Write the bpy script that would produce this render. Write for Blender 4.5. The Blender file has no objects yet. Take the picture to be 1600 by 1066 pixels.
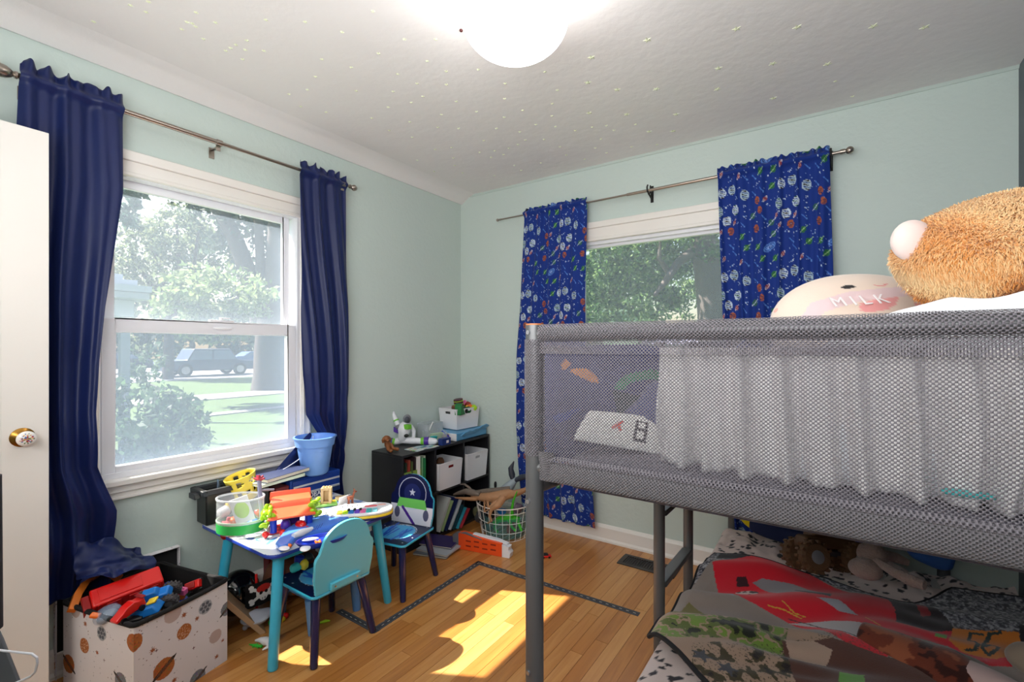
import bpy, bmesh, math, random
import numpy as np
from mathutils import Vector, Matrix, Euler
random.seed(7); rng = np.random.RandomState(7)
SC = bpy.context.scene
COL = SC.collection
PI = math.pi
V_ = Vector

# ---------------------------------------------------------------- camera
CF = 730.0; HX = 800.0; HY = 543.0
A0 = math.atan(500 / CF)
CAMF = Vector((-math.sin(A0), math.cos(A0), 0)); CAMR = Vector((math.cos(A0), math.sin(A0), 0))
CAM = Vector((2.435, -2.835, 1.252))
cd = bpy.data.cameras.new('camera'); cam = bpy.data.objects.new('camera', cd); COL.objects.link(cam)
cd.sensor_width = 36; cd.lens = CF / 1600 * 36; cd.shift_y = (HY - 533) / 1600; cd.clip_start = 0.02; cd.clip_end = 300
cam.location = CAM; cam.rotation_euler = (PI / 2, 0, A0)
SC.camera = cam

# ---------------------------------------------------------------- world, sun, exposure
SC.view_settings.view_transform = 'Standard'; SC.view_settings.look = 'None'
SC.view_settings.gamma = 1; SC.view_settings.use_curve_mapping = False
SC.view_settings.exposure = 0.72
W = bpy.data.worlds.new('sky'); SC.world = W; W.use_nodes = True
nt = W.node_tree; nt.nodes.clear()
sky = nt.nodes.new('ShaderNodeTexSky'); sky.sky_type = 'NISHITA'; sky.sun_disc = False
sky.sun_elevation = math.radians(49.7); sky.sun_rotation = math.radians(-62); sky.air_density = 1.3; sky.dust_density = 2.5
bg = nt.nodes.new('ShaderNodeBackground'); bg.inputs[1].default_value = 0.15
wo = nt.nodes.new('ShaderNodeOutputWorld')
nt.links.new(sky.outputs[0], bg.inputs[0]); nt.links.new(bg.outputs[0], wo.inputs[0])
def light(name, kind, loc, energy, color=(1, 1, 1), size=.5, rot=(0, 0, 0), size_y=None):
    l = bpy.data.lights.new(name, kind); l.energy = energy; l.color = color
    if kind == 'AREA':
        l.size = size
        if size_y: l.shape = 'RECTANGLE'; l.size_y = size_y
    elif kind == 'POINT': l.shadow_soft_size = size
    o = bpy.data.objects.new(name, l); COL.objects.link(o); o.location = loc; o.rotation_euler = rot
    return o
sun = light('sun', 'SUN', (-6, -4, 8), 16.0, (1.0, .93, .82))
sun.data.angle = math.radians(.6)
sun.rotation_euler = Vector((0.751, 0.391, -1)).to_track_quat('-Z', 'Y').to_euler()
# added fill lights, no real lamps: one in the hallway, one behind the camera
light('hall_fill', 'AREA', (1.3, -4.1, 2.3), 14, (1, .97, .93), 1.3, (math.radians(48), 0, 0), .6)
light('rear_fill', 'AREA', (1.9, -3.14, 1.6), 35, (.99, .99, 1), 1.7, (math.radians(124), 0, math.radians(8)), .8)

# ---------------------------------------------------------------- helpers
def lin(c):
    return tuple(((v / 255) / 12.92 if v / 255 <= .04045 else ((v / 255 + .055) / 1.055) ** 2.4) for v in c)
def linA(a):
    a = np.asarray(a, float) / 255
    return np.where(a <= .04045, a / 12.92, ((a + .055) / 1.055) ** 2.4)
def ray(px, py):
    return CAMF + CAMR * ((px - HX) / CF) + Vector((0, 0, -(py - HY) / CF))
def X(px, py, v): d = ray(px, py); return CAM + d * ((v - CAM.x) / d.x)
def Y(px, py, v): d = ray(px, py); return CAM + d * ((v - CAM.y) / d.y)
def Zp(px, py, v): d = ray(px, py); return CAM + d * ((v - CAM.z) / d.z)
def D(px, py, v): return CAM + ray(px, py) * v        # point at depth v

def nodes(name):
    m = bpy.data.materials.new(name); m.use_nodes = True; n = m.node_tree
    b = n.nodes['Principled BSDF']; return m, n, b
def pm(name, c, rough=.5, metal=0, var=.06, scale=8, bump=0, bscale=60, sheen=0, spec=.5, coat=0, trans=0, emit=None, stretch=None):
    m, n, b = nodes(name)
    L = n.links.new
    tc = n.nodes.new('ShaderNodeTexCoord'); src = tc.outputs['Object']
    if stretch:
        mp = n.nodes.new('ShaderNodeMapping'); mp.inputs['Scale'].default_value = stretch; L(src, mp.inputs[0]); src = mp.outputs[0]
    nz = n.nodes.new('ShaderNodeTexNoise'); nz.inputs['Scale'].default_value = scale; nz.inputs['Detail'].default_value = 3
    L(src, nz.inputs['Vector'])
    mx = n.nodes.new('ShaderNodeMix'); mx.data_type = 'RGBA'
    lc = lin(c)
    mx.inputs[6].default_value = (*[v * (1 - var) for v in lc], 1); mx.inputs[7].default_value = (*[min(1, v * (1 + var)) for v in lc], 1)
    L(nz.outputs[0], mx.inputs[0]); L(mx.outputs[2], b.inputs['Base Color'])
    b.inputs['Roughness'].default_value = rough; b.inputs['Metallic'].default_value = metal
    b.inputs['Specular IOR Level'].default_value = spec
    if sheen: b.inputs['Sheen Weight'].default_value = sheen
    if coat: b.inputs['Coat Weight'].default_value = coat
    if trans: b.inputs['Transmission Weight'].default_value = trans
    if emit: b.inputs['Emission Color'].default_value = (*lin(emit[0]), 1); b.inputs['Emission Strength'].default_value = emit[1]
    if bump:
        n2 = n.nodes.new('ShaderNodeTexNoise'); n2.inputs['Scale'].default_value = bscale; n2.inputs['Detail'].default_value = 4; L(src, n2.inputs['Vector'])
        bp = n.nodes.new('ShaderNodeBump'); bp.inputs['Strength'].default_value = bump; bp.inputs['Distance'].default_value = .01
        L(n2.outputs[0], bp.inputs['Height']); L(bp.outputs[0], b.inputs['Normal'])
    return m
def vc(name, rough=.8, sheen=0, bump=.15, bscale=300, spec=.3, transl=0):
    m, n, b = nodes(name); L = n.links.new
    a = n.nodes.new('ShaderNodeAttribute'); a.attribute_name = 'print'; L(a.outputs['Color'], b.inputs['Base Color'])
    b.inputs['Roughness'].default_value = rough; b.inputs['Sheen Weight'].default_value = sheen; b.inputs['Specular IOR Level'].default_value = spec
    if bump:
        tc = n.nodes.new('ShaderNodeTexCoord'); nz = n.nodes.new('ShaderNodeTexNoise'); nz.inputs['Scale'].default_value = bscale
        L(tc.outputs['Object'], nz.inputs['Vector']); bp = n.nodes.new('ShaderNodeBump'); bp.inputs['Strength'].default_value = bump; bp.inputs['Distance'].default_value = .004
        L(nz.outputs[0], bp.inputs['Height']); L(bp.outputs[0], b.inputs['Normal'])
    if transl:
        t = n.nodes.new('ShaderNodeBsdfTranslucent'); L(a.outputs['Color'], t.inputs[0]); ms = n.nodes.new('ShaderNodeMixShader'); ms.inputs[0].default_value = transl
        L(b.outputs[0], ms.inputs[1]); L(t.outputs[0], ms.inputs[2]); L(ms.outputs[0], n.nodes['Material Output'].inputs[0])
    return m
def clear(name, c=(255, 255, 255), alpha=.2, rough=.1, transl=False):
    m = bpy.data.materials.new(name); m.use_nodes = True; n = m.node_tree; n.nodes.clear(); L = n.links.new
    o = n.nodes.new('ShaderNodeOutputMaterial'); t = n.nodes.new('ShaderNodeBsdfTransparent'); ms = n.nodes.new('ShaderNodeMixShader')
    if transl:
        p = n.nodes.new('ShaderNodeMixShader'); p.inputs[0].default_value = .5
        d = n.nodes.new('ShaderNodeBsdfDiffuse'); d.inputs[0].default_value = (*lin(c), 1)
        q = n.nodes.new('ShaderNodeBsdfTranslucent'); q.inputs[0].default_value = (*lin(c), 1); L(d.outputs[0], p.inputs[1]); L(q.outputs[0], p.inputs[2])
    else:
        p = n.nodes.new('ShaderNodeBsdfPrincipled'); p.inputs['Base Color'].default_value = (*lin(c), 1); p.inputs['Roughness'].default_value = rough
    ms.inputs[0].default_value = alpha; L(t.outputs[0], ms.inputs[1]); L(p.outputs[0], ms.inputs[2]); L(ms.outputs[0], o.inputs[0])
    return m

class MB:
    def __init__(s): s.v = []; s.f = []; s.m = []; s.mi = 0; s.uv = None
    def add(s, vs, fs):
        o = len(s.v); s.v += [tuple(v) for v in vs]
        for f in fs: s.f.append(tuple(i + o for i in f)); s.m.append(s.mi)
        return s
    def box(s, c, d, rot=None, taper=1):
        hx, hy, hz = d[0] / 2, d[1] / 2, d[2] / 2
        vs = [Vector((x * hx * (1 if z < 0 else taper), y * hy * (1 if z < 0 else taper), z * hz)) for z in (-1, 1) for y in (-1, 1) for x in (-1, 1)]
        if rot is not None:
            R = rot if isinstance(rot, Matrix) else Euler(rot).to_matrix()
            vs = [R @ v for v in vs]
        c = Vector(c); vs = [v + c for v in vs]
        return s.add(vs, [(0, 2, 3, 1), (4, 5, 7, 6), (0, 1, 5, 4), (2, 6, 7, 3), (0, 4, 6, 2), (1, 3, 7, 5)])
    def mm(s, a, b): # min-max box
        return s.box([(a[i] + b[i]) / 2 for i in range(3)], [abs(b[i] - a[i]) for i in range(3)])
    def tube(s, pts, r, n=12, cap=True, closed=False):
        pts = [Vector(p) for p in pts]; k = len(pts); rs = r if isinstance(r, (list, tuple)) else [r] * k
        up = None; rings = []
        for i, p in enumerate(pts):
            if closed: t = pts[(i + 1) % k] - pts[i - 1]
            else: t = pts[min(i + 1, k - 1)] - pts[max(i - 1, 0)]
            t = t.normalized() if t.length > 1e-9 else Vector((0, 0, 1))
            if up is None:
                up = Vector((0, 0, 1)) if abs(t.z) < .9 else Vector((1, 0, 0))
            a = (up - t * up.dot(t)).normalized(); up = a; b = t.cross(a)
            rings.append([p + (a * math.cos(2 * PI * j / n) + b * math.sin(2 * PI * j / n)) * rs[i] for j in range(n)])
        vs = [v for r_ in rings for v in r_]; fs = []
        for i in range(k if closed else k - 1):
            i2 = (i + 1) % k
            for j in range(n): fs.append((i * n + j, i * n + (j + 1) % n, i2 * n + (j + 1) % n, i2 * n + j))
        if cap and not closed: fs.append(tuple(range(n))[::-1]); fs.append(tuple((k - 1) * n + j for j in range(n)))
        return s.add(vs, fs)
    def cyl(s, a, b, r, r2=None, n=16): return s.tube([a, b], [r, r if r2 is None else r2], n)
    def lathe(s, prof, c=(0, 0, 0), n=24, rot=None, sx=1, sy=1, ring=False):
        c = Vector(c); vs = []; R = Euler(rot).to_matrix() if rot is not None and not isinstance(rot, Matrix) else rot
        for (r, z) in prof:
            for j in range(n):
                v = Vector((r * sx * math.cos(2 * PI * j / n), r * sy * math.sin(2 * PI * j / n), z))
                vs.append((R @ v if R is not None else v) + c)
        k = len(prof); fs = [(i * n + j, i * n + (j + 1) % n, ((i + 1) % k) * n + (j + 1) % n, ((i + 1) % k) * n + j) for i in range(k if ring else k - 1) for j in range(n)]
        if ring: return s.add(vs, fs)
        if prof[0][0] > 1e-4: fs.append(tuple(range(n))[::-1])
        if prof[-1][0] > 1e-4: fs.append(tuple((k - 1) * n + j for j in range(n)))
        return s.add(vs, fs)
    def ball(s, c, r, n=16, rot=None, lump=0, seed=0, pw=1):
        r = (r, r, r) if isinstance(r, (int, float)) else r; c = Vector(c); R = Euler(rot).to_matrix() if rot is not None else None
        k = max(6, n // 2 + 2); vs = []; rr = random.Random(seed); ph = [rr.uniform(0, 6.28) for _ in range(6)]
        for i in range(k + 1):
            th = PI * i / k
            for j in range(n):
                p = 2 * PI * j / n; d = Vector((math.sin(th) * math.cos(p), math.sin(th) * math.sin(p), math.cos(th)))
                q = 1 + lump * (math.sin(3 * d.x + ph[0]) + math.sin(4 * d.y + ph[1]) + math.sin(5 * d.z + ph[2]) + .6 * math.sin(8 * d.x + 6 * d.y + ph[3])) / 3
                e = Vector([math.copysign(abs(d[a]) ** pw, d[a]) for a in range(3)])
                v = Vector((e.x * r[0], e.y * r[1], e.z * r[2])) * q
                vs.append((R @ v if R is not None else v) + c)
        fs = [(i * n + j, (i + 1) * n + j, (i + 1) * n + (j + 1) % n, i * n + (j + 1) % n) for i in range(k) for j in range(n)]
        return s.add(vs, fs)
    def prism(s, poly, org, ax, ay, th):   # outline in the plane ax, ay; thickness along ax x ay
        org = Vector(org); ax = Vector(ax); ay = Vector(ay); nn = ax.cross(ay).normalized() * th; n = len(poly)
        a = [org + ax * p[0] + ay * p[1] for p in poly]; b = [v + nn for v in a]
        return s.add(a + b, [tuple(range(n))[::-1], tuple(range(n, 2 * n))] + [(i, (i + 1) % n, n + (i + 1) % n, n + i) for i in range(n)])
    def build(s, name, mats, parent=None, smooth=False, bevel=0, kind=None, label=None, sub=0, seg=2):
        me = bpy.data.meshes.new(name); loc = Vector((0, 0, 0))
        pr = parent
        while pr is not None: loc = loc + pr.location; pr = pr.parent
        me.from_pydata([(v[0] - loc.x, v[1] - loc.y, v[2] - loc.z) for v in s.v], [], s.f)
        mats = mats if isinstance(mats, list) else [mats]
        for m in mats: me.materials.append(m)
        if len(mats) > 1: me.polygons.foreach_set('material_index', s.m)
        me.validate(); 
        bm = bmesh.new(); bm.from_mesh(me); bmesh.ops.remove_doubles(bm, verts=bm.verts, dist=1e-6); bmesh.ops.recalc_face_normals(bm, faces=bm.faces); bm.to_mesh(me); bm.free()
        if smooth:
            me.polygons.foreach_set('use_smooth', [True] * len(me.polygons))
            try: me.set_sharp_from_angle(angle=math.radians(40))
            except Exception: pass
        o = bpy.data.objects.new(name, me); COL.objects.link(o)
        if parent: o.parent = parent
        if bevel:
            b = o.modifiers.new('bevel', 'BEVEL'); b.width = bevel; b.segments = seg; b.limit_method = 'ANGLE'; b.angle_limit = math.radians(40)
            me.polygons.foreach_set('use_smooth', [True] * len(me.polygons))
            try: me.set_sharp_from_angle(angle=math.radians(60))
            except Exception: pass
            b.harden_normals = False
        if sub:
            b = o.modifiers.new('sub', 'SUBSURF'); b.levels = sub; b.render_levels = sub
        if kind: o['kind'] = kind
        if label: o['label'] = label
        return o
def tag(o, label=None, cat=None, group=None, kind=None):
    if label: o['label'] = label
    if cat: o['category'] = cat
    if group: o['group'] = group
    if kind: o['kind'] = kind
    return o
def thing(name, label, cat, loc=(0, 0, 0), group=None):
    o = bpy.data.objects.new(name, None); COL.objects.link(o); o.location = loc; o.empty_display_size = .05
    return tag(o, label, cat, group)
def solo(mb, name, mats, label, cat, group=None, **k):
    return tag(mb.build(name, mats, **k), label, cat, group)
def dup(root, loc=None, rotz=None):
    r = root.copy(); COL.objects.link(r)
    if loc is not None: r.location = loc
    if rotz is not None: r.rotation_euler = (0, 0, rotz)
    for ch in list(root.children):
        c = ch.copy(); COL.objects.link(c); c.parent = r
        for g in list(ch.children):
            d = g.copy(); COL.objects.link(d); d.parent = c
    return r

def vn(x, y, s=1., seed=0):   # smooth value noise -1..1
    r = np.random.RandomState(seed); T = r.uniform(-1, 1, (64, 64))
    x = np.asarray(x) * s; y = np.asarray(y) * s; xi = np.floor(x).astype(int); yi = np.floor(y).astype(int)
    fx = x - xi; fy = y - yi; fx = fx * fx * (3 - 2 * fx); fy = fy * fy * (3 - 2 * fy)
    g = lambda i, j: T[i % 64, j % 64]
    return (g(xi, yi) * (1 - fx) + g(xi + 1, yi) * fx) * (1 - fy) + (g(xi, yi + 1) * (1 - fx) + g(xi + 1, yi + 1) * fx) * fy
class Canvas:
    def __init__(s, w, h, res, bg):
        s.w, s.h, s.res = w, h, res; s.nx = int(w * res) + 2; s.ny = int(h * res) + 2
        s.a = np.zeros((s.ny, s.nx, 3)); s.a[:] = bg
        s.Yg, s.Xg = np.mgrid[0:s.ny, 0:s.nx] / res
    def put(s, mask, c, a=1.):
        mask = np.clip(mask, 0, 1)[..., None] * a; s.a = s.a * (1 - mask) + np.array(c, float) * mask
    def sub(s, x, y, r):
        i0 = max(0, int((x - r) * s.res)); i1 = min(s.nx, int((x + r) * s.res) + 2); j0 = max(0, int((y - r) * s.res)); j1 = min(s.ny, int((y + r) * s.res) + 2)
        return slice(j0, j1), slice(i0, i1)
    def ell(s, x, y, rx, ry, c, ang=0, ring=0, a=1.):
        sl = s.sub(x, y, max(rx, ry) * 1.1 + .004)
        dx = s.Xg[sl] - x; dy = s.Yg[sl] - y; ca, sa = math.cos(ang), math.sin(ang)
        u = (dx * ca + dy * sa) / rx; v = (-dx * sa + dy * ca) / ry; q = np.sqrt(u * u + v * v)
        m = (q < 1) & (q > 1 - ring if ring else True)
        m = m[..., None] * a; s.a[sl] = s.a[sl] * (1 - m) + np.array(c, float) * m
    def line(s, x0, y0, x1, y1, w, c, a=1.):
        sl = s.sub((x0 + x1) / 2, (y0 + y1) / 2, math.hypot(x1 - x0, y1 - y0) / 2 + w)
        dx, dy = x1 - x0, y1 - y0; L2 = dx * dx + dy * dy + 1e-12
        t = np.clip(((s.Xg[sl] - x0) * dx + (s.Yg[sl] - y0) * dy) / L2, 0, 1)
        d = np.hypot(s.Xg[sl] - x0 - t * dx, s.Yg[sl] - y0 - t * dy); m = (d < w / 2)[..., None] * a
        s.a[sl] = s.a[sl] * (1 - m) + np.array(c, float) * m
    def pline(s, pts, w, c):
        for p, q in zip(pts, pts[1:]): s.line(p[0], p[1], q[0], q[1], w, c)
    def mask(s, pts):
        m = np.zeros(s.Xg.shape, bool); n = len(pts)
        for i in range(n):
            x0, y0 = pts[i]; x1, y1 = pts[(i + 1) % n]
            if y0 == y1: continue
            cnd = (s.Yg >= min(y0, y1)) & (s.Yg < max(y0, y1)); xx = x0 + (s.Yg - y0) * (x1 - x0) / (y1 - y0)
            m ^= cnd & (s.Xg < xx)
        return m
    def poly(s, pts, c, a=1.): s.put(s.mask(pts).astype(float), c, a)
    def star(s, x, y, r, c, k=5, ang=0, inner=.45):
        s.poly([(x + (r if i % 2 == 0 else r * inner) * math.cos(ang + PI * i / k), y + (r if i % 2 == 0 else r * inner) * math.sin(ang + PI * i / k)) for i in range(2 * k)], c)
    def at(s, U, V): # sample at metres
        i = np.clip((U * s.res).astype(int), 0, s.nx - 1); j = np.clip((V * s.res).astype(int), 0, s.ny - 1)
        return linA(s.a[j, i])
def sheet(name, fn, nu, nv, mat, parent=None, canvas=None, uvm=None, cw=1, ch=1, thick=0, kind=None, label=None, rgb=None, keep=None):
    """grid surface; fn(U,V in 0..1) -> X,Y,Z; colours from canvas (metres cw x ch)"""
    U, V = np.meshgrid(np.linspace(0, 1, nu + 1), np.linspace(0, 1, nv + 1))
    Xs, Ys, Zs = fn(U, V); loc = Vector((0, 0, 0)); pr = parent
    while pr is not None: loc = loc + pr.location; pr = pr.parent
    P = np.stack([Xs - loc.x, Ys - loc.y, Zs - loc.z], -1).reshape(-1, 3)
    idx = np.arange((nu + 1) * (nv + 1)).reshape(nv + 1, nu + 1)
    q = np.stack([idx[:-1, :-1], idx[:-1, 1:], idx[1:, 1:], idx[1:, :-1]], -1).reshape(-1, 4)
    if keep is not None:
        k = keep((U[:-1, :-1] + U[1:, 1:]) / 2, (V[:-1, :-1] + V[1:, 1:]) / 2).reshape(-1); q = q[k]
    me = bpy.data.meshes.new(name); me.from_pydata(P.tolist(), [], q.tolist())
    me.polygons.foreach_set('use_smooth', [True] * len(me.polygons)); me.materials.append(mat)
    if canvas is not None or rgb is not None:
        c = canvas.at(U * cw, V * ch) if canvas is not None else rgb(U, V)
        c = c.reshape(-1, 3); ca = me.color_attributes.new('print', 'FLOAT_COLOR', 'POINT')
        ca.data.foreach_set('color', np.concatenate([c, np.ones((len(c), 1))], 1).ravel())
    uv = me.uv_layers.new(name='UVMap'); li = np.zeros(len(me.loops), int); me.loops.foreach_get('vertex_index', li)
    uvs = np.stack([U.ravel() * cw, V.ravel() * ch], -1)[li]; uv.data.foreach_set('uv', uvs.ravel())
    o = bpy.data.objects.new(name, me); COL.objects.link(o)
    if parent: o.parent = parent
    if thick:
        m = o.modifiers.new('solid', 'SOLIDIFY'); m.thickness = thick; m.offset = 0
    if kind: o['kind'] = kind
    if label: o['label'] = label
    return o
def text(name, body, size, mat, M, parent=None, ext=.001, align='CENTER'):
    c = bpy.data.curves.new(name, 'FONT'); c.body = body; c.size = size; c.extrude = ext; c.align_x = align; c.align_y = 'CENTER'
    t = bpy.data.objects.new(name, c); COL.objects.link(t); bpy.context.view_layer.update()
    me = bpy.data.meshes.new_from_object(t.evaluated_get(bpy.context.evaluated_depsgraph_get())); bpy.data.objects.remove(t)
    loc = Vector((0, 0, 0)); pr = parent
    while pr is not None: loc = loc + pr.location; pr = pr.parent
    me.transform(Matrix.Translation(-loc) @ M); me.materials.clear(); me.materials.append(mat)
    o = bpy.data.objects.new(name, me); COL.objects.link(o)
    if parent: o.parent = parent
    return o
def frame(o, ax, ay):
    ax = Vector(ax).normalized(); ay = Vector(ay); ay = (ay - ax * ay.dot(ax)).normalized(); az = ax.cross(ay); M = Matrix((ax, ay, az)).transposed().to_4x4(); M.translation = Vector(o); return M
def ip(z, pts):
    pts = sorted(pts); return np.interp(z, [p[0] for p in pts], [p[1] for p in pts])
# ---------------------------------------------------------------- materials of the room
RW, RL, RH = 3.085, -3.2, 2.44
M_wall = pm('wall_paint', (203, 217, 211), .55, var=.02, scale=1.5, bump=.25, bscale=35)
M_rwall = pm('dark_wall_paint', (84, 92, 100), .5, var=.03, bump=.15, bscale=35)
M_ceil = pm('ceiling_plaster', (240, 237, 236), .8, var=.02, scale=2, bump=.25, bscale=18)
M_trim = pm('trim_white', (240, 236, 230), .35, var=.015, scale=3)
M_vinyl = pm('vinyl_white', (240, 241, 246), .3, var=.01)
M_nickel = pm('brushed_nickel', (170, 160, 150), .28, 1, var=.08)
M_black = pm('black_iron', (22, 20, 22), .4, .3)
M_glass = clear('window_glass', (235, 245, 250), .05, .03)
M_screen = clear('insect_screen', (138, 153, 172), .25, transl=True)
M_screen2 = clear('insect_screen_light', (172, 186, 204), .17, transl=True)
def plank_mat():
    m, n, b = nodes('oak_plank'); L = n.links.new
    g = n.nodes.new('ShaderNodeNewGeometry'); oi = n.nodes.new('ShaderNodeObjectInfo')
    ad = n.nodes.new('ShaderNodeVectorMath'); ad.operation = 'MULTIPLY_ADD'
    cx = n.nodes.new('ShaderNodeCombineXYZ'); L(oi.outputs['Random'], cx.inputs[0]); L(oi.outputs['Random'], cx.inputs[1])
    ad.inputs[1].default_value = (17, 29, 0); L(cx.outputs[0], ad.inputs[0]); L(g.outputs['Position'], ad.inputs[2])
    mp = n.nodes.new('ShaderNodeMapping'); mp.inputs['Scale'].default_value = (38, 2.2, 1); L(ad.outputs[0], mp.inputs[0])
    nz = n.nodes.new('ShaderNodeTexNoise'); nz.inputs['Scale'].default_value = 1; nz.inputs['Detail'].default_value = 5; nz.inputs['Distortion'].default_value = 1.2; L(mp.outputs[0], nz.inputs['Vector'])
    cr = n.nodes.new('ShaderNodeValToRGB'); e = cr.color_ramp.elements
    e[0].position = .0; e[0].color = (*lin((156, 94, 40)), 1); e[1].position = 1; e[1].color = (*lin((224, 168, 102)), 1)
    q = cr.color_ramp.elements.new(.45); q.color = (*lin((194, 129, 64)), 1)
    mx = n.nodes.new('ShaderNodeMath'); mx.operation = 'MULTIPLY_ADD'; mx.inputs[1].default_value = .55; L(oi.outputs['Random'], mx.inputs[0])
    m2 = n.nodes.new('ShaderNodeMath'); m2.operation = 'MULTIPLY_ADD'; m2.inputs[1].default_value = .75; m2.inputs[2].default_value = -.14; L(nz.outputs[0], m2.inputs[0]); L(m2.outputs[0], mx.inputs[2])
    L(mx.outputs[0], cr.inputs[0]); L(cr.outputs[0], b.inputs['Base Color'])
    b.inputs['Roughness'].default_value = .28; b.inputs['Coat Weight'].default_value = .25; b.inputs['Coat Roughness'].default_value = .2
    bp = n.nodes.new('ShaderNodeBump'); bp.inputs['Strength'].default_value = .08; bp.inputs['Distance'].default_value = .003; L(nz.outputs[0], bp.inputs['Height']); L(bp.outputs[0], b.inputs['Normal'])
    return m
# floor
fl = MB().mm((-.1, RL - .1, -.08), (RW + .1, .1, -.016)).build('floor', pm('subfloor', (70, 42, 20), .9), kind='structure')
MP = plank_mat(); PWd = .0571
r_ = random.Random(3); ny = 0
for i in range(55):
    x0 = i * PWd; x1 = min(x0 + PWd, RW)
    if x1 - x0 < .01: continue
    y = RL - r_.uniform(0, .5)
    while y < 0:
        L_ = r_.choice((.55, .7, .85, 1.0, 1.15)); a, b = max(y, RL), min(y + L_, 0)
        if b - a > .03:
            m = MB().mm((x0 + .0007, a + .0007, -.016), (x1 - .0007, b - .0007, 0)); m.build('plank', MP, fl)
        y += L_
# ceiling, walls
MB().mm((-.1, RL - .1, RH), (RW + .1, .1, RH + .1)).build('ceiling', M_ceil, kind='structure')
W1 = (-2.235, -1.365, .72, 1.975)      # window 1 opening on the left wall: y0, y1, z0, z1
W2 = (1.0, 2.04, .93, 1.955)           # window 2 opening on the back wall: x0, x1, z0, z1
m = MB()
m.mm((-.14, RL, 0), (0, W1[0], RH)); m.mm((-.14, W1[1], 0), (0, 0, RH)); m.mm((-.14, W1[0], 0), (0, W1[1], W1[2])); m.mm((-.14, W1[0], W1[3]), (0, W1[1], RH))
m.build('wall_left', M_wall, kind='structure')
m = MB()
m.mm((-.14, 0, 0), (W2[0], .14, RH)); m.mm((W2[1], 0, 0), (RW + .1, .14, RH)); m.mm((W2[0], 0, 0), (W2[1], .14, W2[2])); m.mm((W2[0], 0, W2[3]), (W2[1], .14, RH))
m.build('wall_back', M_wall, kind='structure')
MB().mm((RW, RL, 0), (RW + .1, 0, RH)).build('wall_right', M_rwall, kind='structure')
DX0, DX1, DH = .27, 1.06, 2.02
m = MB(); m.mm((-.14, RL - .12, 0), (DX0, RL, RH)); m.mm((DX1, RL - .12, 0), (RW + .1, RL, RH)); m.mm((DX0, RL - .12, DH), (DX1, RL, RH))
m.build('wall_near', M_wall, kind='structure')
# hallway outside the open door
MB().mm((-.4, RL - 1.5, -.08), (2.4, RL - .1, 0)).build('floor_hall', pm('hall_floor', (170, 115, 60), .4), kind='structure')
m = MB(); m.mm((-.4, RL - 1.6, 0), (2.4, RL - 1.5, RH)); m.mm((-.5, RL - 1.6, 0), (-.4, RL - .12, RH)); m.mm((2.4, RL - 1.6, 0), (2.5, RL - .12, RH))
m.build('wall_hall', pm('hall_paint', (225, 220, 210), .6), kind='structure')
MB().mm((-.5, RL - 1.6, RH), (2.5, RL - .1, RH + .1)).build('ceiling_hall', M_ceil, kind='structure')
# cove along the left wall and plaster line at the back wall
m = MB(); pr = [(0, 0), (0, -.052), (.012, -.055), (.03, -.045), (.055, -.028), (.085, -.014), (.12, -.006), (.15, 0)]
m.prism(pr, (0, 0, RH), (1, 0, 0), (0, 0, 1), -RL + 0); 
o = m.build('trim_1', M_ceil, kind='structure', smooth=True)
m = MB(); m.prism([(0, 0), (0, -.012), (-.006, -.012), (-.016, 0)], (0, 0, RH), (0, 1, 0), (0, 0, 1), RW); m.build('trim_2', M_wall, kind='structure')
# baseboards
def baseboard(name, a, b, nrm):
    a = Vector(a); b = Vector(b); n = Vector(nrm); d = (b - a)
    m = MB(); pr = [(0, 0), (.024, 0), (.024, .012), (.018, .02), (.015, .024), (.015, .088), (.01, .098), (.006, .104), (0, .108)]
    L_ = d.length; t = d.normalized()
    vs0 = [a + n * p[0] + Vector((0, 0, p[1])) for p in pr]; vs1 = [v + d for v in vs0]; k = len(pr)
    m.add(vs0 + vs1, [tuple(range(k)), tuple(range(k, 2 * k))[::-1]] + [(i, (i + 1) % k, k + (i + 1) % k, k + i) for i in range(k)])
    return m.build(name, M_trim, kind='structure')
baseboard('baseboard_left', (0, RL, 0), (0, 0, 0), (1, 0, 0))
baseboard('baseboard_back', (0, 0, 0), (RW, 0, 0), (0, -1, 0))
baseboard('baseboard_right', (RW, RL, 0), (RW, 0, 0), (-1, 0, 0))
# ---------------------------------------------------------------- windows
def sides(m, y0, y1, z0, z1, w, x0, x1, wt=None, wb=None, axis='y'):
    wt = w if wt is None else wt; wb = w if wb is None else wb
    def bb(a0, a1, c0, c1):
        if axis == 'y': m.mm((x0, a0, c0), (x1, a1, c1))
        else: m.mm((a0, x0, c0), (a1, x1, c1))
    bb(y0, y0 + w, z0, z1); bb(y1 - w, y1, z0, z1); bb(y0 + w, y1 - w, z1 - wt, z1); bb(y0 + w, y1 - w, z0, z0 + wb)
w1 = thing('window_1', None, None, (0, -1.8, .72)); w1['kind'] = 'structure'
m = MB(); y0, y1 = -2.285, -1.305
m.mm((0, y0, 1.975), (.02, y1, 2.062)); m.mm((0, y0, 2.03), (.034, y1, 2.071)); m.mm((0, y0 + .03, 1.968), (.026, y1 - .03, 1.985))
for a, b in ((y0, y0 + .06), (y1 - .06, y1)):
    m.mm((0, a, .70), (.018, b, 1.98)); m.mm((0, a + .008, .70), (.024, a + .02, 1.98)); m.mm((0, b - .02, .70), (.024, b - .008, 1.98))
m.build('casing', M_trim, w1, bevel=.004)
m = MB(); m.mm((-.1, y0 - .01, .685), (.045, y1 + .01, .712)); m.build('stool', M_trim, w1, bevel=.006)
m = MB(); m.mm((0, y0, .625), (.014, y1, .685)); m.mm((0, y0, .655), (.024, y1, .685)); m.mm((0, y0, .625), (.02, y1, .637)); m.build('apron', M_trim, w1, bevel=.003)
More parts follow.
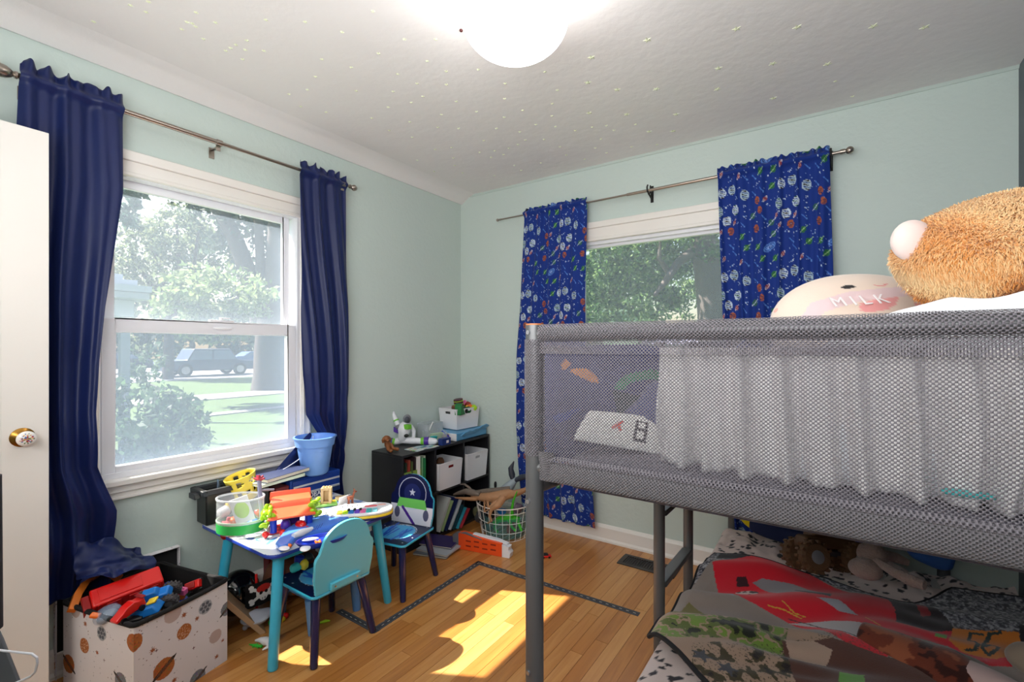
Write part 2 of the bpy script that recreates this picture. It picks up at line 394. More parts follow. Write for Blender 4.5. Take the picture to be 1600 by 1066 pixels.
m = MB(); sides(m, W1[0] - .02, W1[1] + .02, .705, 1.985, .036, -.10, .006, .022, .03); m.build('frame', M_vinyl, w1, bevel=.002)
m = MB(); sides(m, -2.2, -1.40, 1.335, 1.965, .036, -.065, -.04, .036, .035); us = m.build('upper_sash', M_vinyl, w1, bevel=.003)
m = MB(); sides(m, -2.215, -1.385, .71, 1.372, .045, -.036, -.002, .058, .05); ls = m.build('lower_sash', M_vinyl, w1, bevel=.003)
MB().mm((-.054, -2.17, 1.36), (-.050, -1.43, 1.935)).build('pane', M_glass, us)
MB().mm((-.021, -2.175, .755), (-.017, -1.425, 1.32)).build('pane', M_glass, ls)
m = MB(); m.box((-.012, -1.76, 1.379), (.022, .11, .010)); m.cyl((-.012, -1.76, 1.384), (-.012, -1.76, 1.394), .008); m.box((-.010, -1.745, 1.394), (.01, .05, .006)); m.build('latch', M_vinyl, ls, bevel=.002)
m = MB(); m.tube([(0, -1.80, 1.345), (.008, -1.79, 1.343), (.008, -1.73, 1.343), (0, -1.72, 1.345)], .004, 8); m.build('finger_lift', M_vinyl, ls, smooth=True)
MB().mm((-.093, -2.21, .72), (-.0925, -1.39, 1.35)).build('insect_screen', M_screen, w1)
MB().mm((-.093, -2.21, 1.35), (-.0925, -1.39, 1.97)).build('insect_screen', M_screen2, w1)
w2 = thing('window_2', None, None, (1.5, 0, .93)); w2['kind'] = 'structure'
m = MB(); x0, x1 = .93, 2.11
m.mm((x0, -.02, 1.95), (x1, 0, 2.066)); m.mm((x0, -.034, 2.028), (x1, 0, 2.068)); m.mm((x0, -.027, 1.945), (x1, 0, 1.965))
for a, b in ((x0, x0 + .07), (x1 - .07, x1)): m.mm((a, -.018, .9), (b, 0, 1.95))
m.build('casing', M_trim, w2, bevel=.004)
m = MB(); m.mm((x0 - .02, -.045, .895), (x1 + .02, .1, .922)); m.build('stool', M_trim, w2, bevel=.006)
m = MB(); m.mm((x0, -.015, .83), (x1, 0, .895)); m.build('apron', M_trim, w2, bevel=.003)
m = MB(); sides(m, W2[0], W2[1], .925, 1.955, .03, .0, .10, axis='x'); m.build('frame', M_vinyl, w2, bevel=.002)
m = MB(); sides(m, 1.03, 2.01, .955, 1.93, .032, .03, .06, .022, .05, axis='x'); us = m.build('sash', M_vinyl, w2, bevel=.003)
MB().mm((1.055, .043, .98), (1.985, .047, 1.915)).build('pane', M_glass, us)
MB().mm((1.02, .09, .93), (2.02, .0905, 1.95)).build('insect_screen', M_screen2, w2)
# ---------------------------------------------------------------- open door
Rm = Matrix.Rotation(math.radians(2.5), 3, 'Z'); de = Vector((.2245, -2.411, 0)); dv = (Rm @ Vector((0, -1, 0))); dn = (Rm @ Vector((1, 0, 0)))
dr = thing('door_1', None, None, de + dv * .76); dr['kind'] = 'structure'
def dbox(m, s0, s1, z0, z1, t0, t1):
    vs = [de + dv * s + dn * t + Vector((0, 0, z)) for z in (z0, z1) for t in (t0, t1) for s in (s0, s1)]
    m.add(vs, [(0, 1, 3, 2), (4, 6, 7, 5), (0, 4, 5, 1), (2, 3, 7, 6), (0, 2, 6, 4), (1, 5, 7, 3)])
m = MB(); DT = 1.985
dbox(m, 0, .115, .012, DT, -.035, 0); dbox(m, .645, .76, .012, DT, -.035, 0)
for z0, z1 in ((.012, .24), (1.87, DT), (.98, 1.08)):
    dbox(m, .115, .645, z0, z1, -.035, 0)
m.build('stile_frame', M_trim, dr, bevel=.002)
for z0, z1 in ((.24, .98), (1.08, 1.87)):
    m = MB(); dbox(m, .115, .645, z0, z1, -.024, -.012); m.build('panel', M_trim, dr)
    m = MB()
    dbox(m, .115, .13, z0, z1, -.02, -.003); dbox(m, .63, .645, z0, z1, -.02, -.003); dbox(m, .13, .63, z0, z0 + .015, -.02, -.003); dbox(m, .13, .63, z1 - .015, z1, -.02, -.003)
    m.build('panel_moulding', M_trim, dr, bevel=.004)
kc = X(44, 706, .2245); kz = kc.z; ks = .065
kp = de + dv * ks + Vector((0, 0, .95))
kp.z = .955
R_ = frame((0, 0, 0), dv, (0, 0, 1)).to_3x3(); R_ = Matrix((dv, Vector((0, 0, 1)), dn)).transposed()
M_brass = pm('aged_brass', (150, 110, 50), .25, 1, var=.15, scale=40)
m = MB(); m.lathe([(.031, 0), (.031, .003), (.026, .006), (.012, .010), (.011, .03), (.017, .034)], kp, 28, R_); kn = m.build('door_knob', M_brass, dr, smooth=True)
cv = Canvas(.06, .06, 1500, (238, 234, 230)); rr = random.Random(2)
for _ in range(70):
    a = rr.uniform(0, 6.28); q = rr.uniform(0, .013); cv.ell(.03 + q * math.cos(a), .03 + q * math.sin(a), .0016, .0012, rr.choice([(190, 40, 60), (60, 90, 160), (60, 120, 70), (220, 160, 60)]), a)
def kf(U, V):
    th = V * PI / 2 * 1.25; ph = U * 2 * PI; r = .0245 * np.sin(th); h = .034 + .013 * (1 + np.cos(th))
    P = [kp[i] + dv[i] * r * np.cos(ph) + (1 if i == 2 else 0) * r * np.sin(ph) + dn[i] * h for i in range(3)]
    return P
kb = sheet('porcelain_knob', kf, 48, 24, vc('porcelain', .15, bump=0, spec=.6), kn, rgb=lambda U, V: cv.at(.03 + .026 * V * 1.25 * np.cos(U * 6.2832), .03 + .026 * V * 1.25 * np.sin(U * 6.2832)), label='white porcelain knob face with tiny printed flowers')
m = MB(); dbox(m, -.0015, .0, .90, 1.0, -.030, -.006); m.build('latch_plate', M_brass, dr)
m = MB()
for z in (.25, 1.0, 1.75): dbox(m, .76, .768, z, z + .09, -.04, .004)
m.build('hinge', M_brass, dr)
# ---------------------------------------------------------------- ceiling lamp
LC = Vector((1.607, -1.608, RH))
lp = thing('ceiling_lamp', 'round white glass ceiling lamp, switched on', 'lamp', LC)
m = MB(); m.lathe([(.12, 0), (.12, -.012), (.10, -.025), (.085, -.04), (.085, -.05)], LC, 40); m.build('fitter', M_trim, lp, smooth=True)
prof = [(.085, -.035)] + [(.168 * math.sin(t) ** .85, -.145 - .108 * math.cos(PI - t) * -1) for t in np.linspace(.55, PI, 22)]
prof = [(.085, -.035)] + [(max(.0, .168 * math.sin(t)), -.150 + .112 * math.cos(t)) for t in np.linspace(.60, PI - .001, 24)]
m = MB(); m.lathe(prof, LC, 56); m.build('globe', pm('lit_opal_glass', (255, 253, 250), .25, emit=((255, 251, 249), 6.0)), lp, smooth=True)
kk = Zp(720.5, 46, RH)
m = MB(); m.ball(kk + Vector((0, 0, -.004)), (.0065, .0065, .006), 12); m.build('screw_knob', pm('dark_red_knob', (80, 30, 30), .3), None, smooth=True)
tag(bpy.data.objects['screw_knob'], 'tiny dark red knob on the ceiling beside the lit globe lamp', 'knob')
# glow stars
M_star = pm('glow_plastic', (232, 238, 206), .5, var=.03)
def star_mesh(r):
    m = MB(); top = (0, 0, -.0035); vs = [(0, 0, -.004)] + [((r if i % 2 == 0 else r * .42) * math.cos(PI * i / 5), (r if i % 2 == 0 else r * .42) * math.sin(PI * i / 5), -.0012) for i in range(10)] + [((r if i % 2 == 0 else r * .42) * math.cos(PI * i / 5), (r if i % 2 == 0 else r * .42) * math.sin(PI * i / 5), 0) for i in range(10)]
    m.add(vs, [(0, 1 + i, 1 + (i + 1) % 10) for i in range(10)] + [(1 + i, 11 + i, 11 + (i + 1) % 10, 1 + (i + 1) % 10) for i in range(10)])
    return m
small = [(.35*a+560, .35*b) for a, b in [(65,50),(205,175),(345,175),(90,238),(307,272),(175,330),(392,318),(535,310),(262,372),(393,377),(155,408),(288,430),(236,457),(437,452),(133,478),(655,372),(653,440),(832,320),(888,402),(865,462),(733,492),(651,523),(527,498),(370,511),(230,544),(60,527),(138,582),(355,568),(448,573),(617,573),(792,556),(864,517),(880,565),(720,588),(240,612),(745,625),(829,622),(968,582),(1043,567),(1107,561),(1140,581),(1237,555),(560,627),(712,645),(672,661),(608,673),(541,680),(648,690),(593,702),(416,658),(343,667),(263,715),(424,705),(430,738),(465,771),(338,765),(697,738),(727,760),(607,784),(900,655),(928,692),(815,727),(1083,620),(1058,660),(1108,682),(1220,655),(1333,645),(1010,710)]]
small += [(.35*a, .35*b) for a, b in [(582,23),(663,7),(652,53),(418,96),(875,55),(835,98),(858,104),(873,118),(812,130),(962,100),(1187,88),(1362,97),(1527,143),(908,173),(1102,180),(1053,199),(1030,214),(1008,226),(1095,222),(1178,226),(1083,264),(1437,264),(1568,300),(1408,342),(1372,400),(1590,405),(1290,420),(1343,475),(1456,500)]] + [(1080+.325*692, .325*390), (1080+.325*775, .325*463)]
large = [(.35*a+560, .35*b) for a, b in [(1290,178),(1040,256),(1024,368),(1155,400),(1330,397),(1030,504),(1197,510),(1418,510),(1298,587),(1404,585)]] + [(1080+.325*a, .325*b) for a, b in [(218,138),(510,130),(876,125),(1122,131),(130,328),(393,305),(656,307),(125,428),(395,472)]]
for lst, r, lab, grp in ((small, .0085, 'small pale green glow star stuck on the white ceiling', 'small glow stars on the ceiling'), (large, .0165, 'larger pale green glow star on the ceiling right of the lamp', 'larger glow stars on the ceiling')):
    proto = None
    for (px, py) in lst:
        p = Zp(px, py, RH)
        if proto is None: proto = star_mesh(r).build('glow_star', M_star); o = proto
        else: o = proto.copy(); COL.objects.link(o)
        o.location = p; o.rotation_euler = (0, 0, random.uniform(0, 6)); tag(o, lab, 'sticker', grp)
# ---------------------------------------------------------------- curtain rods
rd = thing('curtain_rod', 'brushed nickel curtain rod with egg finials over the left window', 'curtain rod', (.08, -1.8, 2.2))
ra, rb = Vector((.08, -2.46, 2.205)), Vector((.08, -1.10, 2.205))
rm = Vector((.08, -1.80, 2.205))
MB().cyl(ra, rm, .011).build('rod_tube', M_nickel, rd, smooth=True)
MB().cyl(rm, rb, .008).build('rod_tube', M_nickel, rd, smooth=True)
eg = [(.006, 0), (.013, .004), (.013, .010), (.009, .014), (.014, .02), (.021, .032), (.0235, .048), (.021, .064), (.013, .077), (.0, .083)]
m = MB(); m.lathe(eg, ra, 24, Matrix(((0, 1, 0), (0, 0, -1), (1, 0, 0))).transposed().inverted() if False else Matrix.Rotation(PI / 2, 3, 'X')); m.build('finial', M_nickel, rd, smooth=True)
m = MB(); m.lathe([(.006, 0), (.012, .003), (.012, .01), (.008, .014), (.013, .02), (.018, .03), (.018, .036), (.012, .048), (0, .052)], rb, 24, Matrix.Rotation(-PI / 2, 3, 'X')); m.build('finial', M_nickel, rd, smooth=True)
for yb in (-2.44, -1.81, -1.14):
    m = MB(); m.mm((0, yb - .012, 2.15), (.004, yb + .012, 2.20)); m.mm((0, yb - .005, 2.186), (.075, yb + .005, 2.192)); m.mm((.066, yb - .01, 2.170), (.072, yb + .01, 2.195)); m.cyl((.08, yb - .012, 2.205), (.08, yb + .012, 2.205), .0135)
    m.build('bracket', M_nickel, rd, bevel=.001)
rd2 = thing('curtain_rod', 'thin double metal curtain rod with black brackets over the right window', 'curtain rod', (1.47, -.08, 2.19))
MB().cyl((.42, -.08, 2.182), (1.60, -.08, 2.187), .0055).build('rod_tube', M_nickel, rd2, smooth=True)
MB().cyl((1.40, -.08, 2.186), (2.49, -.08, 2.195), .0085).build('rod_tube', M_nickel, rd2, smooth=True)
MB().cyl((.75, -.055, 2.190), (2.35, -.055, 2.199), .0045).build('rod_tube', M_nickel, rd2, smooth=True)
for xx, zz, r in ((.42, 2.182, .011), (2.505, 2.195, .018)):
    m = MB(); m.ball((xx, -.08, zz), r, 16); s_ = 1 if xx < 1 else -1; m.cyl((xx + s_ * r, -.08, zz), (xx + s_ * (r + .02), -.08, zz), r * .65); m.build('finial', M_nickel, rd2, smooth=True)
for xb in (.68, 1.53, 2.43):
    m = MB(); m.mm((xb - .009, -.004, 2.135), (xb + .009, 0, 2.235)); m.tube([(xb, 0, 2.15), (xb, -.04, 2.165), (xb, -.07, 2.172), (xb, -.094, 2.185), (xb, -.096, 2.205), (xb, -.085, 2.218)], .005, 8); m.tube([(xb, -.055, 2.17), (xb, -.04, 2.19), (xb, -.035, 2.23)], .004, 8)
    m.build('bracket', M_black, rd2, smooth=True)
# ---------------------------------------------------------------- curtains
M_navy = pm('navy_satin', (13, 30, 84), .46, var=.12, scale=5, bump=.1, bscale=12, sheen=.05, spec=.4)
def curtain(label, axis, base, Lp, Rp, zt, zb, n, amp, mat, group=None, canvas=None, cw=1, seed=0, head=.035, nu=160, nv=240, drift=.6, bot=None, zrod=None, extra=None, hamp=.010):
    zr = zt - head if zrod is None else zrod
    def fn(U, V):
        zz = zt + (zb - zt) * V
        if bot is not None: zz = zt + (np.interp(U, [b[0] for b in bot], [b[1] for b in bot]) - zt) * V
        l = ip(zz, Lp); r = ip(zz, Rp)
        g = np.exp(-((zz - zr) / .025) ** 2)
        u2 = U + .018 * vn(U * 5, V * 3, 1, seed + 5)
        ph = 2 * PI * n * u2 + drift * np.sin(3 * V + seed) + 1.9 * vn(V * 1.8, U * 1.6, 1, seed)
        f = np.sin(ph) * .7 + .3 * np.sin(2.3 * ph + 1 + seed) + .35 * vn(U * n * 1.7, V * 4, 1, seed + 9)
        a = amp * (.6 + .5 * V) * (1 - .55 * g)
        off = base + a * f + .024 * np.exp(-((zz - zr) / .016) ** 2)
        # ruffled header above the rod pocket
        hd = np.clip((zz - zr - .008) / head, 0, 1)
        off = off + hd * .010 * np.sin(2 * PI * n * 2.7 * U + seed)
        zz = zz + hd * hamp * np.sin(2 * PI * n * 2.1 * U + 2 + seed) + hd * .5 * hamp * vn(U * 30, V, 1, seed + 2)
        s = l + (r - l) * U + .004 * np.sin(ph * 1.0 + 1.5)
        if extra is not None: off, s, zz = extra(U, V, off, s, zz)
        return (off, s, zz) if axis == 'x' else (s, -off, zz)
    o = sheet('curtain', fn, nu, nv, mat, None, canvas, cw=cw, ch=(zt - zb), thick=.0015)
    return tag(o, label, 'curtain', group)
def ex1(U, V, off, s, zz):
    k = np.clip((1.15 - zz) / .6, 0, 1); off = off + .05 * np.sin(PI * np.clip((1.2 - zz) / .8, 0, 1)) * (.3 + .7 * U) + k * .012 * np.sin(22 * zz + 7 * U)
    return off, s, zz
c1 = curtain('navy satin curtain hanging behind the white door, tail over the planet box', 'x', .085,
    [(2.3, -2.46), (1.5, -2.49), (.3, -2.47)], [(2.3, -2.165), (1.88, -2.165), (1.41, -2.225), (1.0, -2.262), (.80, -2.262), (.62, -2.205), (.43, -2.205), (.3, -2.22)],
    2.262, .31, 2.6, .024, M_navy, 'navy curtains on the left window', seed=3, zrod=2.205, extra=ex1)
def quad_sheet(name, rows, mat, parent=None, nu=40, nv=30, wob=.004, seed=0, thick=.0015, label=None, canvas=None, cw=1, ch=1):
    A = np.array([[tuple(p) for p in r] for r in rows])   # rows of 3d points, interpolated smoothly
    def cub(t, n):
        t = t * (n - 1); i = np.clip(np.floor(t).astype(int), 0, n - 2); f = t - i; return i, f
    def fn(U, V):
        i, f = cub(V, A.shape[0]); j, g = cub(U, A.shape[1]); f = f[..., None]; g = g[..., None]
        def row(i): 
            j0 = np.clip(j - 1, 0, A.shape[1] - 1); j3 = np.clip(j + 2, 0, A.shape[1] - 1)
            p0, p1, p2, p3 = A[i, j0], A[i, j], A[i, j + 1], A[i, j3]
            return .5 * ((2 * p1) + (-p0 + p2) * g + (2 * p0 - 5 * p1 + 4 * p2 - p3) * g ** 2 + (-p0 + 3 * p1 - 3 * p2 + p3) * g ** 3)
        q0, q1, q2, q3 = row(np.clip(i - 1, 0, A.shape[0] - 1)), row(i), row(i + 1), row(np.clip(i + 2, 0, A.shape[0] - 1))
        P = .5 * ((2 * q1) + (-q0 + q2) * f + (2 * q0 - 5 * q1 + 4 * q2 - q3) * f ** 2 + (-q0 + 3 * q1 - 3 * q2 + q3) * f ** 3)
        w = wob * vn(U * 9, V * 7, 1, seed)
        return P[..., 0] + w, P[..., 1] + w * .5, P[..., 2] + w
    return sheet(name, fn, nu, nv, mat, parent, canvas, cw=cw, ch=ch, thick=thick, label=label)
quad_sheet('curtain_tail', [
    [X(118, 850, .10), X(150, 846, .11), X(178, 840, .11), X(200, 858, .08), X(216, 853, .06)],
    [X(112, 885, .14), X(150, 872, .17), X(182, 868, .17), X(205, 868, .13), X(222, 868, .09)],
    [X(120, 903, .16), X(152, 892, .20), X(184, 884, .21), X(212, 880, .19), X(237, 871, .13)],
    [X(128, 909, .17), X(160, 900, .23), X(186, 900, .25), X(208, 890, .25), X(244, 886, .20)]], M_navy, c1, seed=4, wob=.008, nu=60, nv=50)
def ex2(U, V, off, s, zz):
    k = np.clip((1.0 - zz) / .3, 0, 1); off = off - .02 * np.clip((1.0 - zz) / .2, 0, 1) + k * .010 * np.sin(26 * zz + 5 * U)
    return off, s, zz
c2 = curtain('navy satin curtain hanging behind the light blue bucket', 'x', .075,
    [(2.3, -1.413), (1.9, -1.408), (1.47, -1.395), (1.1, -1.375), (.88, -1.348), (.75, -1.27), (.68, -1.22), (.3, -1.20)], [(2.3, -1.125), (1.5, -1.10), (.95, -1.105), (.72, -1.10), (.66, -1.125), (.3, -1.135)],
    2.258, .30, 2.6, .019, M_navy, 'navy curtains on the left window', seed=8, zrod=2.205, extra=ex2, nu=120)
tl = quad_sheet('curtain_tail', [
    [X(484, 676, .035), X(500, 684, .03), X(508, 690, .025), X(514, 700, .02)],
    [X(458, 703, .06), X(478, 712, .03), X(492, 722, .025), X(500, 735, .02)],
    [X(423, 744, .12), X(440, 741, .13), X(465, 745, .08), X(482, 752, .03)]], M_navy, c2, seed=2, wob=.006, nu=50, nv=40)
pts = [X(484 - (484 - 426) * t + 6 + 16 * math.sin(PI * t), 680 + 62 * t - 2, .042 + .085 * t) for t in np.linspace(0.05, .97, 14)]
MB().tube(pts, .0022, 6).build('white_hem', pm('white_stitch', (225, 228, 235), .7), tl, smooth=True, label='white hem edging')
# printed space curtains
BG = (18, 52, 138)
def space_canvas(w, h, seed):
    cv = Canvas(w, h, 420, BG); r = random.Random(seed); pts = []
    # woven repeat of .42 x .46 m
    tw, th = .42, .46; items = []; rr = random.Random(11); P0 = []
    for k in range(400):
        x, y = rr.uniform(0, tw), rr.uniform(0, th)
        kind = rr.choice('PPPGOSSCKRrdd'); rad = {'P': .034, 'G': .042, 'O': .027, 'S': .03, 'C': .018, 'K': .02, 'R': .022, 'r': .014, 'd': .008}[kind]
        if all(math.hypot(min(abs(x - a), tw - abs(x - a)), min(abs(y - b), th - abs(y - b))) > (rad + q) * .95 for a, b, q in P0):
            P0.append((x, y, rad)); items.append((kind, x, y, rad, rr.uniform(0, 3), rr.randint(0, 999)))
    W_, L_ = (205, 222, 238), (96, 142, 214)
    for i in range(-1, int(w / tw) + 2):
        for j in range(-1, int(h / th) + 2):
            for kind, x, y, rad, a, sd in items:
                cx, cy = x + i * tw, y + j * th
                if cx < -.05 or cy < -.05 or cx > w + .05 or cy > h + .05: continue
                q = random.Random(sd)
                if kind == 'P':
                    c = .027; cv.ell(cx, cy, c, c, W_ if sd % 2 else (176, 200, 215)); 
                    for t in range(5):
                        oy = (t - 2) * .011; hw = math.sqrt(max(0, c * c - oy * oy)) * .9; tl_ = math.tan(a - 1.5) * .0 + .35
                        cv.line(cx - hw * q.uniform(.5, 1), cy + oy - hw * tl_ * .5, cx + hw * q.uniform(.5, 1), cy + oy + hw * tl_ * .5, .005, BG if t % 2 else ((40, 90, 70) if sd % 3 == 0 else (60, 50, 45)))
                elif kind == 'O':
                    c = .020; cv.ell(cx, cy, c, c, (170, 92, 62))
                    for t in range(3): oy = (t - 1) * .009; hw = math.sqrt(max(0, c * c - oy * oy)); cv.line(cx - hw, cy + oy, cx + hw * .8, cy + oy + .004, .0033, (40, 40, 90))
                elif kind == 'S':
                    cv.ell(cx, cy, .017, .017, (44, 110, 66) if sd % 2 else (50, 100, 90)); cv.line(cx - .022, cy + .017, cx + .022, cy - .017, .0035, (170, 215, 150) if sd % 2 else W_)
                elif kind == 'G':
                    for f, cc in ((1, L_), (.66, L_), (.33, (150, 180, 235))): cv.ell(cx, cy, .040 * f, .019 * f, cc, -.5, .22 / f)
                elif kind == 'C':
                    cv.line(cx - .014, cy - .012, cx + .008, cy + .008, .0055, (70, 120, 205)); cv.ell(cx + .01, cy + .01, .005, .005, L_)
                elif kind == 'R':
                    cv.ell(cx, cy, .011, .011, (150, 70, 80)); cv.ell(cx, cy, .022, .006, (225, 215, 220), -.9, .3)
                elif kind in 'Kr':
                    p = [(cx + q.uniform(-rad, rad) * .8, cy + q.uniform(-rad, rad) * .6) for _ in range(4)]; cv.pline(p, .0013, L_)
                    for u in p: cv.ell(u[0], u[1], .0024, .0024, W_)
                else: cv.ell(cx, cy, .003, .003, W_)
    for _ in range(int(w * h * 700)): x, y = r.uniform(0, w), r.uniform(0, h); cv.ell(x, y, .0018, .0018, (150, 180, 230))
    return cv
M_space = vc('space_print', .75, bump=.1, sheen=.1, transl=.12)
cvs = space_canvas(.80, 2.12, 1)
curtain('blue curtain printed with planets, near the room corner left of the right window', 'y', .078,
    [(2.3, .657), (1.7, .620), (1.2, .592), (.7, .585), (.45, .60), (.1, .64)], [(2.3, 1.135), (1.6, 1.115), (1.0, 1.12), (.1, 1.185)],
    2.222, .098, 5, .013, M_space, 'space print curtains', cvs, .72, hamp=.004, seed=5, head=.018, nu=190, nv=520, zrod=2.19)
curtain('blue curtain printed with planets, right of the right window behind the plush toys', 'y', .078,
    [(2.3, 1.917), (1.4, 1.94), (.6, 1.95), (.1, 1.99)], [(2.3, 2.425), (1.6, 2.437), (.1, 2.46)],
    2.236, .10, 6, .015, M_space, 'space print curtains', cvs, .76, hamp=.004, seed=15, head=.018, nu=200, nv=520, zrod=2.195)
# ---------------------------------------------------------------- planet storage box
BXW, BXD, BXH = .405, .335, .325
ang = math.radians(13); N = Vector((.512, -2.262, 0)); e1 = Vector((-math.cos(ang), -math.sin(ang), 0)); e2 = Vector((-math.sin(ang), math.cos(ang), 0)); UZ = Vector((0, 0, 1))
bx = thing('storage_box', 'white planet-print fabric toy box with black rim, on the floor by the door', 'toy box', N + (e1 * BXW + e2 * BXD) / 2)
def box_canvas(w, h, seed, spec):
    cv = Canvas(w, h, 700, (232, 228, 232)); r = random.Random(seed)
    for _ in range(90): x, y = r.uniform(0, w), r.uniform(0, h); cv.ell(x, y, .0018, .0018, r.choice([(150, 150, 160), (190, 185, 190), (120, 80, 70)]))
    for kind, x, y, q in spec:
        O, G = (176, 104, 56), (128, 130, 138)
        if kind == 'o': # speckled orange
            cv.ell(x, y, q, q * 1.05, O)
            for _ in range(60): a, t = r.uniform(0, 6.28), q * math.sqrt(r.random()) * .9; cv.ell(x + t * math.cos(a), y + t * math.sin(a), .0013, .0013, (226, 190, 160))
        elif kind == 'g': # dotted grey
            cv.ell(x, y, q, q, (170, 172, 178))
            for k in range(6): cv.ell(x + .6 * q * math.cos(k * 1.047), y + .6 * q * math.sin(k * 1.047), q * .26, q * .26, (92, 95, 104))
            cv.ell(x, y, q * .25, q * .25, (92, 95, 104))
        elif kind in 'OG': # ringed
            c = O if kind == 'O' else G; cv.ell(x, y, q, q, c)
            for _ in range(40): a, t = r.uniform(0, 6.28), q * math.sqrt(r.random()) * .85; cv.ell(x + t * math.cos(a), y + t * math.sin(a), .003, .002, tuple(v * r.choice((.85, 1.12)) for v in c))
            cv.ell(x, y, q * 1.45, q * .2, (30, 28, 30), .6, .3); cv.ell(x, y, q * 1.1, q * .1, (90, 70, 60), .6)
        elif kind == 'm': # mottled
            cv.ell(x, y, q, q, O)
            for _ in range(30): a, t = r.uniform(0, 6.28), q * math.sqrt(r.random()) * .8; cv.ell(x + t * math.cos(a), y + t * math.sin(a), q * .14, q * .1, tuple(v * r.choice((.88, 1.1)) for v in O))
        elif kind == 'p': cv.ell(x, y, q, q, (196, 176, 172))
        elif kind == 's': cv.star(x, y, q, (160, 92, 60), 8, .2, .4)
        else: cv.star(x, y, q, (110, 70, 80), 4, 0, .4)
    return cv
# right-hand face: u along e2 from the near corner, v up
spR = [('m', -.004, .268, .031), ('p', .125, .30, .03), ('g', .245, .262, .026), ('s', .165, .275, .013), ('s', .212, .235, .011), ('o', .165, .213, .026), ('G', .335, .21, .028), ('t', .07, .20, .006), ('s', .058, .208, .013),
       ('p', .285, .125, .025), ('O', .095, .12, .036), ('s', .29, .04, .012), ('s', .13, .055, .012), ('G', .215, .005, .03), ('t', .2, .13, .006), ('s', .315, .09, .008), ('o', .03, .03, .026)]
spL = [('m', .004, .268, .031), ('p', .33, .315, .03), ('g', .175, .262, .026), ('s', .27, .275, .013), ('o', .275, .195, .026), ('s', .2, .188, .011), ('G', .07, .12, .031), ('O', .37, .105, .034), ('t', .16, .17, .006),
       ('s', .02, .07, .012), ('o', .2, .04, .026), ('p', .30, .02, .026)]
cR = box_canvas(BXD, BXH, 4, spR); cL = box_canvas(BXW, BXH, 5, spL)
M_print = vc('printed_board', .65, bump=.05)
def face(cv, o, a, w, nm='printed_side', t=.012, outn=None):
    fn = lambda U, V: tuple(o[i] + a[i] * U * w + UZ[i] * V * (BXH - .006) for i in range(3))
    return sheet(nm, fn, int(w * 620), int(BXH * 620), M_print, bx, cv, cw=w, ch=BXH)
M_felt = pm('black_felt', (18, 17, 19), .9)
face(cR, N, e2, BXD); face(cL, N, e1, BXW)
face(cR, N + e1 * BXW, e2, BXD); face(cL, N + e2 * BXD, e1, BXW)
ins = [(N + e1 * .004 + e2 * .002, N + e1 * .010 + e2 * (BXD - .002)), ]
m = MB()
Rb = Matrix((-e1, e2, UZ)).transposed()
cc = N + e1 * BXW / 2 + e2 * BXD / 2
for dx, dy, sx, sy in ((BXW / 2 - .005, 0, .007, BXD - .004), (-BXW / 2 + .005, 0, .007, BXD - .004), (0, BXD / 2 - .005, BXW - .004, .007), (0, -BXD / 2 + .005, BXW - .004, .007)):
    m.box(cc - e1 * dx + e2 * dy + UZ * BXH / 2, (sx, sy, BXH - .006), Rb)
m.box(cc + UZ * .006, (BXW - .004, BXD - .004, .008), Rb)
m.build('inner_lining', M_felt, bx, label='black lining')
cs = [N, N + e2 * BXD, N + e1 * BXW + e2 * BXD, N + e1 * BXW]; loop = []
for i, c in enumerate(cs):
    a = cs[i - 1]; b = cs[(i + 1) % 4]
    loop += [c + (a - c).normalized() * .012 + UZ * (BXH - .004), c + (a - c).normalized() * .004 + (b - c).normalized() * .004 + UZ * (BXH - .004), c + (b - c).normalized() * .012 + UZ * (BXH - .004)]
    for t in (.25, .5, .75): loop.append(c.lerp(b, t) + UZ * (BXH - .004 - .004 * math.sin(PI * t)))
m = MB(); m.tube(loop, .0085, 10, closed=True); m.build('black_rim', M_felt, bx, smooth=True, label='black piped rim')
# its lid leaning against the wall, black inside towards the room
ld = thing('box_lid', 'planet-print box lid standing behind the toy box, black inside facing out', 'lid', (.02, -2.15, 0))
MB().mm((.003, -2.35, 0), (.012, -1.955, .362)).build('lid_board', M_felt, ld)
cl = box_canvas(.5, .04, 9, [('o', .05, .02, .014), ('s', .2, .02, .01), ('g', .42, .015, .016)])
for a, b, w in (((.012, -2.355, 0), (0, 0, .365), .365), ((.012, -1.953, 0), (0, 0, .365), .365), ((.012, -2.355, .362), (0, .402, 0), .40)):
    a = Vector(a); b = Vector(b); n_ = Vector((.03, 0, 0))
    o = sheet('lid_edge', lambda U, V: tuple(a[i] + b[i] * U + n_[i] * (V - .3) for i in range(3)), 80, 8, M_print, ld, cl, cw=w, ch=.04, thick=.004)
# ---------------------------------------------------------------- things inside the toy box
M_red = pm('red_plastic', (222, 26, 22), .3, var=.03, coat=.3)
M_dred = pm('dark_red_plastic', (150, 20, 20), .4)
M_orange = pm('orange_plastic', (232, 110, 30), .35)
M_blk = pm('black_plastic', (20, 20, 22), .4)
M_dgr = pm('dark_grey_plastic', (62, 60, 64), .55)
M_wht = pm('white_plastic', (236, 236, 240), .35, var=.02)
M_blue = pm('blue_plastic', (30, 120, 205), .35)
M_dblue = pm('deep_blue_plastic', (30, 60, 190), .3)
M_navyp = pm('navy_plastic', (20, 30, 90), .35)
M_yel = pm('yellow_plastic', (246, 214, 60), .35)
M_lime = pm('lime_plastic', (176, 224, 40), .35)
M_green = pm('green_plastic', (60, 190, 60), .4)
M_dgreen = pm('dark_green', (20, 90, 50), .5)
M_teal = pm('teal_plastic', (60, 190, 190), .35)
M_pink = pm('pink_plastic', (240, 110, 170), .4)
M_purple = pm('purple_plastic', (90, 40, 150), .4)
M_cbl = clear('clear_blue', (170, 195, 225), .35, .1)
M_clr = clear('clear_plastic', (225, 235, 240), .22, .08)
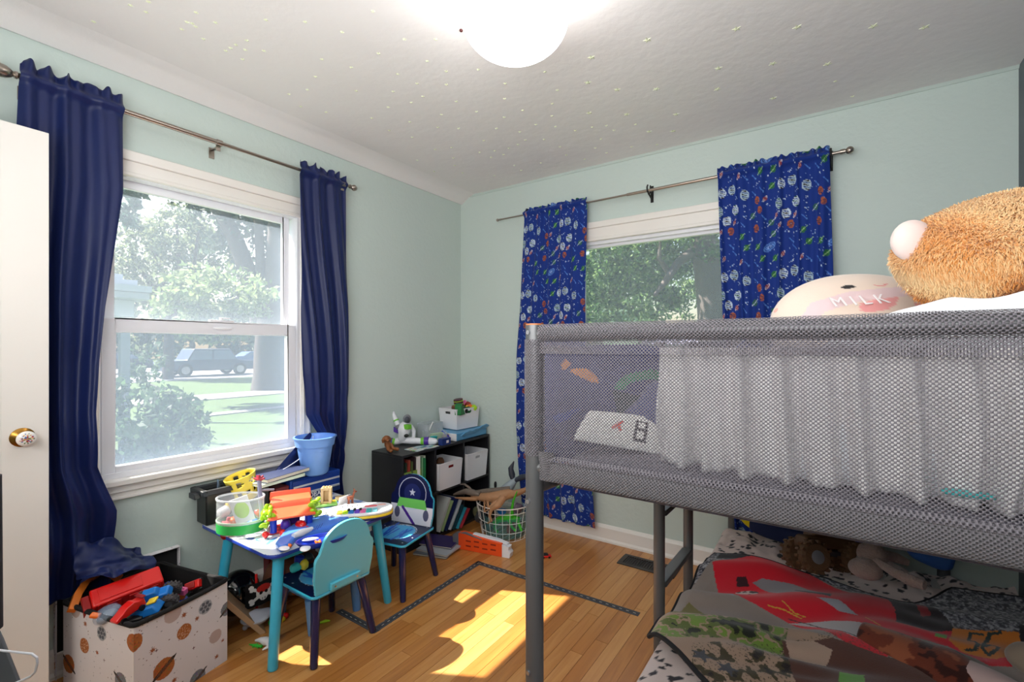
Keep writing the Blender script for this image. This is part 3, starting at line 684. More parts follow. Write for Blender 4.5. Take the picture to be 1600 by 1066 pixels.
def bp(u, v, z): return N + e1 * u + e2 * v + UZ * z     # box coordinates: u to the left, v to the back
tk = thing('toy_truck', 'long red toy truck trailer lying across the toy box', 'toy truck', bp(.2, .2, .25))
a = X(140, 930, .27); b = X(250, 893, .20)
a = Zp(142, 945, .325); b = Zp(252, 903, .345); ax = (b - a); Lr = ax.length; ax.normalize(); rot = frame((0, 0, 0), ax, (-ax.y, ax.x, 0)).to_3x3() @ Euler((.55, 0, 0)).to_matrix()
c = (a + b) / 2 + Vector((0, 0, .0))
MB().box(c, (Lr, .075, .065), rot).build('trailer_body', M_red, tk, bevel=.006)
m = MB()
for t, w in ((-.22, .10), (.12, .13), (.36, .06)): m.box(c + rot @ Vector((t * Lr, -.0375, .008)), (Lr * w * 2, .004, .026), rot); 
for t in (-.42, .46): m.box(c + rot @ Vector((t * Lr, -.037, 0)), (.006, .006, .062), rot)
m.box(c + rot @ Vector((-.1 * Lr, 0, .034)), (Lr * .6, .05, .004), rot); m.build('raised_panel', M_red, tk, bevel=.0015)
m = MB()
for t in (-.36, -.44): m.cyl(c + rot @ Vector((t * Lr, -.04, -.03)), c + rot @ Vector((t * Lr, .04, -.03)), .014)
m.build('wheel', M_blk, tk, smooth=True)
m = MB(); m.box(c + rot @ Vector((-.5 * Lr - .012, 0, -.004)), (.024, .06, .045), rot); m.build('hitch', M_dred, tk, bevel=.004)
# orange arc track
pts = [Zp(112, 955, .31), Zp(121, 930, .345), Zp(136, 907, .37), Zp(158, 894, .38), Zp(176, 897, .365), Zp(188, 905, .34)]
m = MB(); nn = (pts[3] - pts[0]).cross(pts[5] - pts[0]).normalized(); ps = []
cen = sum(pts, Vector()) / 6
for i, p in enumerate(pts):
    t = (pts[min(i + 1, 5)] - pts[max(i - 1, 0)]).normalized(); q = t.cross(nn).normalized()
    ps.append([p + q * .012 + nn * .012, p - q * .012 + nn * .012, p - q * .012 - nn * .012, p + q * .012 - nn * .012])
m.add([v for r in ps for v in r], [(i * 4 + j, i * 4 + (j + 1) % 4, i * 4 + 4 + (j + 1) % 4, i * 4 + 4 + j) for i in range(5) for j in range(4)] + [(0, 1, 2, 3), (23, 22, 21, 20)])
solo(m, 'toy_track', pm('orange_track', (226, 120, 36), .4), 'curved orange toy track piece standing at the left of the box', 'toy track', bevel=.002)
# clear dome toy, red racer, blue vehicle, trucks
gd = thing('toy_disc', 'clear grey plastic dome toy beside the red truck in the box', 'toy', Zp(170, 958, .31))
p = Zp(168, 960, .318); m = MB(); m.ball(p, (.047, .04, .028), 24, rot=(.3, -.3, .2)); m.build('clear_dome', M_cbl, gd, smooth=True)
m = MB(); m.ball(p - Vector((0, 0, .008)), (.034, .03, .018), 20, rot=(.3, -.3, .2)); m.build('core', pm('grey_core', (150, 155, 165), .4), gd, smooth=True)
m = MB(); m.box(Zp(149, 962, .33), (.03, .02, .012), (.2, .3, .9)); m.build('orange_tab', M_orange, gd, bevel=.004, label='orange tab')
rc = thing('toy_car', 'slim red toy racing car tipped up at the front rim of the box', 'toy car', Zp(200, 960, .31))
a = Zp(176, 972, .335); b = Zp(222, 938, .36); ax = (b - a); Lr = ax.length; ax.normalize(); rot = frame((0, 0, 0), ax, (0, 0, 1)).to_3x3()
c = (a + b) / 2
m = MB(); m.prism([(-.5 * Lr, -.008), (.5 * Lr, -.012), (.5 * Lr, .014), (.30 * Lr, .016), (.18 * Lr, .024), (-.1 * Lr, .02), (-.3 * Lr, .009), (-.5 * Lr, .002)], c - rot @ Vector((0, 0, .016)), rot @ Vector((1, 0, 0)), rot @ Vector((0, 1, 0)), .034); m.build('body', M_red, rc, bevel=.003)
m = MB()
for s in (-.3, .32):
    for t in (-.02, .02): m.cyl(c + rot @ Vector((s * Lr, -.012, t - .003)), c + rot @ Vector((s * Lr, -.012, t + .003)), .010)
m.build('wheel', M_blk, rc, smooth=True)
m = MB(); m.box(c + rot @ Vector((.48 * Lr, .02, 0)), (.012, .004, .04), rot); m.build('spoiler', M_dred, rc)
bv = thing('toy_vehicle', 'bright blue toy vehicle with a yellow hatch in the box', 'toy vehicle', Zp(230, 950, .31))
a = Zp(228, 952, .325); rot = Euler((.25, -.3, .75)).to_matrix()
m = MB(); m.box(a, (.10, .055, .03), rot, .75); m.box(a + rot @ Vector((-.02, 0, .022)), (.045, .04, .018), rot, .7); m.build('body', M_blue, bv, bevel=.005)
m = MB(); m.box(a + rot @ Vector((.028, .005, .02)), (.03, .028, .008), rot); m.build('hatch', M_yel, bv, bevel=.003, label='yellow hatch')
def monster(name, label, p, s, rot, mb, mt, parent=None):
    t = thing(name, label, 'toy truck', p); R = Euler(rot).to_matrix(); p = Vector(p)
    m = MB(); m.box(p + R @ Vector((0, 0, .02 * s)), (.09 * s, .034 * s, .018 * s), R, .85); m.box(p + R @ Vector((-.005 * s, 0, .036 * s)), (.045 * s, .03 * s, .016 * s), R, .75); m.build('body', mb, t, bevel=.003 * s)
    m = MB(); m.box(p + R @ Vector((0, 0, .003 * s)), (.075 * s, .02 * s, .008 * s), R)
    for sx in (-1, 1): m.cyl(p + R @ Vector((sx * .034 * s, -.03 * s, 0)), p + R @ Vector((sx * .034 * s, .03 * s, 0)), .004 * s, n=8)
    m.build('chassis', M_dgr, t)
    for sx in (-1, 1):
        for sy in (-1, 1):
            c0 = p + R @ Vector((sx * .034 * s, sy * .021 * s, -.001 * s)); dy = R @ Vector((0, 1, 0)); m = MB()
            m.lathe([(.010 * s, -.010 * s), (.019 * s, -.010 * s), (.0225 * s, -.006 * s), (.0225 * s, .006 * s), (.019 * s, .010 * s), (.010 * s, .010 * s)], c0, 20, R @ Matrix.Rotation(PI / 2, 3, 'X'))
            for k in range(14):
                an = 2 * PI * k / 14; d_ = R @ Vector((math.cos(an), 0, math.sin(an)))
                for z in (-.006, .006): m.box(c0 + d_ * .0225 * s + dy * z * s, (.004 * s, .008 * s, .0045 * s), frame((0, 0, 0), R @ Vector((-math.sin(an), 0, math.cos(an))), dy).to_3x3())
            w = m.build('wheel', mt, t)
            m = MB(); m.lathe([(.004 * s, .011 * s * sy), (.010 * s, .010 * s * sy), (.011 * s, .004 * s * sy)], c0, 16, R @ Matrix.Rotation(-PI / 2, 3, 'X')); m.build('hub', pm('silver_hub', (170, 172, 178), .3, .7), w, smooth=True)
    return t
M_tyre = pm('grey_tyre', (72, 68, 70), .8, bump=.3, bscale=90)
monster('monster_truck', 'blue monster truck with fat grey tyres in the toy box', Zp(246, 937, .325), 1.25, (.5, -.25, .9), M_blue, M_tyre)
m = MB(); m.cyl(Zp(222, 943, .33), Zp(250, 925, .345), .005); solo(m, 'toy_dart', M_orange, 'thin orange foam dart sticking up between the toys in the box', 'toy dart', smooth=True)
m = MB(); m.box(Zp(286, 924, .318), (.026, .02, .022), (.2, .1, .5)); 
for k in (-1, 1): m.cyl(Zp(286, 924, .318) + Vector((k * .006, 0, .01)), Zp(286, 924, .318) + Vector((k * .006, 0, .015)), .004)
solo(m, 'toy_brick', M_pink, 'small pink toy brick in the box near its right corner', 'toy brick', bevel=.0015)
rw = thing('toy_wagon', 'small red toy wagon tipped up at the right of the box', 'toy wagon', Zp(302, 914, .32))
p = Zp(302, 915, .325); rot = Euler((1.0, -.35, .75)).to_matrix()
MB().box(p, (.055, .03, .022), rot).build('body', M_red, rw, bevel=.003)
m = MB(); m.box(p + rot @ Vector((-.005, 0, .013)), (.035, .022, .006), rot); m.build('raised_panel', M_dred, rw, bevel=.001)
m = MB()
for sx in (-.02, .02):
    for sy in (-.017, .017): m.cyl(p + rot @ Vector((sx, sy - .003, -.013)), p + rot @ Vector((sx, sy + .003, -.013)), .008)
m.build('wheel', M_blk, rw, smooth=True)
m = MB(); m.ball(Zp(210, 968, .305), (.03, .02, .014), 16, lump=.15); m.cyl(Zp(200, 972, .31), Zp(222, 966, .315), .007); solo(m, 'toy_blaster', M_blk, 'black plastic toy part at the near corner of the box', 'toy', smooth=True)
# hidden bulk of the pile: toy bricks of mixed colours under the ones on top
M_pile = [pm('pile_red', (170, 30, 30), .4), pm('pile_grey', (90, 92, 100), .4), pm('pile_green', (50, 120, 70), .4), pm('pile_blue', (40, 70, 160), .4), pm('pile_orange', (200, 100, 40), .4)]
m = MB(); rr = random.Random(5)
for k in range(130):
    m.mi = k % 5; s = rr.uniform(.018, .04); m.box(bp(rr.uniform(.05, BXW - .05), rr.uniform(.05, BXD - .05), rr.uniform(.22, .282)), (s, s * rr.uniform(.5, 1), s * rr.uniform(.4, .8)), (rr.uniform(0, 3), rr.uniform(0, 3), rr.uniform(0, 3)))
o = solo(m, 'small_toys', M_pile, 'mixed small toys heaped at the bottom of the planet box', 'toys'); o['kind'] = 'stuff'
m = MB(); m.box(bp(BXW / 2, BXD / 2, .12), (BXW - .03, BXD - .03, .2), Rb); o2 = m.build('toy_filling', M_dgr, o)
# ---------------------------------------------------------------- kids table
M_lb = pm('light_blue_lacquer', (62, 190, 228), .3, var=.03, coat=.2)
M_lb2 = pm('turquoise_board', (96, 198, 220), .4, var=.03)
M_nv = pm('navy_lacquer', (16, 28, 80), .22, var=.05, coat=.4)
TX0, TX1, TY0, TY1, TZ = .05, .672, -1.885, -1.262, .45
def rrect(x0, x1, y0, y1, r, n=6):
    P = []
    for cx, cy, a in ((x1 - r, y1 - r, 0), (x0 + r, y1 - r, 90), (x0 + r, y0 + r, 180), (x1 - r, y0 + r, 270)):
        for k in range(n + 1): t = math.radians(a + 90 * k / n); P.append((cx + r * math.cos(t), cy + r * math.sin(t)))
    return P
tb = thing('kids_table', 'light blue childrens table with a printed top, covered in toys below the left window', 'table', ((TX0 + TX1) / 2, (TY0 + TY1) / 2, 0))
m = MB(); m.prism(rrect(TX0, TX1, TY0, TY1, .05), (0, 0, TZ - .016), (1, 0, 0), (0, 1, 0), .014); m.build('tabletop', pm('table_edge_blue', (40, 70, 170), .35), tb, bevel=.003)
cv = Canvas(.625, .63, 400, (222, 226, 232)); rr = random.Random(8)
for _ in range(40): cv.ell(rr.uniform(0, .53), rr.uniform(0, .63), rr.uniform(.01, .05), rr.uniform(.008, .03), rr.choice([(120, 150, 210), (200, 190, 200), (90, 120, 190), (235, 238, 240), (170, 180, 200)]), rr.uniform(0, 3))
for k in range(8): cv.line(.40 + k * .012, .02 + k * .004, .46 + k * .01, .11, .004, (120, 200, 215))
cv.poly([(.30, 0), (.47, .03), (.44, .10), (.33, .06)], (228, 226, 232)); cv.ell(.42, .07, .03, .018, (100, 190, 210), .5, .3); cv.ell(.37, .045, .02, .012, (40, 70, 150), .4)
def tf(U, V):
    a = np.clip(np.minimum(U, 1 - U) * (TX1 - TX0), 0, .05); b = np.clip(np.minimum(V, 1 - V) * (TY1 - TY0), 0, .05)
    return TX0 + U * (TX1 - TX0), TY0 + V * (TY1 - TY0), TZ + 0 * U
def kt(U, V):
    a = np.minimum(U, 1 - U) * (TX1 - TX0); b = np.minimum(V, 1 - V) * (TY1 - TY0); return ~((a < .05) & (b < .05) & (np.hypot(.05 - a, .05 - b) > .048))
sheet('printed_top', tf, 150, 180, vc('table_print', .3, bump=0), tb, cv, cw=.62, ch=.63, keep=kt)
for fx, fy in ((.645, -1.865), (.635, -1.285), (.165, -1.865), (.165, -1.285)):
    cx, cy = (TX0 + TX1) / 2, (TY0 + TY1) / 2; tx = fx + (.41 - fx) * .16; ty = fy + (cy - fy) * .16
    m = MB(); m.tube([(fx, fy, 0), (fx + (tx - fx) * .02, fy + (ty - fy) * .02, .006), (tx, ty, TZ - .016)], [.0165, .019, .022], 20); m.build('leg', M_lb, tb, smooth=True)
m = MB(); z0, z1 = TZ - .05, TZ - .016; sides(m, TX0 + .05, TX1 - .05, 0, 0, 0, 0, 0) if False else None
m.mm((.19, TY0 + .05, z0), (TX1 - .06, TY0 + .065, z1)); m.mm((.19, TY1 - .065, z0), (TX1 - .06, TY1 - .05, z1)); m.mm((.175, TY0 + .06, z0), (.19, TY1 - .06, z1)); m.mm((TX1 - .065, TY0 + .06, z0), (TX1 - .05, TY1 - .06, z1))
m.build('apron', M_lb, tb)
# ---------------------------------------------------------------- chairs (local frame: back at +X)
def chair(name, label, c, a, seatcv, backcv, front):
    c = Vector(c); R = Matrix.Rotation(a, 3, 'Z'); t = thing(name, label, 'chair', c, 'childrens wooden chairs')
    def w(x, y, z): return c + R @ Vector((x, y, z))
    ax, ay = R @ Vector((1, 0, 0)), R @ Vector((0, 1, 0)); S = .142; sz = .272
    m = MB(); m.prism(rrect(-S, S, -S, S, .025), w(0, 0, sz - .014), ax, ay, .012); m.build('seat', M_lb, t, bevel=.003)
    def sf(U, V):
        x = (U - .5) * 2 * (S - .003); y = (V - .5) * 2 * (S - .003); p = [c[i] + ax[i] * x + ay[i] * y for i in range(2)]; return p[0], p[1], sz + 0 * U - .001
    sheet('seat_print', sf, 90, 90, vc('seat_print', .3, bump=0), t, seatcv, cw=.28, ch=.28, keep=lambda U, V: ~((np.minimum(U, 1 - U) < .07) & (np.minimum(V, 1 - V) < .07) & (np.hypot(.07 - np.minimum(U, 1 - U), .07 - np.minimum(V, 1 - V)) > .07)), label='navy printed seat top')
    for sx in (-1, 1):
        for sy in (-1, 1):
            m = MB(); m.tube([w(sx * .148, sy * .142, 0), w(sx * .147, sy * .141, .006), w(sx * .105, sy * .105, sz - .016)], [.0125, .0155, .019], 18); m.build('leg', M_nv, t, smooth=True)
            
    for sy in (-1, 1): m = MB(); m.cyl(w(.105, sy * .105, sz - .022), w(.105, sy * .105, sz - .012), .023); m.build('leg_socket', M_lb, t, smooth=True)
    # arched back board
    out = [(-.128, 0), (.128, 0), (.138, .06), (.140, .135), (.136, .15), (.122, .165), (.116, .185)]
    arc = [(.112 * math.cos(q), .185 + .085 * math.sin(q)) for q in np.linspace(.12, PI - .12, 20)]
    out = out + arc + [(-.116, .185), (-.122, .165), (-.136, .15), (-.140, .135), (-.138, .06)]
    tilt = Vector((.10, 0, 1)).normalized(); up = R @ tilt; o0 = w(.128, 0, sz)
    m = MB(); m.prism(out, o0, ay, up, .014 * front); m.build('backrest', M_lb2 if front > 0 else M_lb, t, bevel=.002)
    # printed face of the back board
    nn = ax - up * ax.dot(up); nn.normalize()
    off = -nn * .0012 if front > 0 else -nn * .0155
    P = np.array(out)
    def bf(U, V):
        x = (U - .5) * .28; y = V * .27; return tuple(o0[i] + ay[i] * x + up[i] * y + off[i] for i in range(3))
    inside = Canvas(.28, .27, 400, (0, 0, 0)); inside.poly([(p[0] + .14, p[1]) for p in out], (255, 255, 255))
    sheet('back_print', bf, 140, 135, vc('back_print', .3, bump=0), t, backcv, cw=.28, ch=.27, keep=lambda U, V: inside.at(U * .28, V * .27)[..., 0] > .5, label='printed face of the backrest')
    # rear support block with screws
    if True:
        m = MB(); oo = w(.128, 0, sz) + nn * (.0145 if front > 0 else .0015)
        m.prism([(-.07, .002), (.07, .002), (.07, .032), (-.07, .032)], oo, ay, up, .014) ; b = m.build('back_block', M_lb2 if front > 0 else M_lb, t, bevel=.002)
        m = MB()
        for q in (-.052, .052): m.cyl(oo + ay * q + up * .017 + nn * .012, oo + ay * q + up * .017 + nn * .0155, .004)
        m.build('screw', M_nickel, b, smooth=True)
    return t
sc_ = Canvas(.28, .28, 500, (14, 26, 66)); sc_.ell(.14, .14, .10, .10, (225, 235, 245)); sc_.ell(.135, .14, .095, .095, (70, 170, 225)); sc_.ell(.135, .14, .10, .10, (20, 30, 90), 0, .04)
rr = random.Random(4)
for _ in range(9): y = rr.uniform(.08, .2); sc_.line(rr.uniform(.03, .12), y, rr.uniform(.16, .25), y + rr.uniform(-.03, .03), .012, rr.choice([(30, 90, 205), (40, 120, 220), (24, 80, 190)]))
for q in ((.03, .03), (.25, .03), (.03, .25), (.25, .25), (.10, .02), (.18, .26)): sc_.ell(q[0], q[1], .004, .004, (220, 225, 235))
# plain colour design: navy dome, green band, white lower part with a purple sash
bk = Canvas(.28, .27, 500, (16, 24, 74))
bk.poly([(0, 0), (.28, 0), (.28, .10), (0, .10)], (226, 226, 236)); bk.ell(.14, .165, .092, .088, (205, 212, 235), 0, .045); bk.ell(.14, .165, .055, .053, (34, 44, 104))
bk.poly([(.04, .085), (.24, .085), (.225, .135), (.055, .135)], (118, 208, 100)); bk.line(.20, .085, .12, .0, .016, (84, 44, 150)); bk.ell(.235, .055, .018, .03, (90, 92, 120)); bk.ell(.045, .055, .018, .03, (90, 92, 120))
bk.star(.14, .17, .022, (214, 218, 235), 5, .3, .42)
chair('kids_chair', 'turquoise-backed childrens chair pushed under the toy table, its back to the room', (.622, -1.628, 0), 0, sc_, bk, 1)
chair('kids_chair', 'childrens chair with navy, green and white printed backrest beside the black cube shelf', (.528, -1.125, 0), math.radians(101), sc_, bk, -1)
# step stool under the front chair
st = thing('step_stool', 'low pale blue plastic step stool on the floor under the front chair', 'stool', (.42, -1.52, 0))
M_pb = pm('pale_blue_plastic', (92, 140, 196), .4)
m = MB(); m.prism(rrect(.30, .58, -1.66, -1.40, .05), (0, 0, .145), (1, 0, 0), (0, 1, 0), .018); m.build('seat', M_pb, st, bevel=.006)
m = MB(); m.prism(rrect(.33, .55, -1.63, -1.43, .04), (0, 0, .163), (1, 0, 0), (0, 1, 0), .003); m.build('grip_mat', pm('maroon_mat', (120, 40, 50), .8), st, bevel=.001, label='maroon mat')
for fx, fy in ((.315, -1.645), (.565, -1.645), (.315, -1.415), (.565, -1.415)):
    m = MB(); m.tube([(fx, fy, 0), (fx + (.44 - fx) * .12, fy + (-1.53 + -fy) * .0 , .148)], [.018, .024], 14); m.build('leg', M_pb, st, smooth=True)
# ---------------------------------------------------------------- black cube shelf
M_shelf = pm('black_laminate', (26, 26, 30), .45, var=.05, bump=.05, bscale=80)
sh = thing('cube_shelf', 'black six-cube shelf in the corner, loaded with books, bins and toys', 'shelf', (.165, -.45, 0))
SX0, SX1, SY0, SY1, SZ = .026, .305, -.892, -.026, .598
cys = [SY0 + .0075 + k * (SY1 - SY0 - .015) / 3 for k in range(4)]
def bd(nm, a, b): MB().mm(a, b).build(nm, M_shelf, sh, bevel=.0012)
bd('top_panel', (SX0, SY0, SZ - .015), (SX1, SY1, SZ))
bd('shelf_board', (SX0, SY0 + .0155, .291), (SX1 - .002, SY1 - .0155, .306)); bd('bottom_panel', (SX0, SY0 + .0155, .0), (SX1 - .002, SY1 - .0155, .02))
bd('side_panel', (SX0, SY0, 0), (SX1, SY0 + .015, SZ - .0155)); bd('side_panel', (SX0, SY1 - .015, 0), (SX1, SY1, SZ - .0155))
for c in cys[1:3]:
    bd('divider', (SX0, c - .0075, .307), (SX1 - .003, c + .0075, SZ - .0155)); bd('divider', (SX0, c - .0075, .021), (SX1 - .003, c + .0075, .290))
bd('back_panel', (SX0 - .004, SY0 + .002, .002), (SX0 - .0005, SY1 - .002, SZ - .002))
M_page = pm('book_pages', (226, 218, 198), .8, var=.08, scale=1, stretch=(1, 300, 300))
def book(label, c, d, rot, col, group, spine=None, name='book'):
    """d = (thickness, depth spine to fore-edge, height); local x thickness, local y towards the spine"""
    c = Vector(c); R = Euler(rot).to_matrix() if not isinstance(rot, Matrix) else rot; t = thing(name, label, 'book', c, group)
    Mc = pm('book_cover', col, .4, var=.05)
    for s in (-1, 1):
        MB().box(c + R @ Vector((s * (d[0] / 2 - .001), 0, 0)), (.002, d[1], d[2]), R).build('cover', Mc, t)
    MB().box(c + R @ Vector((0, d[1] / 2 - .001, 0)), (d[0] - .0042, .002, d[2]), R).build('spine', Mc if spine is None else pm('book_spine', spine, .45), t)
    MB().box(c + R @ Vector((0, -.0015, 0)), (d[0] - .0044, d[1] - .006, d[2] - .006), R).build('pages', M_page, t)
    return t
RS = Matrix(((0, 1, 0), (1, 0, 0), (0, 0, -1)))   # stands upright, spine facing +x
RS = Matrix(((0, 1, 0), (-1, 0, 0), (0, 0, 1)))
up_b = [(.012, .235, (40, 60, 44)), (.014, .25, (150, 60, 50)), (.010, .24, (70, 90, 50)), (.016, .19, (122, 158, 66)), (.012, .26, (56, 40, 44)), (.022, .262, (232, 230, 226)), (.016, .255, (236, 234, 228)), (.012, .245, (120, 170, 130)), (.010, .24, (34, 120, 70)), (.014, .25, (206, 214, 190))]
names_b = ['dark green', 'brick red', 'olive', 'grass green', 'dark maroon', 'thick white', 'white', 'pale green', 'emerald green', 'cream']
yy = SY0 + .05
for k, (th, h, col) in enumerate(up_b):
    book('%s book standing upright in the top left cube of the shelf' % names_b[k], (.185 + .01 * (k % 3), yy + th / 2, .3065 + h / 2), (th, .19, h), RS, col, 'books standing in the top left cube'); yy += th + .0035
book('green picture book lying face out before the upright books in the top left cube', (.292, -.80, .3065 + .09), (.008, .15, .18), (0, 0, 0), (128, 160, 64), 'books standing in the top left cube')
# black and white lettering-like print on the maroon spine is too small to read: plain bands
def bin_(label, c, w, d, h, rot=0, cut=True, group='white plastic bins'):
    """open white bin: w along local x, d along y; handle cutouts in the +x and -y faces"""
    c = Vector(c); R = Matrix.Rotation(rot, 3, 'Z'); t = thing('storage_bin', label, 'bin', c, group)
    k = .9; th = .003; hw, hh = .026, .009; zc = h * .82
    def panel(m, half, width, dirx, diry, hole):
        # face plane at +dir*half, width across
        def P(s, z):
            f = k + (1 - k) * z / h; return c + dirx * (half * f) + diry * (s * f) + Vector((0, 0, z))
        def Q(s, z): return P(s, z) - dirx * th
        xs = [-width / 2, -hw, hw, width / 2] if hole else [-width / 2, width / 2]; zs = [0, zc - hh, zc + hh, h] if hole else [0, h]
        for i in range(len(xs) - 1):
            for j in range(len(zs) - 1):
                if hole and i == 1 and j == 1: continue
                a = [P(xs[i], zs[j]), P(xs[i + 1], zs[j]), P(xs[i + 1], zs[j + 1]), P(xs[i], zs[j + 1])]; b = [Q(xs[i], zs[j]), Q(xs[i + 1], zs[j]), Q(xs[i + 1], zs[j + 1]), Q(xs[i], zs[j + 1])]
                m.add(a + b, [(0, 1, 2, 3), (7, 6, 5, 4), (0, 4, 5, 1), (1, 5, 6, 2), (2, 6, 7, 3), (3, 7, 4, 0)])
    X_, Y_ = R @ Vector((1, 0, 0)), R @ Vector((0, 1, 0)); m = MB()
    panel(m, w / 2, d, X_, Y_, cut); panel(m, w / 2, d, -X_, Y_, False); panel(m, d / 2, w, -Y_, X_, cut); panel(m, d / 2, w, Y_, X_, False)
    m.box(c + Vector((0, 0, .002)), (w * k, d * k, .004), R)
    m.build('body', M_wht, t)
    m = MB(); r = [c + X_ * sx * w / 2 + Y_ * sy * d / 2 + Vector((0, 0, h)) for sx, sy in ((1, 1), (-1, 1), (-1, -1), (1, -1))]; lp_ = []
    for i in range(4): a, b = r[i], r[(i + 1) % 4]; lp_ += [a.lerp(b, .04), a.lerp(b, .5), a.lerp(b, .96)]
    m.tube(lp_, .0035, 8, closed=True); m.build('rim', M_wht, t, smooth=True)
    return t
bin_('white bin in the middle top cube, toys showing over its rim', (.215, (cys[1] + cys[2]) / 2 - .005, .3065), .20, .235, .175, 0)
bin_('white bin in the right top cube, turned towards the wall', (.215, (cys[2] + cys[3]) / 2, .3065), .20, .235, .185, 0)
bin_('white bin full of toys on top of the shelf, in the corner', (.135, -.175, .658), .19, .24, .145, math.radians(-4))
# toys in the middle bin and the top bin
def lump_toy(label, p, r, mat, rot=(0, 0, 0), lump=.12, name='toy', cat='toy', seed=1, pw=.8, group=None):
    return solo(MB().ball(p, r, 20, rot, lump, seed, pw), name, mat, label, cat, group, smooth=True)
lump_toy('red toy just inside the handle slot of the middle bin', (.25, -.42, .425), (.035, .03, .03), M_dred)
lump_toy('brown toy figure poking over the rim of the middle bin', (.2, -.45, .46), (.02, .03, .03), pm('brown_toy', (120, 80, 50), .5), seed=3)
lump_toy('dark toy lump in the middle bin', (.24, -.50, .44), (.03, .04, .022), M_dgr, seed=4)
tz = .80
P_ = lambda px, py, x: X(px, py, x)
m = MB(); m.prism([(0, 0), (.075, 0), (.02, .085), (0, .07)], (.20, -.30, .765), (-.25, .95, 0), (0, 0, 1), .05); solo(m, 'toy_roof', M_green if False else pm('grass_green', (26, 120, 60), .5), 'green wedge-shaped toy standing in the top bin', 'toy', bevel=.003)
t = thing('toy_drum', 'dark maroon toy drum with lime bands on top of the bin toys', 'toy', (.12, -.17, .80))
p = Vector((.12, -.165, .835)); MB().lathe([(.034, -.03), (.037, -.028), (.037, .028), (.034, .03)], p, 8, (.15, -.1, .3)).build('body', pm('maroon_toy', (80, 28, 50), .4), t)
m = MB(); Re = Euler((.15, -.1, .3)).to_matrix()
for z in (-.006, .016): m.lathe([(.0385, -.0025), (.0385, .0025)], p + Re @ Vector((0, 0, z)), 8, (.15, -.1, .3))
m.build('lime_band', M_lime, t, label='lime bands')
for k, (y, x, z, mt, nm) in enumerate([(-.10, .17, .80, M_yel, 'yellow'), (-.13, .19, .795, M_orange, 'orange'), (-.16, .2, .79, M_dgreen, 'dark green'), (-.20, .2, .792, M_blk, 'black'), (-.085, .14, .81, M_dred, 'dark red'), (-.07, .10, .815, M_pink, 'pink'), (-.235, .15, .80, pm('brown_toy', (110, 70, 50), .5), 'brown'), (-.14, .13, .80, M_green, 'bright green'), (-.11, .215, .79, M_lime, 'lime')]):
    lump_toy('%s toy piece in the heap on the top bin' % nm, (x, y, z), (.022, .03, .018), mt, (k, k * .7, k * .4), .2, seed=k, pw=.6, group='toy pieces in the top bin')
o = solo(MB().box((.135, -.175, .72), (.15, .2, .11)), 'toys_filling', M_dgr, 'toys filling the white bin on the shelf', 'toys'); o['kind'] = 'stuff'
# light blue carrying case
M_case = pm('case_blue', (92, 160, 205), .4)
cs_ = thing('carrying_case', 'light blue toy carrying case under the top white bin', 'case', (.2, -.2, .6))
m = MB(); m.mm((.05, -.375, .5985), (.285, -.035, .652)); m.build('shell', M_case, cs_, bevel=.006)
m = MB(); m.mm((.05, -.383, .600), (.285, -.3755, .650)); m.build('white_end', M_wht, cs_, bevel=.002, label='white end panel with red patch')
MB().mm((.10, -.3845, .606), (.22, -.3832, .640)).build('red_patch', pm('dull_red', (150, 60, 60), .5), cs_)
m = MB(); m.prism([(-.15, .0), (-.12, .022), (-.06, .026), (-.04, .014), (.05, .014), (.07, .026), (.13, .026), (.17, .0), (.15, -.016), (.1, -.01), (.05, -.014), (-.04, -.014), (-.08, -.008), (-.12, -.016)], (.300, -.20, .652), (0, 1, .10), (.35, 0, .75), .008); m.build('handle_flap', M_case, cs_, bevel=.002)
text('badge', 'ANIMAL', .016, pm('badge_ink', (60, 90, 150), .5), frame((.3055, -.2, .657), (0, 1, .10), (.35, 0, .75)), cs_) if False else None
m = MB(); m.prism([(.03 * math.cos(a), .008 * math.sin(a)) for a in np.linspace(0, 6.28, 16)[:-1]], (.3078, -.19, .657), (0, 1, .10), (.35, 0, .75), -.002); m.build('badge', pm('badge', (70, 110, 170), .4), cs_)
solo(MB().mm((.262, -.535, .5985), (.302, -.455, .642)), 'small_box', pm('navy_box', (24, 50, 120), .45), 'small navy box with a white label at the front of the shelf top', 'box', bevel=.001)
MB().mm((.3022, -.50, .61), (.3028, -.477, .628)).build('label', M_wht, bpy.data.objects['small_box']); bpy.data.objects['label'].location = (0, 0, 0)
# clear boxes with craft things
t = thing('clear_box', 'clear plastic box of craft things with lime and teal cards, beside the blue case', 'box', (.2, -.5, .6))
m = MB(); c = Vector((.17, -.475, .64)); R = Euler((0, .1, -.3)).to_matrix()
for d_, s_ in (((.055, 0, 0), (.002, .13, .075)), ((-.055, 0, 0), (.002, .13, .075)), ((0, .065, 0), (.11, .002, .075)), ((0, -.065, 0), (.11, .002, .075)), ((0, 0, -.037), (.11, .13, .002))): m.box(c + R @ Vector(d_), s_, R)
m.build('tub', M_clr, t)
m = MB(); m.box(c + Vector((.02, -.01, 0)), (.004, .10, .06), (0, .5, -.3)); m.build('lime_card', pm('lime_card', (180, 216, 120), .6), t, label='lime card')
m = MB(); m.box(c + Vector((.035, -.05, -.008)), (.004, .05, .05), (0, .6, -.5)); m.build('teal_card', M_teal, t, label='teal card')
t = thing('clear_box', 'frosted clear box with white paper behind the lime card box', 'box', (.1, -.42, .6))
c = Vector((.085, -.43, .66)); m = MB()
for d_, s_ in (((.05, 0, 0), (.002, .15, .12)), ((-.05, 0, 0), (.002, .15, .12)), ((0, .075, 0), (.1, .002, .12)), ((0, -.075, 0), (.1, .002, .12)), ((0, 0, .06), (.106, .156, .003))): m.box(c + Vector(d_), s_)
m.build('tub', clear('frosted', (215, 225, 230), .38, .3), t)
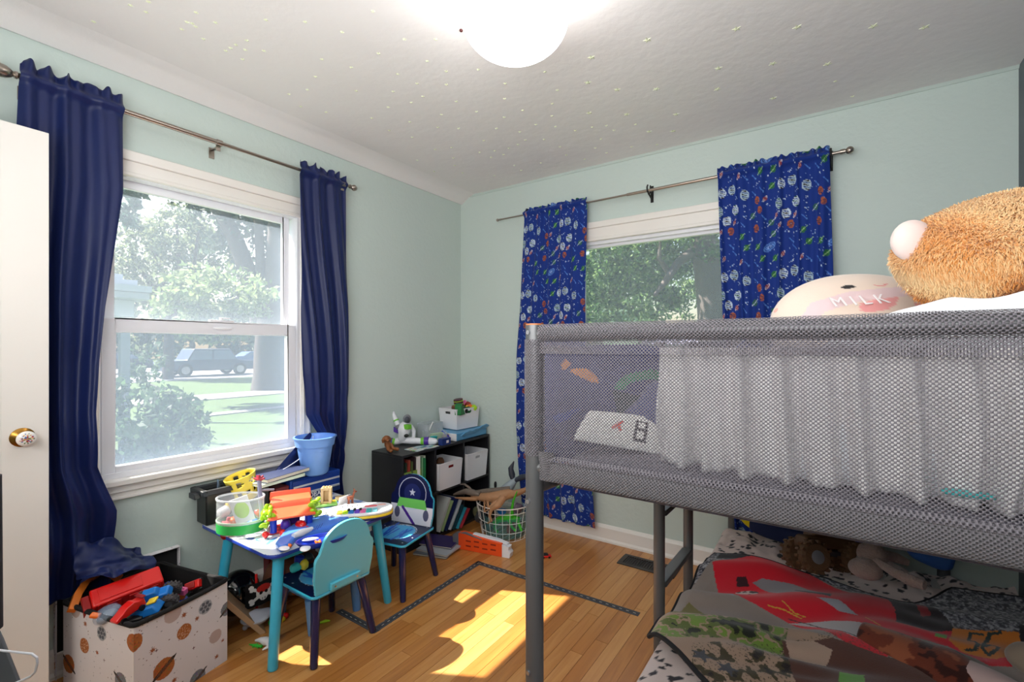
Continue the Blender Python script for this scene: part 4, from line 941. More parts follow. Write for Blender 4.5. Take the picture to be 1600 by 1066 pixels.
m = MB(); m.box(c, (.06, .08, .07), (.3, .2, .4)); m.build('paper_wad', M_wht, t, bevel=.01)
m = MB(); m.cyl(Vector((.205, -.44, .675)), Vector((.245, -.40, .625)), .0035); solo(m, 'pen', M_dblue, 'blue pen leaning on the clear box on the shelf', 'pen', smooth=True)
m = MB(); m.cyl((.12, -.50, .64), (.15, -.47, .735), .004); solo(m, 'marker', M_wht, 'white marker standing in the clear box on the shelf', 'pen', smooth=True)
# toy astronaut, lying back against the wall
fg = thing('toy_astronaut', 'white, purple and green toy astronaut sprawled on the shelf top, arm raised', 'toy figure', (.12, -.62, .6))
M_fw = pm('figure_white', (232, 234, 240), .35); M_fg = pm('figure_green', (120, 204, 60), .4); M_fp = pm('figure_purple', (86, 48, 160), .4)
S = lambda px, py, x: X(px, py, x)
dF = 3.13
F_ = lambda px, py, dz=0: D(px, py, dF + dz)
hip = F_(629, 687); ch = F_(632, 671); hd = F_(636, 655)
MB().tube([hip + V_((0, 0, -.01)), hip, hip.lerp(ch, .5), ch, F_(633, 664), F_(634, 660)], [.02, .03, .034, .044, .036, .02], 20).build('torso', M_fw, fg, smooth=True)
MB().box(F_(637, 667, -.036), (.04, .03, .03)).build('chest_patch', M_fg, fg, smooth=True)
MB().ball(F_(635, 681, -.028), (.014, .018, .012), 12).build('dark_belt', pm('figure_black', (24, 30, 26), .5), fg, smooth=True)
MB().ball(hd, (.027, .027, .031), 20).build('helmet', pm('figure_hood', (128, 128, 136), .45), fg, smooth=True)
MB().ball(hd + V_((.014, -.012, -.002)), (.018, .019, .022), 18).build('visor', pm('figure_visor', (70, 74, 86), .5), fg, smooth=True, label='plain blank visor')
sh1 = F_(622.5, 667); el = F_(619, 657, .01); hn = F_(614.5, 646, .02)
MB().ball(sh1, .020, 14).build('shoulder', pm('figure_grey', (120, 120, 130), .5), fg, smooth=True)
ar = MB().tube([sh1, el, hn], [.015, .017, .011], 14).build('arm', M_fw, fg, smooth=True)
MB().tube([el.lerp(hn, -.1), el.lerp(hn, .08)], [.0185, .0182], 14).build('green_cuff', M_fg, ar, smooth=True)
m = MB(); m.ball(hn + V_((0, 0, .006)), (.011, .011, .010), 12)
for k in range(4): a = k * .5 - .75; m.tube([hn + V_((0, math.sin(a) * .006, .01)), hn + V_((0, math.sin(a) * .014, .024))], [.0034, .0026], 8)
m.tube([hn + V_((0, .008, .004)), hn + V_((0, .019, .010))], [.0035, .0028], 8); m.build('hand', M_fw, ar, smooth=True)
MB().tube([F_(640, 664), F_(647, 674, .01), F_(646, 684, .0)], [.015, .014, .011], 12).build('arm', M_fw, fg, smooth=True)
def prism_px(nm, pts, dz, th, mat, par):
    P = [F_(a, b, dz) for a, b in pts]; k = len(P); n = CAMF * th
    return MB().add(P + [p + n for p in P], [tuple(range(k)), tuple(range(k, 2 * k))[::-1]] + [(i, (i + 1) % k, k + (i + 1) % k, k + i) for i in range(k)]).build(nm, mat, par, bevel=.002)
wg = prism_px('wing', [(606, 663), (621, 670), (622, 678), (606, 671)], .015, .012, M_fp, fg); prism_px('wing_tip', [(602, 660), (606, 662), (606, 672), (602, 668)], .013, .016, M_fg, wg)
def leg(p0, p1, p2, p3):
    lg = MB().tube([p0, p0.lerp(p1, .5), p1], [.021, .023, .020], 14).build('leg', M_fw, fg, smooth=True)
    MB().tube([p1, p1.lerp(p2, .4)], [.024, .025], 14).build('green_band', M_fg, lg, smooth=True)
    MB().tube([p1.lerp(p2, .4), p2], [.026, .027], 14).build('purple_boot', M_fp, lg, smooth=True)
    m = MB(); m.tube([p2, p3], [.024, .021], 14); m.ball(p3, (.022, .020, .020), 12); m.build('foot', M_fw, lg, smooth=True)
leg(F_(627, 688), F_(658, 689.5), F_(670, 689), F_(679, 690)); leg(F_(627, 688, .02), F_(616, 691, .01), F_(606, 689, .0), F_(602, 690))
# brown toy puppy / boots at the left end of the shelf
bw = thing('toy_dog', 'small brown toy dog sitting at the left end of the shelf top', 'toy', (.1, -.84, .6))
M_bt = pm('brown_vinyl', (140, 84, 44), .45, var=.2, scale=30)
p = Vector((.12, -.845, .6))
m = MB(); m.tube([p + Vector((.01, .02, .018)), p + Vector((0, 0, .04)), p + Vector((0, -.01, .062))], [.02, .022, .014], 14); m.build('body', M_bt, bw, smooth=True)
m = MB(); m.ball(p + Vector((.004, -.012, .078)), (.022, .024, .02), 16); m.ball(p + Vector((.024, -.02, .070)), (.015, .011, .010), 12); m.build('head', M_bt, bw, smooth=True)
for s in (-1, 1):
    m = MB(); m.tube([p + Vector((0, -.012 + s * .018, .088)), p + Vector((.004, -.012 + s * .028, .072)), p + Vector((.004, -.012 + s * .027, .056))], [.006, .010, .006], 10); m.build('ear', M_bt, bw, smooth=True)
    m = MB(); m.tube([p + Vector((.012, s * .014, .04)), p + Vector((.03, s * .02, .014)), p + Vector((.058, s * .026, .010))], [.011, .011, .010], 10); m.ball(p + Vector((.06, s * .026, .012)), (.014, .012, .011), 12); m.build('leg', M_bt, bw, smooth=True)
m = MB(); m.ball(p + Vector((.038, -.02, .072)), .004, 8); m.build('nose', M_blk, bw, smooth=True)
cv = Canvas(.24, .2, 300, (190, 205, 210)); rr = random.Random(2)
for _ in range(40): cv.ell(rr.uniform(0, .24), rr.uniform(0, .2), rr.uniform(.01, .04), rr.uniform(.01, .02), rr.choice([(110, 160, 170), (120, 180, 90), (210, 170, 140), (90, 130, 170), (225, 225, 215)]), rr.uniform(0, 3))
tag(sheet('magazine', lambda U, V: (.18 + .115 * U, -.76 + .2 * V, .5995 + .002 * np.sin(4 * V) ** 2 + 0 * U), 40, 60, vc('magazine_print', .4, bump=0), None, cv, cw=.24, ch=.2, thick=.0025), 'colourful children magazine lying flat on the shelf top', 'magazine')
# lower middle cube: leaning books
lean = [((196, 200, 196), .02, .245, 'grey-green cover'), ((150, 170, 120), .006, .22, 'thin mossy cover'), ((24, 36, 84), .012, .235, 'navy cover'), ((190, 196, 200), .010, .23, 'silver cover'), ((20, 60, 70), .012, .18, 'dark teal cover'), ((60, 160, 180), .008, .16, 'turquoise cover'), ((180, 50, 60), .006, .15, 'red cover')]
yb = cys[1] + .03
for k, (col, th, h, nm) in enumerate(lean):
    a = -.5 - .03 * k; y0_ = yb + k * .024
    c = Vector((.20 + .012 * k, y0_ + math.sin(-a) * h / 2, .026 + math.cos(a) * h / 2))
    R = Matrix.Rotation(a, 3, 'X') @ RS
    book('book with a %s leaning to the right in the lower middle cube' % nm, c, (th, .20, h * .93), R, col, 'books leaning in the lower middle cube')
for k, (col, x, y, a, nm) in enumerate([((52, 40, 96), .40, -.66, .3, 'purple'), ((180, 184, 190), .44, -.72, .15, 'grey'), ((120, 124, 130), .43, -.74, .32, 'dark grey')]):
    z = .006 + [.024, .012, 0][k] ; book('%s thin book lying on the floor before the shelf, under the chair' % nm, (x, y, z + .001), (.010, .16, .22), Matrix.Rotation(a, 3, 'Z') @ Matrix.Rotation(PI / 2, 3, 'Y'), col, 'books on the floor by the shelf')
# ---------------------------------------------------------------- orange toy launcher
og = thing('toy_launcher', 'orange toy car launcher with white top, on the floor before the wire basket', 'toy', (.62, -.54, 0))
o0 = Zp(716, 858, 0); o1 = Zp(784, 871, 0); ux = (o1 - o0); LL = ux.length; ux.normalize(); uy = Vector((-ux.y, ux.x, 0))
M_org = pm('vivid_orange', (240, 84, 30), .4)
m = MB(); m.prism([(0, 0), (LL, 0), (LL, .082), (LL * .7, .088), (LL * .35, .10), (.03, .108), (0, .10)], o0 + uy * .0, ux, (0, 0, 1), -.034); m.build('housing', M_org, og, bevel=.003)
m = MB()
for i in range(4):
    for j in range(2): m.box(o0 + ux * (LL * (.24 + .19 * i)) + Vector((0, 0, .03 + .03 * j + .004 * (i % 2))) - uy * .0005, (.034, .003, .008), frame((0, 0, 0), ux, (0, 0, 1)).to_3x3() @ Matrix.Rotation(-PI / 2, 3, 'X'))
m.build('vent_slot', pm('burnt_orange', (150, 44, 20), .5), og)
m = MB(); m.prism([(LL, 0), (LL + .05, .0), (LL + .055, .03), (LL + .042, .045), (LL + .045, .066), (LL, .075)], o0, ux, (0, 0, 1), -.05); m.prism([(.07, .092), (LL, .078), (LL + .03, .07), (LL + .03, .078), (LL * .9, .092), (.1, .104)], o0 + uy * .012, ux, (0, 0, 1), -.032); m.build('white_track', M_wht, og, bevel=.002, label='white track and end block')
m = MB(); m.prism([(-.04, .01), (0, .005), (0, .098), (-.022, .094), (-.044, .08)], o0 + uy * .004, ux, (0, 0, 1), -.034); m.prism([(.0, .10), (.05, .112), (LL * .55, .086), (LL * .55, .079), (.05, .1)], o0 - uy * .002, ux, (0, 0, 1), -.01); m.build('grey_end', pm('mid_grey_plastic', (110, 110, 116), .5), og, bevel=.002, label='grey end grip')
# ---------------------------------------------------------------- wire basket of dinosaurs
bc = Vector((.622, -.27, 0)); BR, BHt = .192, .225
wb = thing('wire_basket', 'round white wire basket full of toy dinosaurs by the shelf', 'basket', bc)
M_wire = pm('white_wire', (236, 228, 220), .4)
for z, r in ((.004, .152), (.06, .163), (.125, .176), (.19, .188)):
    MB().tube([bc + Vector((r * math.cos(a), r * math.sin(a), z)) for a in np.linspace(0, 2 * PI, 41)[:-1]], .0022, 6, closed=True).build('wire_ring', M_wire, wb, smooth=True)
m = MB(); m.tube([bc + Vector((BR * math.cos(a), BR * math.sin(a), BHt)) for a in np.linspace(0, 2 * PI, 41)[:-1]], .0035, 8, closed=True); m.build('rim_ring', M_wire, wb, smooth=True)
for k in range(24):
    a = 2 * PI * k / 24; d_ = Vector((math.cos(a), math.sin(a), 0)); MB().tube([bc + d_ * .152 + Vector((0, 0, .004)), bc + d_ * BR + Vector((0, 0, BHt))], .0020, 6).build('wire', M_wire, wb)
m = MB()
for k in range(-3, 4): w_ = math.sqrt(.152 ** 2 - (k * .042) ** 2); m.cyl(bc + Vector((k * .042, -w_, .004)), bc + Vector((k * .042, w_, .004)), .0018, n=6)
m.build('base_wire', M_wire, wb)
m = MB(); m.lathe([(.11, .008), (.138, .012), (.160, .15), (.156, .15), (.134, .016), (0, .012)], bc, 32); solo(m, 'teal_tub', clear('teal_clear', (80, 180, 180), .18, .2), 'translucent teal tub nested in the wire basket', 'tub', smooth=True)
def skin(name, pts, mat, parent=None, n=12, lump=0, sub=0, label=None):
    return MB().tube([p[0] for p in pts], [p[1] for p in pts], n).build(name, mat, parent, smooth=True, label=label)

# tyrannosaur lying on top: head to the left, belly out
M_rex = pm('dinosaur_tan', (176, 130, 92), .6, var=.28, scale=14, bump=.4, bscale=70); M_rexg = pm('dinosaur_grey_back', (110, 98, 88), .65, var=.25, scale=20, bump=.4, bscale=70)
rx = thing('toy_dinosaur', 'big tan tyrannosaur toy lying across the rim of the wire basket, head to the left', 'toy dinosaur', bc + V_((0, 0, .24)))
K = lambda px, py, y: Y(px, py, y)
hd0 = K(709, 770, -.44); nk = K(742, 774, -.42); ch_ = K(765, 778, -.40); bl = K(784, 775, -.37); hp = K(795, 772, -.34); tl0 = K(815, 768, -.28)
MB().tube([K(738, 773, -.42), nk, K(752, 777, -.41), ch_, bl, hp, K(803, 772, -.31), tl0, K(832, 760, -.2)], [.018, .021, .026, .034, .036, .033, .024, .018, .006], 18).build('body', M_rex, rx, smooth=True)
MB().tube([K(709, 773, -.44), K(716, 771, -.44), K(728, 768, -.435), K(738, 770, -.43), K(750, 773, -.42)], [.006, .012, .019, .022, .016], 16).build('upper_jaw', M_rexg, rx, smooth=True)
MB().tube([K(711, 778, -.45), K(722, 779, -.448), K(736, 780, -.44), K(746, 780, -.43)], [.004, .009, .013, .012], 12).build('lower_jaw', M_rex, rx, smooth=True)
m = MB(); m.tube([K(719, 757, -.43), K(726, 757, -.43), K(733, 762, -.43), K(738, 768, -.43)], [.003, .007, .009, .008], 10); m.build('brow_crest', M_rexg, rx, smooth=True)
for q in (0, 1): MB().tube([K(762 + 8 * q, 784, -.44 + .05 * q), K(764 + 6 * q, 795, -.46 + .04 * q), K(758 + 5 * q, 800, -.47 + .03 * q)], [.008, .005, .003], 8).build('arm', M_rex, rx, smooth=True)
for q, pts in enumerate(([(786, 778, -.40, .026), (778, 790, -.45, .022), (768, 796, -.47, .013), (765, 806, -.475, .009), (768, 814, -.48, .008), (762, 818, -.485, .004)], [(790, 776, -.36, .024), (775, 785, -.42, .018), (763, 795, -.455, .011), (757, 783, -.46, .008), (757, 800, -.47, .006)])):
    MB().tube([K(a, b, c) for a, b, c, d in pts], [p_[3] for p_ in pts], 12).build('leg', M_rex, rx, smooth=True)
MB().tube([K(742, 770, -.40), K(762, 767, -.385), K(780, 766, -.36), K(797, 763, -.32)], [.014, .016, .018, .014], 12).build('grey_back', M_rexg, rx, smooth=True)
# grey shark tail / whale and green dinosaur
M_wh = pm('shark_grey', (60, 64, 76), .5, var=.2, scale=8); M_whl = pm('shark_pale', (150, 162, 170), .5, var=.1)
wk = thing('toy_whale', 'dark grey toy whale, tail fluke up, behind the tyrannosaur in the basket', 'toy whale', bc + V_((.05, .06, .22)))
MB().tube([K(786, 770, -.26), K(796, 760, -.24), K(803, 752, -.22), K(808, 748, -.21)], [.04, .034, .022, .015], 18).build('body', M_whl, wk, smooth=True)
m = MB(); m.tube([K(802, 754, -.22), K(800, 742, -.22), K(798, 732, -.22), K(803, 721, -.22)], [.010, .022, .018, .003], 12); m.build('fluke', M_wh, wk, smooth=True)
m = MB(); m.tube([K(803, 752, -.22), K(815, 746, -.22), K(826, 744, -.22), K(838, 746, -.22)], [.012, .020, .016, .004], 12); m.build('fluke', M_wh, wk, smooth=True)
lump_toy('small black fin toy standing up behind the tyrannosaur', K(774, 758, -.27), (.008, .010, .024), M_blk, lump=.02, name='toy_fin')
M_gd = pm('dinosaur_green', (74, 200, 44), .5, var=.1, bump=.2, bscale=60)
gd2 = thing('toy_dinosaur', 'bright green toy dinosaur inside the wire basket, tail sticking up', 'toy dinosaur', bc + V_((.04, -.08, .1)))
MB().tube([K(772, 818, -.33), K(780, 812, -.33), K(792, 809, -.32), K(804, 811, -.30), K(812, 812, -.28)], [.014, .02, .024, .022, .016], 16).build('body', M_gd, gd2, smooth=True)
MB().tube([K(800, 808, -.32), K(800, 795, -.33), K(802, 783, -.34), K(808, 768, -.36)], [.014, .010, .007, .003], 12).build('tail', M_gd, gd2, smooth=True)
for pts in ([(776, 815, -.34), (773, 826, -.34), (778, 832, -.34)], [(795, 812, -.34), (800, 824, -.34), (806, 830, -.34)], [(808, 812, -.31), (812, 822, -.32), (815, 830, -.32)]):
    MB().tube([K(*q) for q in pts], [.012, .009, .008], 10).build('leg', M_gd, gd2, smooth=True)
for k, (px, py, y, mt, nm, r) in enumerate([(784, 799, -.34, M_blue, 'blue', .022), (752, 808, -.36, M_dgr, 'dark grey', .035), (745, 800, -.33, pm('toy_olive', (110, 110, 80), .5), 'olive', .03), (798, 825, -.31, M_dred, 'dark red', .03), (765, 800, -.32, M_blk, 'black', .036), (810, 795, -.30, pm('toy_plum', (96, 80, 96), .5), 'plum grey', .03), (760, 825, -.30, pm('toy_slate', (90, 100, 110), .5), 'slate', .03)]):
    lump_toy('%s toy animal among the others inside the wire basket' % nm, K(px, py, y), (r * 1.3, r, r * .8), mt, (k, k * .5, k), .22, seed=20 + k, group='toys inside the wire basket')
solo(MB().ball(Zp(712, 800, .12) + V_((0, 0, .0)), (.035, .03, .05), 20, lump=.12, seed=3), 'soft_toy', pm('grey_fleece', (132, 128, 120), .9), 'crumpled grey soft toy between the shelf and the wire basket', 'soft toy', smooth=True)
# red toy car on the floor past the bed post
rc2 = thing('toy_car', 'tiny red toy car on the floor by the bed post', 'toy car', Zp(852, 870, 0))
p = Zp(853, 869, 0.010); R = Matrix.Rotation(math.radians(40), 3, 'Z')
MB().box(p, (.062, .028, .012), R).build('body', M_red, rc2, bevel=.003)
MB().box(p + V_((0, 0, .011)), (.030, .024, .012), R, .75).build('cabin', M_blk, rc2, bevel=.002)
for sx in (-1, 1):
    for sy in (-1, 1): MB().cyl(p + R @ V_((sx * .018, sy * .012, -.003)), p + R @ V_((sx * .018, sy * .016, -.003)), .0065).build('wheel', M_blk, rc2, smooth=True)
# ---------------------------------------------------------------- floor vent and road tape
vt = thing('floor_vent', 'dark grey metal floor register by the back wall, slotted', 'vent', (1.57, -.19, 0)); M_v = pm('vent_metal', (70, 66, 66), .5, .4)
m = MB(); x0, x1, y0, y1 = 1.405, 1.73, -.258, -.115
m.mm((x0, y0, 0), (x1, y0 + .024, .005)); m.mm((x0, y1 - .024, 0), (x1, y1, .005)); m.mm((x0, y0 + .024, 0), (x0 + .026, y1 - .024, .005)); m.mm((x1 - .026, y0 + .024, 0), (x1, y1 - .024, .005)); m.build('rim', M_v, vt, bevel=.001)
MB().mm((x0 + .02, y0 + .02, 0), (x1 - .02, y1 - .02, .001)).build('dark_well', M_blk, vt)
for k in range(19): xx = x0 + .036 + k * .0141; MB().mm((xx - .0016, y0 + .024, .001), (xx + .0016, y1 - .024, .0045)).build('slat', M_v, vt)
M_tape = pm('road_tape_grey', (62, 64, 70), .7); M_dash = pm('tape_dash', (214, 212, 200), .6)
def tape(label, a, b, w, torn=False, ends=(0, 0)):
    a = V_(a); b = V_(b); t = thing('road_tape', label, 'tape', a, 'road tape strips'); d_ = b - a; L_ = d_.length; d_.normalize(); s_ = V_((-d_.y, d_.x, 0)); n = int(L_ / .012); rr = random.Random(int(L_ * 100))
    lf, rt = [], []
    for i in range(n + 1):
        j = (rr.uniform(-.004, .002) if torn and 3 < i < n and (i % 17) < 7 else 0)
        lf.append((i * L_ / n, w / 2 + j)); rt.append((i * L_ / n, -w / 2 - j * .4))
    MB().prism(rt + lf[::-1], a + V_((0, 0, .0002)), d_, s_, .0009).build('strip', M_tape, t)
    m = MB(); k = .02
    while k < L_ - .02: m.prism([(k, -.0014), (k + .014, -.0014), (k + .014, .0014), (k, .0014)], a + V_((0, 0, .0011)), d_, s_, .0003); k += .034
    m.build('lane_dashes', M_dash, t)['kind'] = 'stuff'
    m = MB()
    for e in (-.013, .013): m.prism([(0, e - .0006), (L_, e - .0006), (L_, e + .0006), (0, e + .0006)], a + V_((0, 0, .0011)), d_, s_, .0002)
    m.build('edge_line', pm('tape_edge', (120, 122, 128), .6), t)
tape('short strip of toy road tape on the floor under the front chair', (.50, -1.468, 0), (.785, -1.472, 0), .036)
tape('long strip of toy road tape on the floor passing the chair legs', (.765, -1.453, 0), (.742, -.69, 0), .036, True)
tape('worn strip of toy road tape from the corner to behind the bed post', (.725, -.707, 0), (1.12, -.70, 0), .036, True)
tape('straight strip of toy road tape on the floor right of the bed post', (1.13, -.70, 0), (1.69, -.693, 0), .036)
# ---------------------------------------------------------------- along the wall behind the table
t = thing('storage_tote', 'black plastic tote on the back of the table behind the clear tub', 'tote', (.075, -1.75, .4515))
m = MB(); m.mm((.030, -1.885, .4515), (.128, -1.60, .59)); m.build('body', M_blk, t, bevel=.006)
m = MB(); sides(m, -1.905, -1.585, 0, 0, 0, 0, 0) if False else None
m.mm((.012, -1.905, .588), (.142, -1.885, .612)); m.mm((.012, -1.60, .588), (.142, -1.58, .612)); m.mm((.125, -1.885, .588), (.142, -1.60, .612)); m.mm((.012, -1.885, .588), (.03, -1.60, .612)); m.mm((.05, -1.925, .575), (.11, -1.90, .60))
m.build('rim', pm('tote_rim', (52, 56, 60), .45), t, bevel=.004)
m = MB(); m.tube([(.11, -1.83, .605), (.10, -1.825, .64), (.105, -1.82, .60)], .004, 8); solo(m, 'toy_hook', pm('slate_blue', (70, 90, 110), .4), 'little slate hook toy sticking out of the black tote', 'toy', smooth=True)
solo(MB().mm((.025, -1.575, .4515), (.14, -1.505, .545)), 'maroon_box', pm('maroon_box', (120, 34, 44), .5), 'maroon box standing between the black tote and the blue tool chest', 'box', bevel=.004)
M_kb = pm('tool_chest_blue', (26, 72, 170), .35, .2)
t = thing('tool_chest', 'blue metal tool chest with silver drawer pulls under the light blue bucket', 'tool chest', (.085, -1.355, .4515))
MB().mm((.02, -1.502, .4515), (.145, -1.208, .566)).build('case', M_kb, t, bevel=.004)
for k, z0 in enumerate((.532, .490, .4535)):
    h = (.028, .038, .033)[k]
    d_ = MB().mm((.1455, -1.492, z0), (.152, -1.218, z0 + h)).build('drawer', pm('drawer_blue', (24, 62, 150) if k < 2 else (22, 50, 110), .35, .2), t, bevel=.0015)
    MB().mm((.1522, -1.49, z0 + (-.008 if k < 2 else h - .006)), (.158, -1.22, z0 + (.002 if k < 2 else h - .001))).build('drawer_pull', pm('silver_pull', (205, 208, 215), .35, .3), d_, bevel=.001, label='silver drawer pull')
text('lettering', 'KOBALT', .036, M_wht, frame((.1535, -1.362, .4665), (0, 1, 0), (0, 0, 1)), t)
# bucket
t = thing('bucket', 'light blue plastic bucket standing on the blue tool chest', 'bucket', (.125, -1.352, .567))
c = V_((.125, -1.350, .567)); M_bk = pm('periwinkle_plastic', (118, 164, 232), .4, var=.02)
MB().lathe([(0, .002), (.052, .0), (.060, .004), (.068, .012), (.090, .155), (.098, .157), (.105, .200), (.101, .200), (.092, .160), (.084, .157), (.063, .016), (0, .012)], c, 40).build('body', M_bk, t, smooth=True)
MB().lathe([(.101, .197), (.109, .198), (.110, .204), (.101, .205)], c, 40, ring=True).build('rim', M_bk, t, smooth=True)
# books lying on the tote
RB = lambda a, tilt=0: Matrix.Rotation(a, 3, 'Z') @ Matrix.Rotation(PI / 2 + tilt, 3, 'Y')
book('white picture book with green print, bottom of the pile by the tool chest', (.135, -1.585, .600), (.014, .17, .235), Matrix.Rotation(.12, 3, 'Z') @ Matrix.Rotation(PI / 2, 3, 'Y') @ Matrix.Rotation(PI / 2, 3, 'X'), (205, 222, 205), 'books piled behind the table', name='book')
book('dark photo-cover book with a pale corner, top of the pile by the tool chest', (.13, -1.565, .619), (.018, .175, .25), Matrix.Rotation(.2, 3, 'Z') @ Matrix.Rotation(PI / 2, 3, 'Y') @ Matrix.Rotation(PI / 2, 3, 'X'), (52, 62, 96), 'books piled behind the table', spine=(210, 205, 190))
# ---------------------------------------------------------------- on the table
T = lambda px, py, z=.4505: Zp(px, py, z)
TZ1 = .4515
tc = T(376, 832); tc.z = TZ1
t = thing('toy_tub', 'clear oval plastic tub of toys with a green base band, left end of the table', 'tub', tc)
ER = Matrix.Rotation(A0, 3, 'Z') @ Matrix.Diagonal((.097, .070, 1))
MB().lathe([(0, 0), (.92, .004), (1, .03), (1.0, .150), (.975, .150), (.975, .03), (.88, .01), (0, .006)], tc, 40, ER).build('clear_wall', M_clr, t, smooth=True)
MB().lathe([(1.005, .012), (1.01, .05), (1.005, .05), (.985, .012)], tc, 40, ER, ring=True).build('green_band', pm('tub_green', (52, 178, 84), .35), t, smooth=True, label='green base band')
MB().lathe([(1.0, .052), (1.018, .056), (1.018, .062), (.99, .062)], tc, 40, ER, ring=True).build('band_lip', pm('band_lip', (200, 226, 205), .35), t, smooth=True)
MB().lathe([(.97, .148), (1.03, .149), (1.03, .155), (.97, .156)], tc, 40, ER, ring=True).build('rim', clear('clear_rim', (235, 240, 245), .5, .1), t, smooth=True)
p = D(378, 797, 2.02); R = frame((0, 0, 0), CAMR + V_((0, 0, .35)) , V_((0, 0, 1)) - CAMR * .35).to_3x3()
t = thing('card', 'white card with a lime blob sitting in the clear tub', 'card', p)
MB().box(p, (.085, .11, .003), R).build('card_sheet', M_wht, t, bevel=.001)
m = MB(); m.lathe([(0, .006), (.7, .005), (1, .0016)], p, 28, R @ Matrix.Diagonal((.033, .036, 1))); m.build('lime_blob', M_lime, t, smooth=True)
c = D(357, 820, 2.03); t = thing('soft_figure', 'pink star-shaped toy in the clear tub', 'toy', c)
m = MB(); m.ball(c, (.018, .018, .022), 16)
for a in range(5): an = a * 1.257 + .3; m.tube([c, c + CAMR * .032 * math.cos(an) + V_((0, 0, .032 * math.sin(an)))], [.014, .006], 10)
m.build('body', pm('coral_pink', (232, 96, 110), .5), t, smooth=True)
for k, (px, py, dd, r, mt, nm) in enumerate([(366, 815, 2.04, .022, M_orange, 'orange'), (352, 836, 2.0, .02, M_dred, 'dark red'), (365, 839, 1.99, .02, pm('rust_red', (150, 50, 30), .5), 'rust red'), (396, 818, 2.05, .022, M_blue, 'blue'), (397, 829, 2.05, .018, M_green, 'green'), (350, 800, 2.06, .024, M_wht, 'white'), (356, 793, 2.10, .02, M_yel, 'yellow'), (404, 802, 2.06, .017, M_red, 'red'), (386, 826, 2.04, .024, M_teal, 'teal'), (374, 836, 1.99, .018, M_dgreen, 'dark green')]):
    lump_toy('%s toy piece inside the clear tub' % nm, D(px, py, dd), (r, r * .8, r), mt, (k, k, 0), .18, seed=40 + k, pw=.7, group='toys inside the clear tub')
# yellow basket with round holes
bc2 = X(385, 780, .115); t = thing('sand_basket', 'yellow toy basket with round holes, standing behind the clear tub', 'basket', bc2); M_yb = pm('lemon_plastic', (250, 226, 84), .4)
n_, rows = 36, 14; m = MB(); vs = []
for i in range(rows + 1):
    z = i / rows; r = .050 + .020 * z
    for j in range(n_): a = 2 * PI * j / n_; vs.append(bc2 + Matrix.Rotation(.25, 3, 'X') @ V_((r * .8 * math.cos(a), r * math.sin(a), .002 + .125 * z)))
fs = []
for i in range(rows):
    for j in range(n_):
        z = (i + .5) / rows; hole = any(((z - zc) * .105) ** 2 + ((((j + .5) / n_ * per - off) % 1 - .5) * 2 * PI * .055 / per) ** 2 < hr ** 2 for zc, per, off, hr in ((.75, 7, 0, .0125), (.35, 9, .5, .008)))
        if not hole: fs.append((i * n_ + j, i * n_ + (j + 1) % n_, (i + 1) * n_ + (j + 1) % n_, (i + 1) * n_ + j))
m.add(vs, fs); ob = m.build('body', M_yb, t, smooth=True); md = ob.modifiers.new('s', 'SOLIDIFY'); md.thickness = .003
c = D(405, 775, 2.05); t = thing('toy_wand', 'grey toy wand with a red crown-shaped top, standing in the clear tub', 'toy', c)
MB().cyl(D(409, 815, 2.03), D(405, 750, 2.06), .0085).build('shaft', pm('lilac_grey', (140, 140, 165), .4), t, smooth=True)
m = MB(); cc_ = D(405, 750, 2.06)
for a in range(5): an = math.radians(20 + 35 * a); m.tube([cc_, cc_ + CAMR * .026 * math.cos(an) + V_((0, 0, .022 * math.sin(an))) + CAMF * .006 * (a % 2)], [.009, .003], 8)
m.build('crown', pm('crimson', (170, 40, 60), .4), t, smooth=True, label='crimson crown')
m = MB(); m.cyl(D(410, 766, 2.06), D(428, 765, 2.1), .0045); m.build('cross_bar', pm('lilac_grey2', (150, 150, 165), .4), t, smooth=True)
# playhouse
t = thing('toy_house', 'toy tree house with a bright orange roof, lime leaves and blue posts', 'toy house', T(455, 830))
c = T(455, 826); c.z = TZ1; R = Matrix.Rotation(math.radians(62), 3, 'Z')   # local x runs along the table
L3 = lambda x, y, z: c + R @ V_((x * 1.18, y * 1.15, z * 1.05))
M_or = pm('coral_orange', (252, 104, 62), .4)
m = MB(); m.prism([(-.088, 0), (.088, 0), (.088, .008), (-.088, .008)], L3(0, .05, 0), R @ V_((1, 0, 0)), V_((0, 0, 1)), .10); m.build('base', pm('toy_base_red', (206, 40, 44), .4), t, bevel=.002)
for sx in (-.06, .06):
    for sy in (-.035, .035): MB().cyl(L3(sx, sy, .008), L3(sx, sy, .075), .014).build('post', M_dblue, t, smooth=True)
MB().box(L3(.0, .02, .045), (.07, .05, .06), R).build('inner_block', pm('toy_violet', (70, 40, 150), .4), t, bevel=.006)
m = MB(); m.prism([(-.085, 0), (.085, 0), (.075, .010), (-.075, .010)], L3(0, -.065, .078), R @ V_((1, 0, 0)), V_((0, 0, 1)), -.001) if False else None
def slope(y0, z0, y1, z1, w0, w1, nm):
    a = [L3(-w0, y0, z0), L3(w0, y0, z0), L3(w1, y1, z1), L3(-w1, y1, z1)]; b = [v - V_((0, 0, .008)) for v in a]
    MB().add(a + b, [(0, 1, 2, 3), (7, 6, 5, 4), (0, 4, 5, 1), (1, 5, 6, 2), (2, 6, 7, 3), (3, 7, 4, 0)]).build(nm, M_or, t, bevel=.002)
slope(-.068, .074, -.02, .100, .080, .068, 'roof_slope'); slope(-.02, .100, -.006, .120, .064, .066, 'roof_panel'); slope(-.006, .120, .04, .132, .070, .066, 'roof_slope'); slope(.036, .124, .046, .150, .072, .070, 'roof_panel')
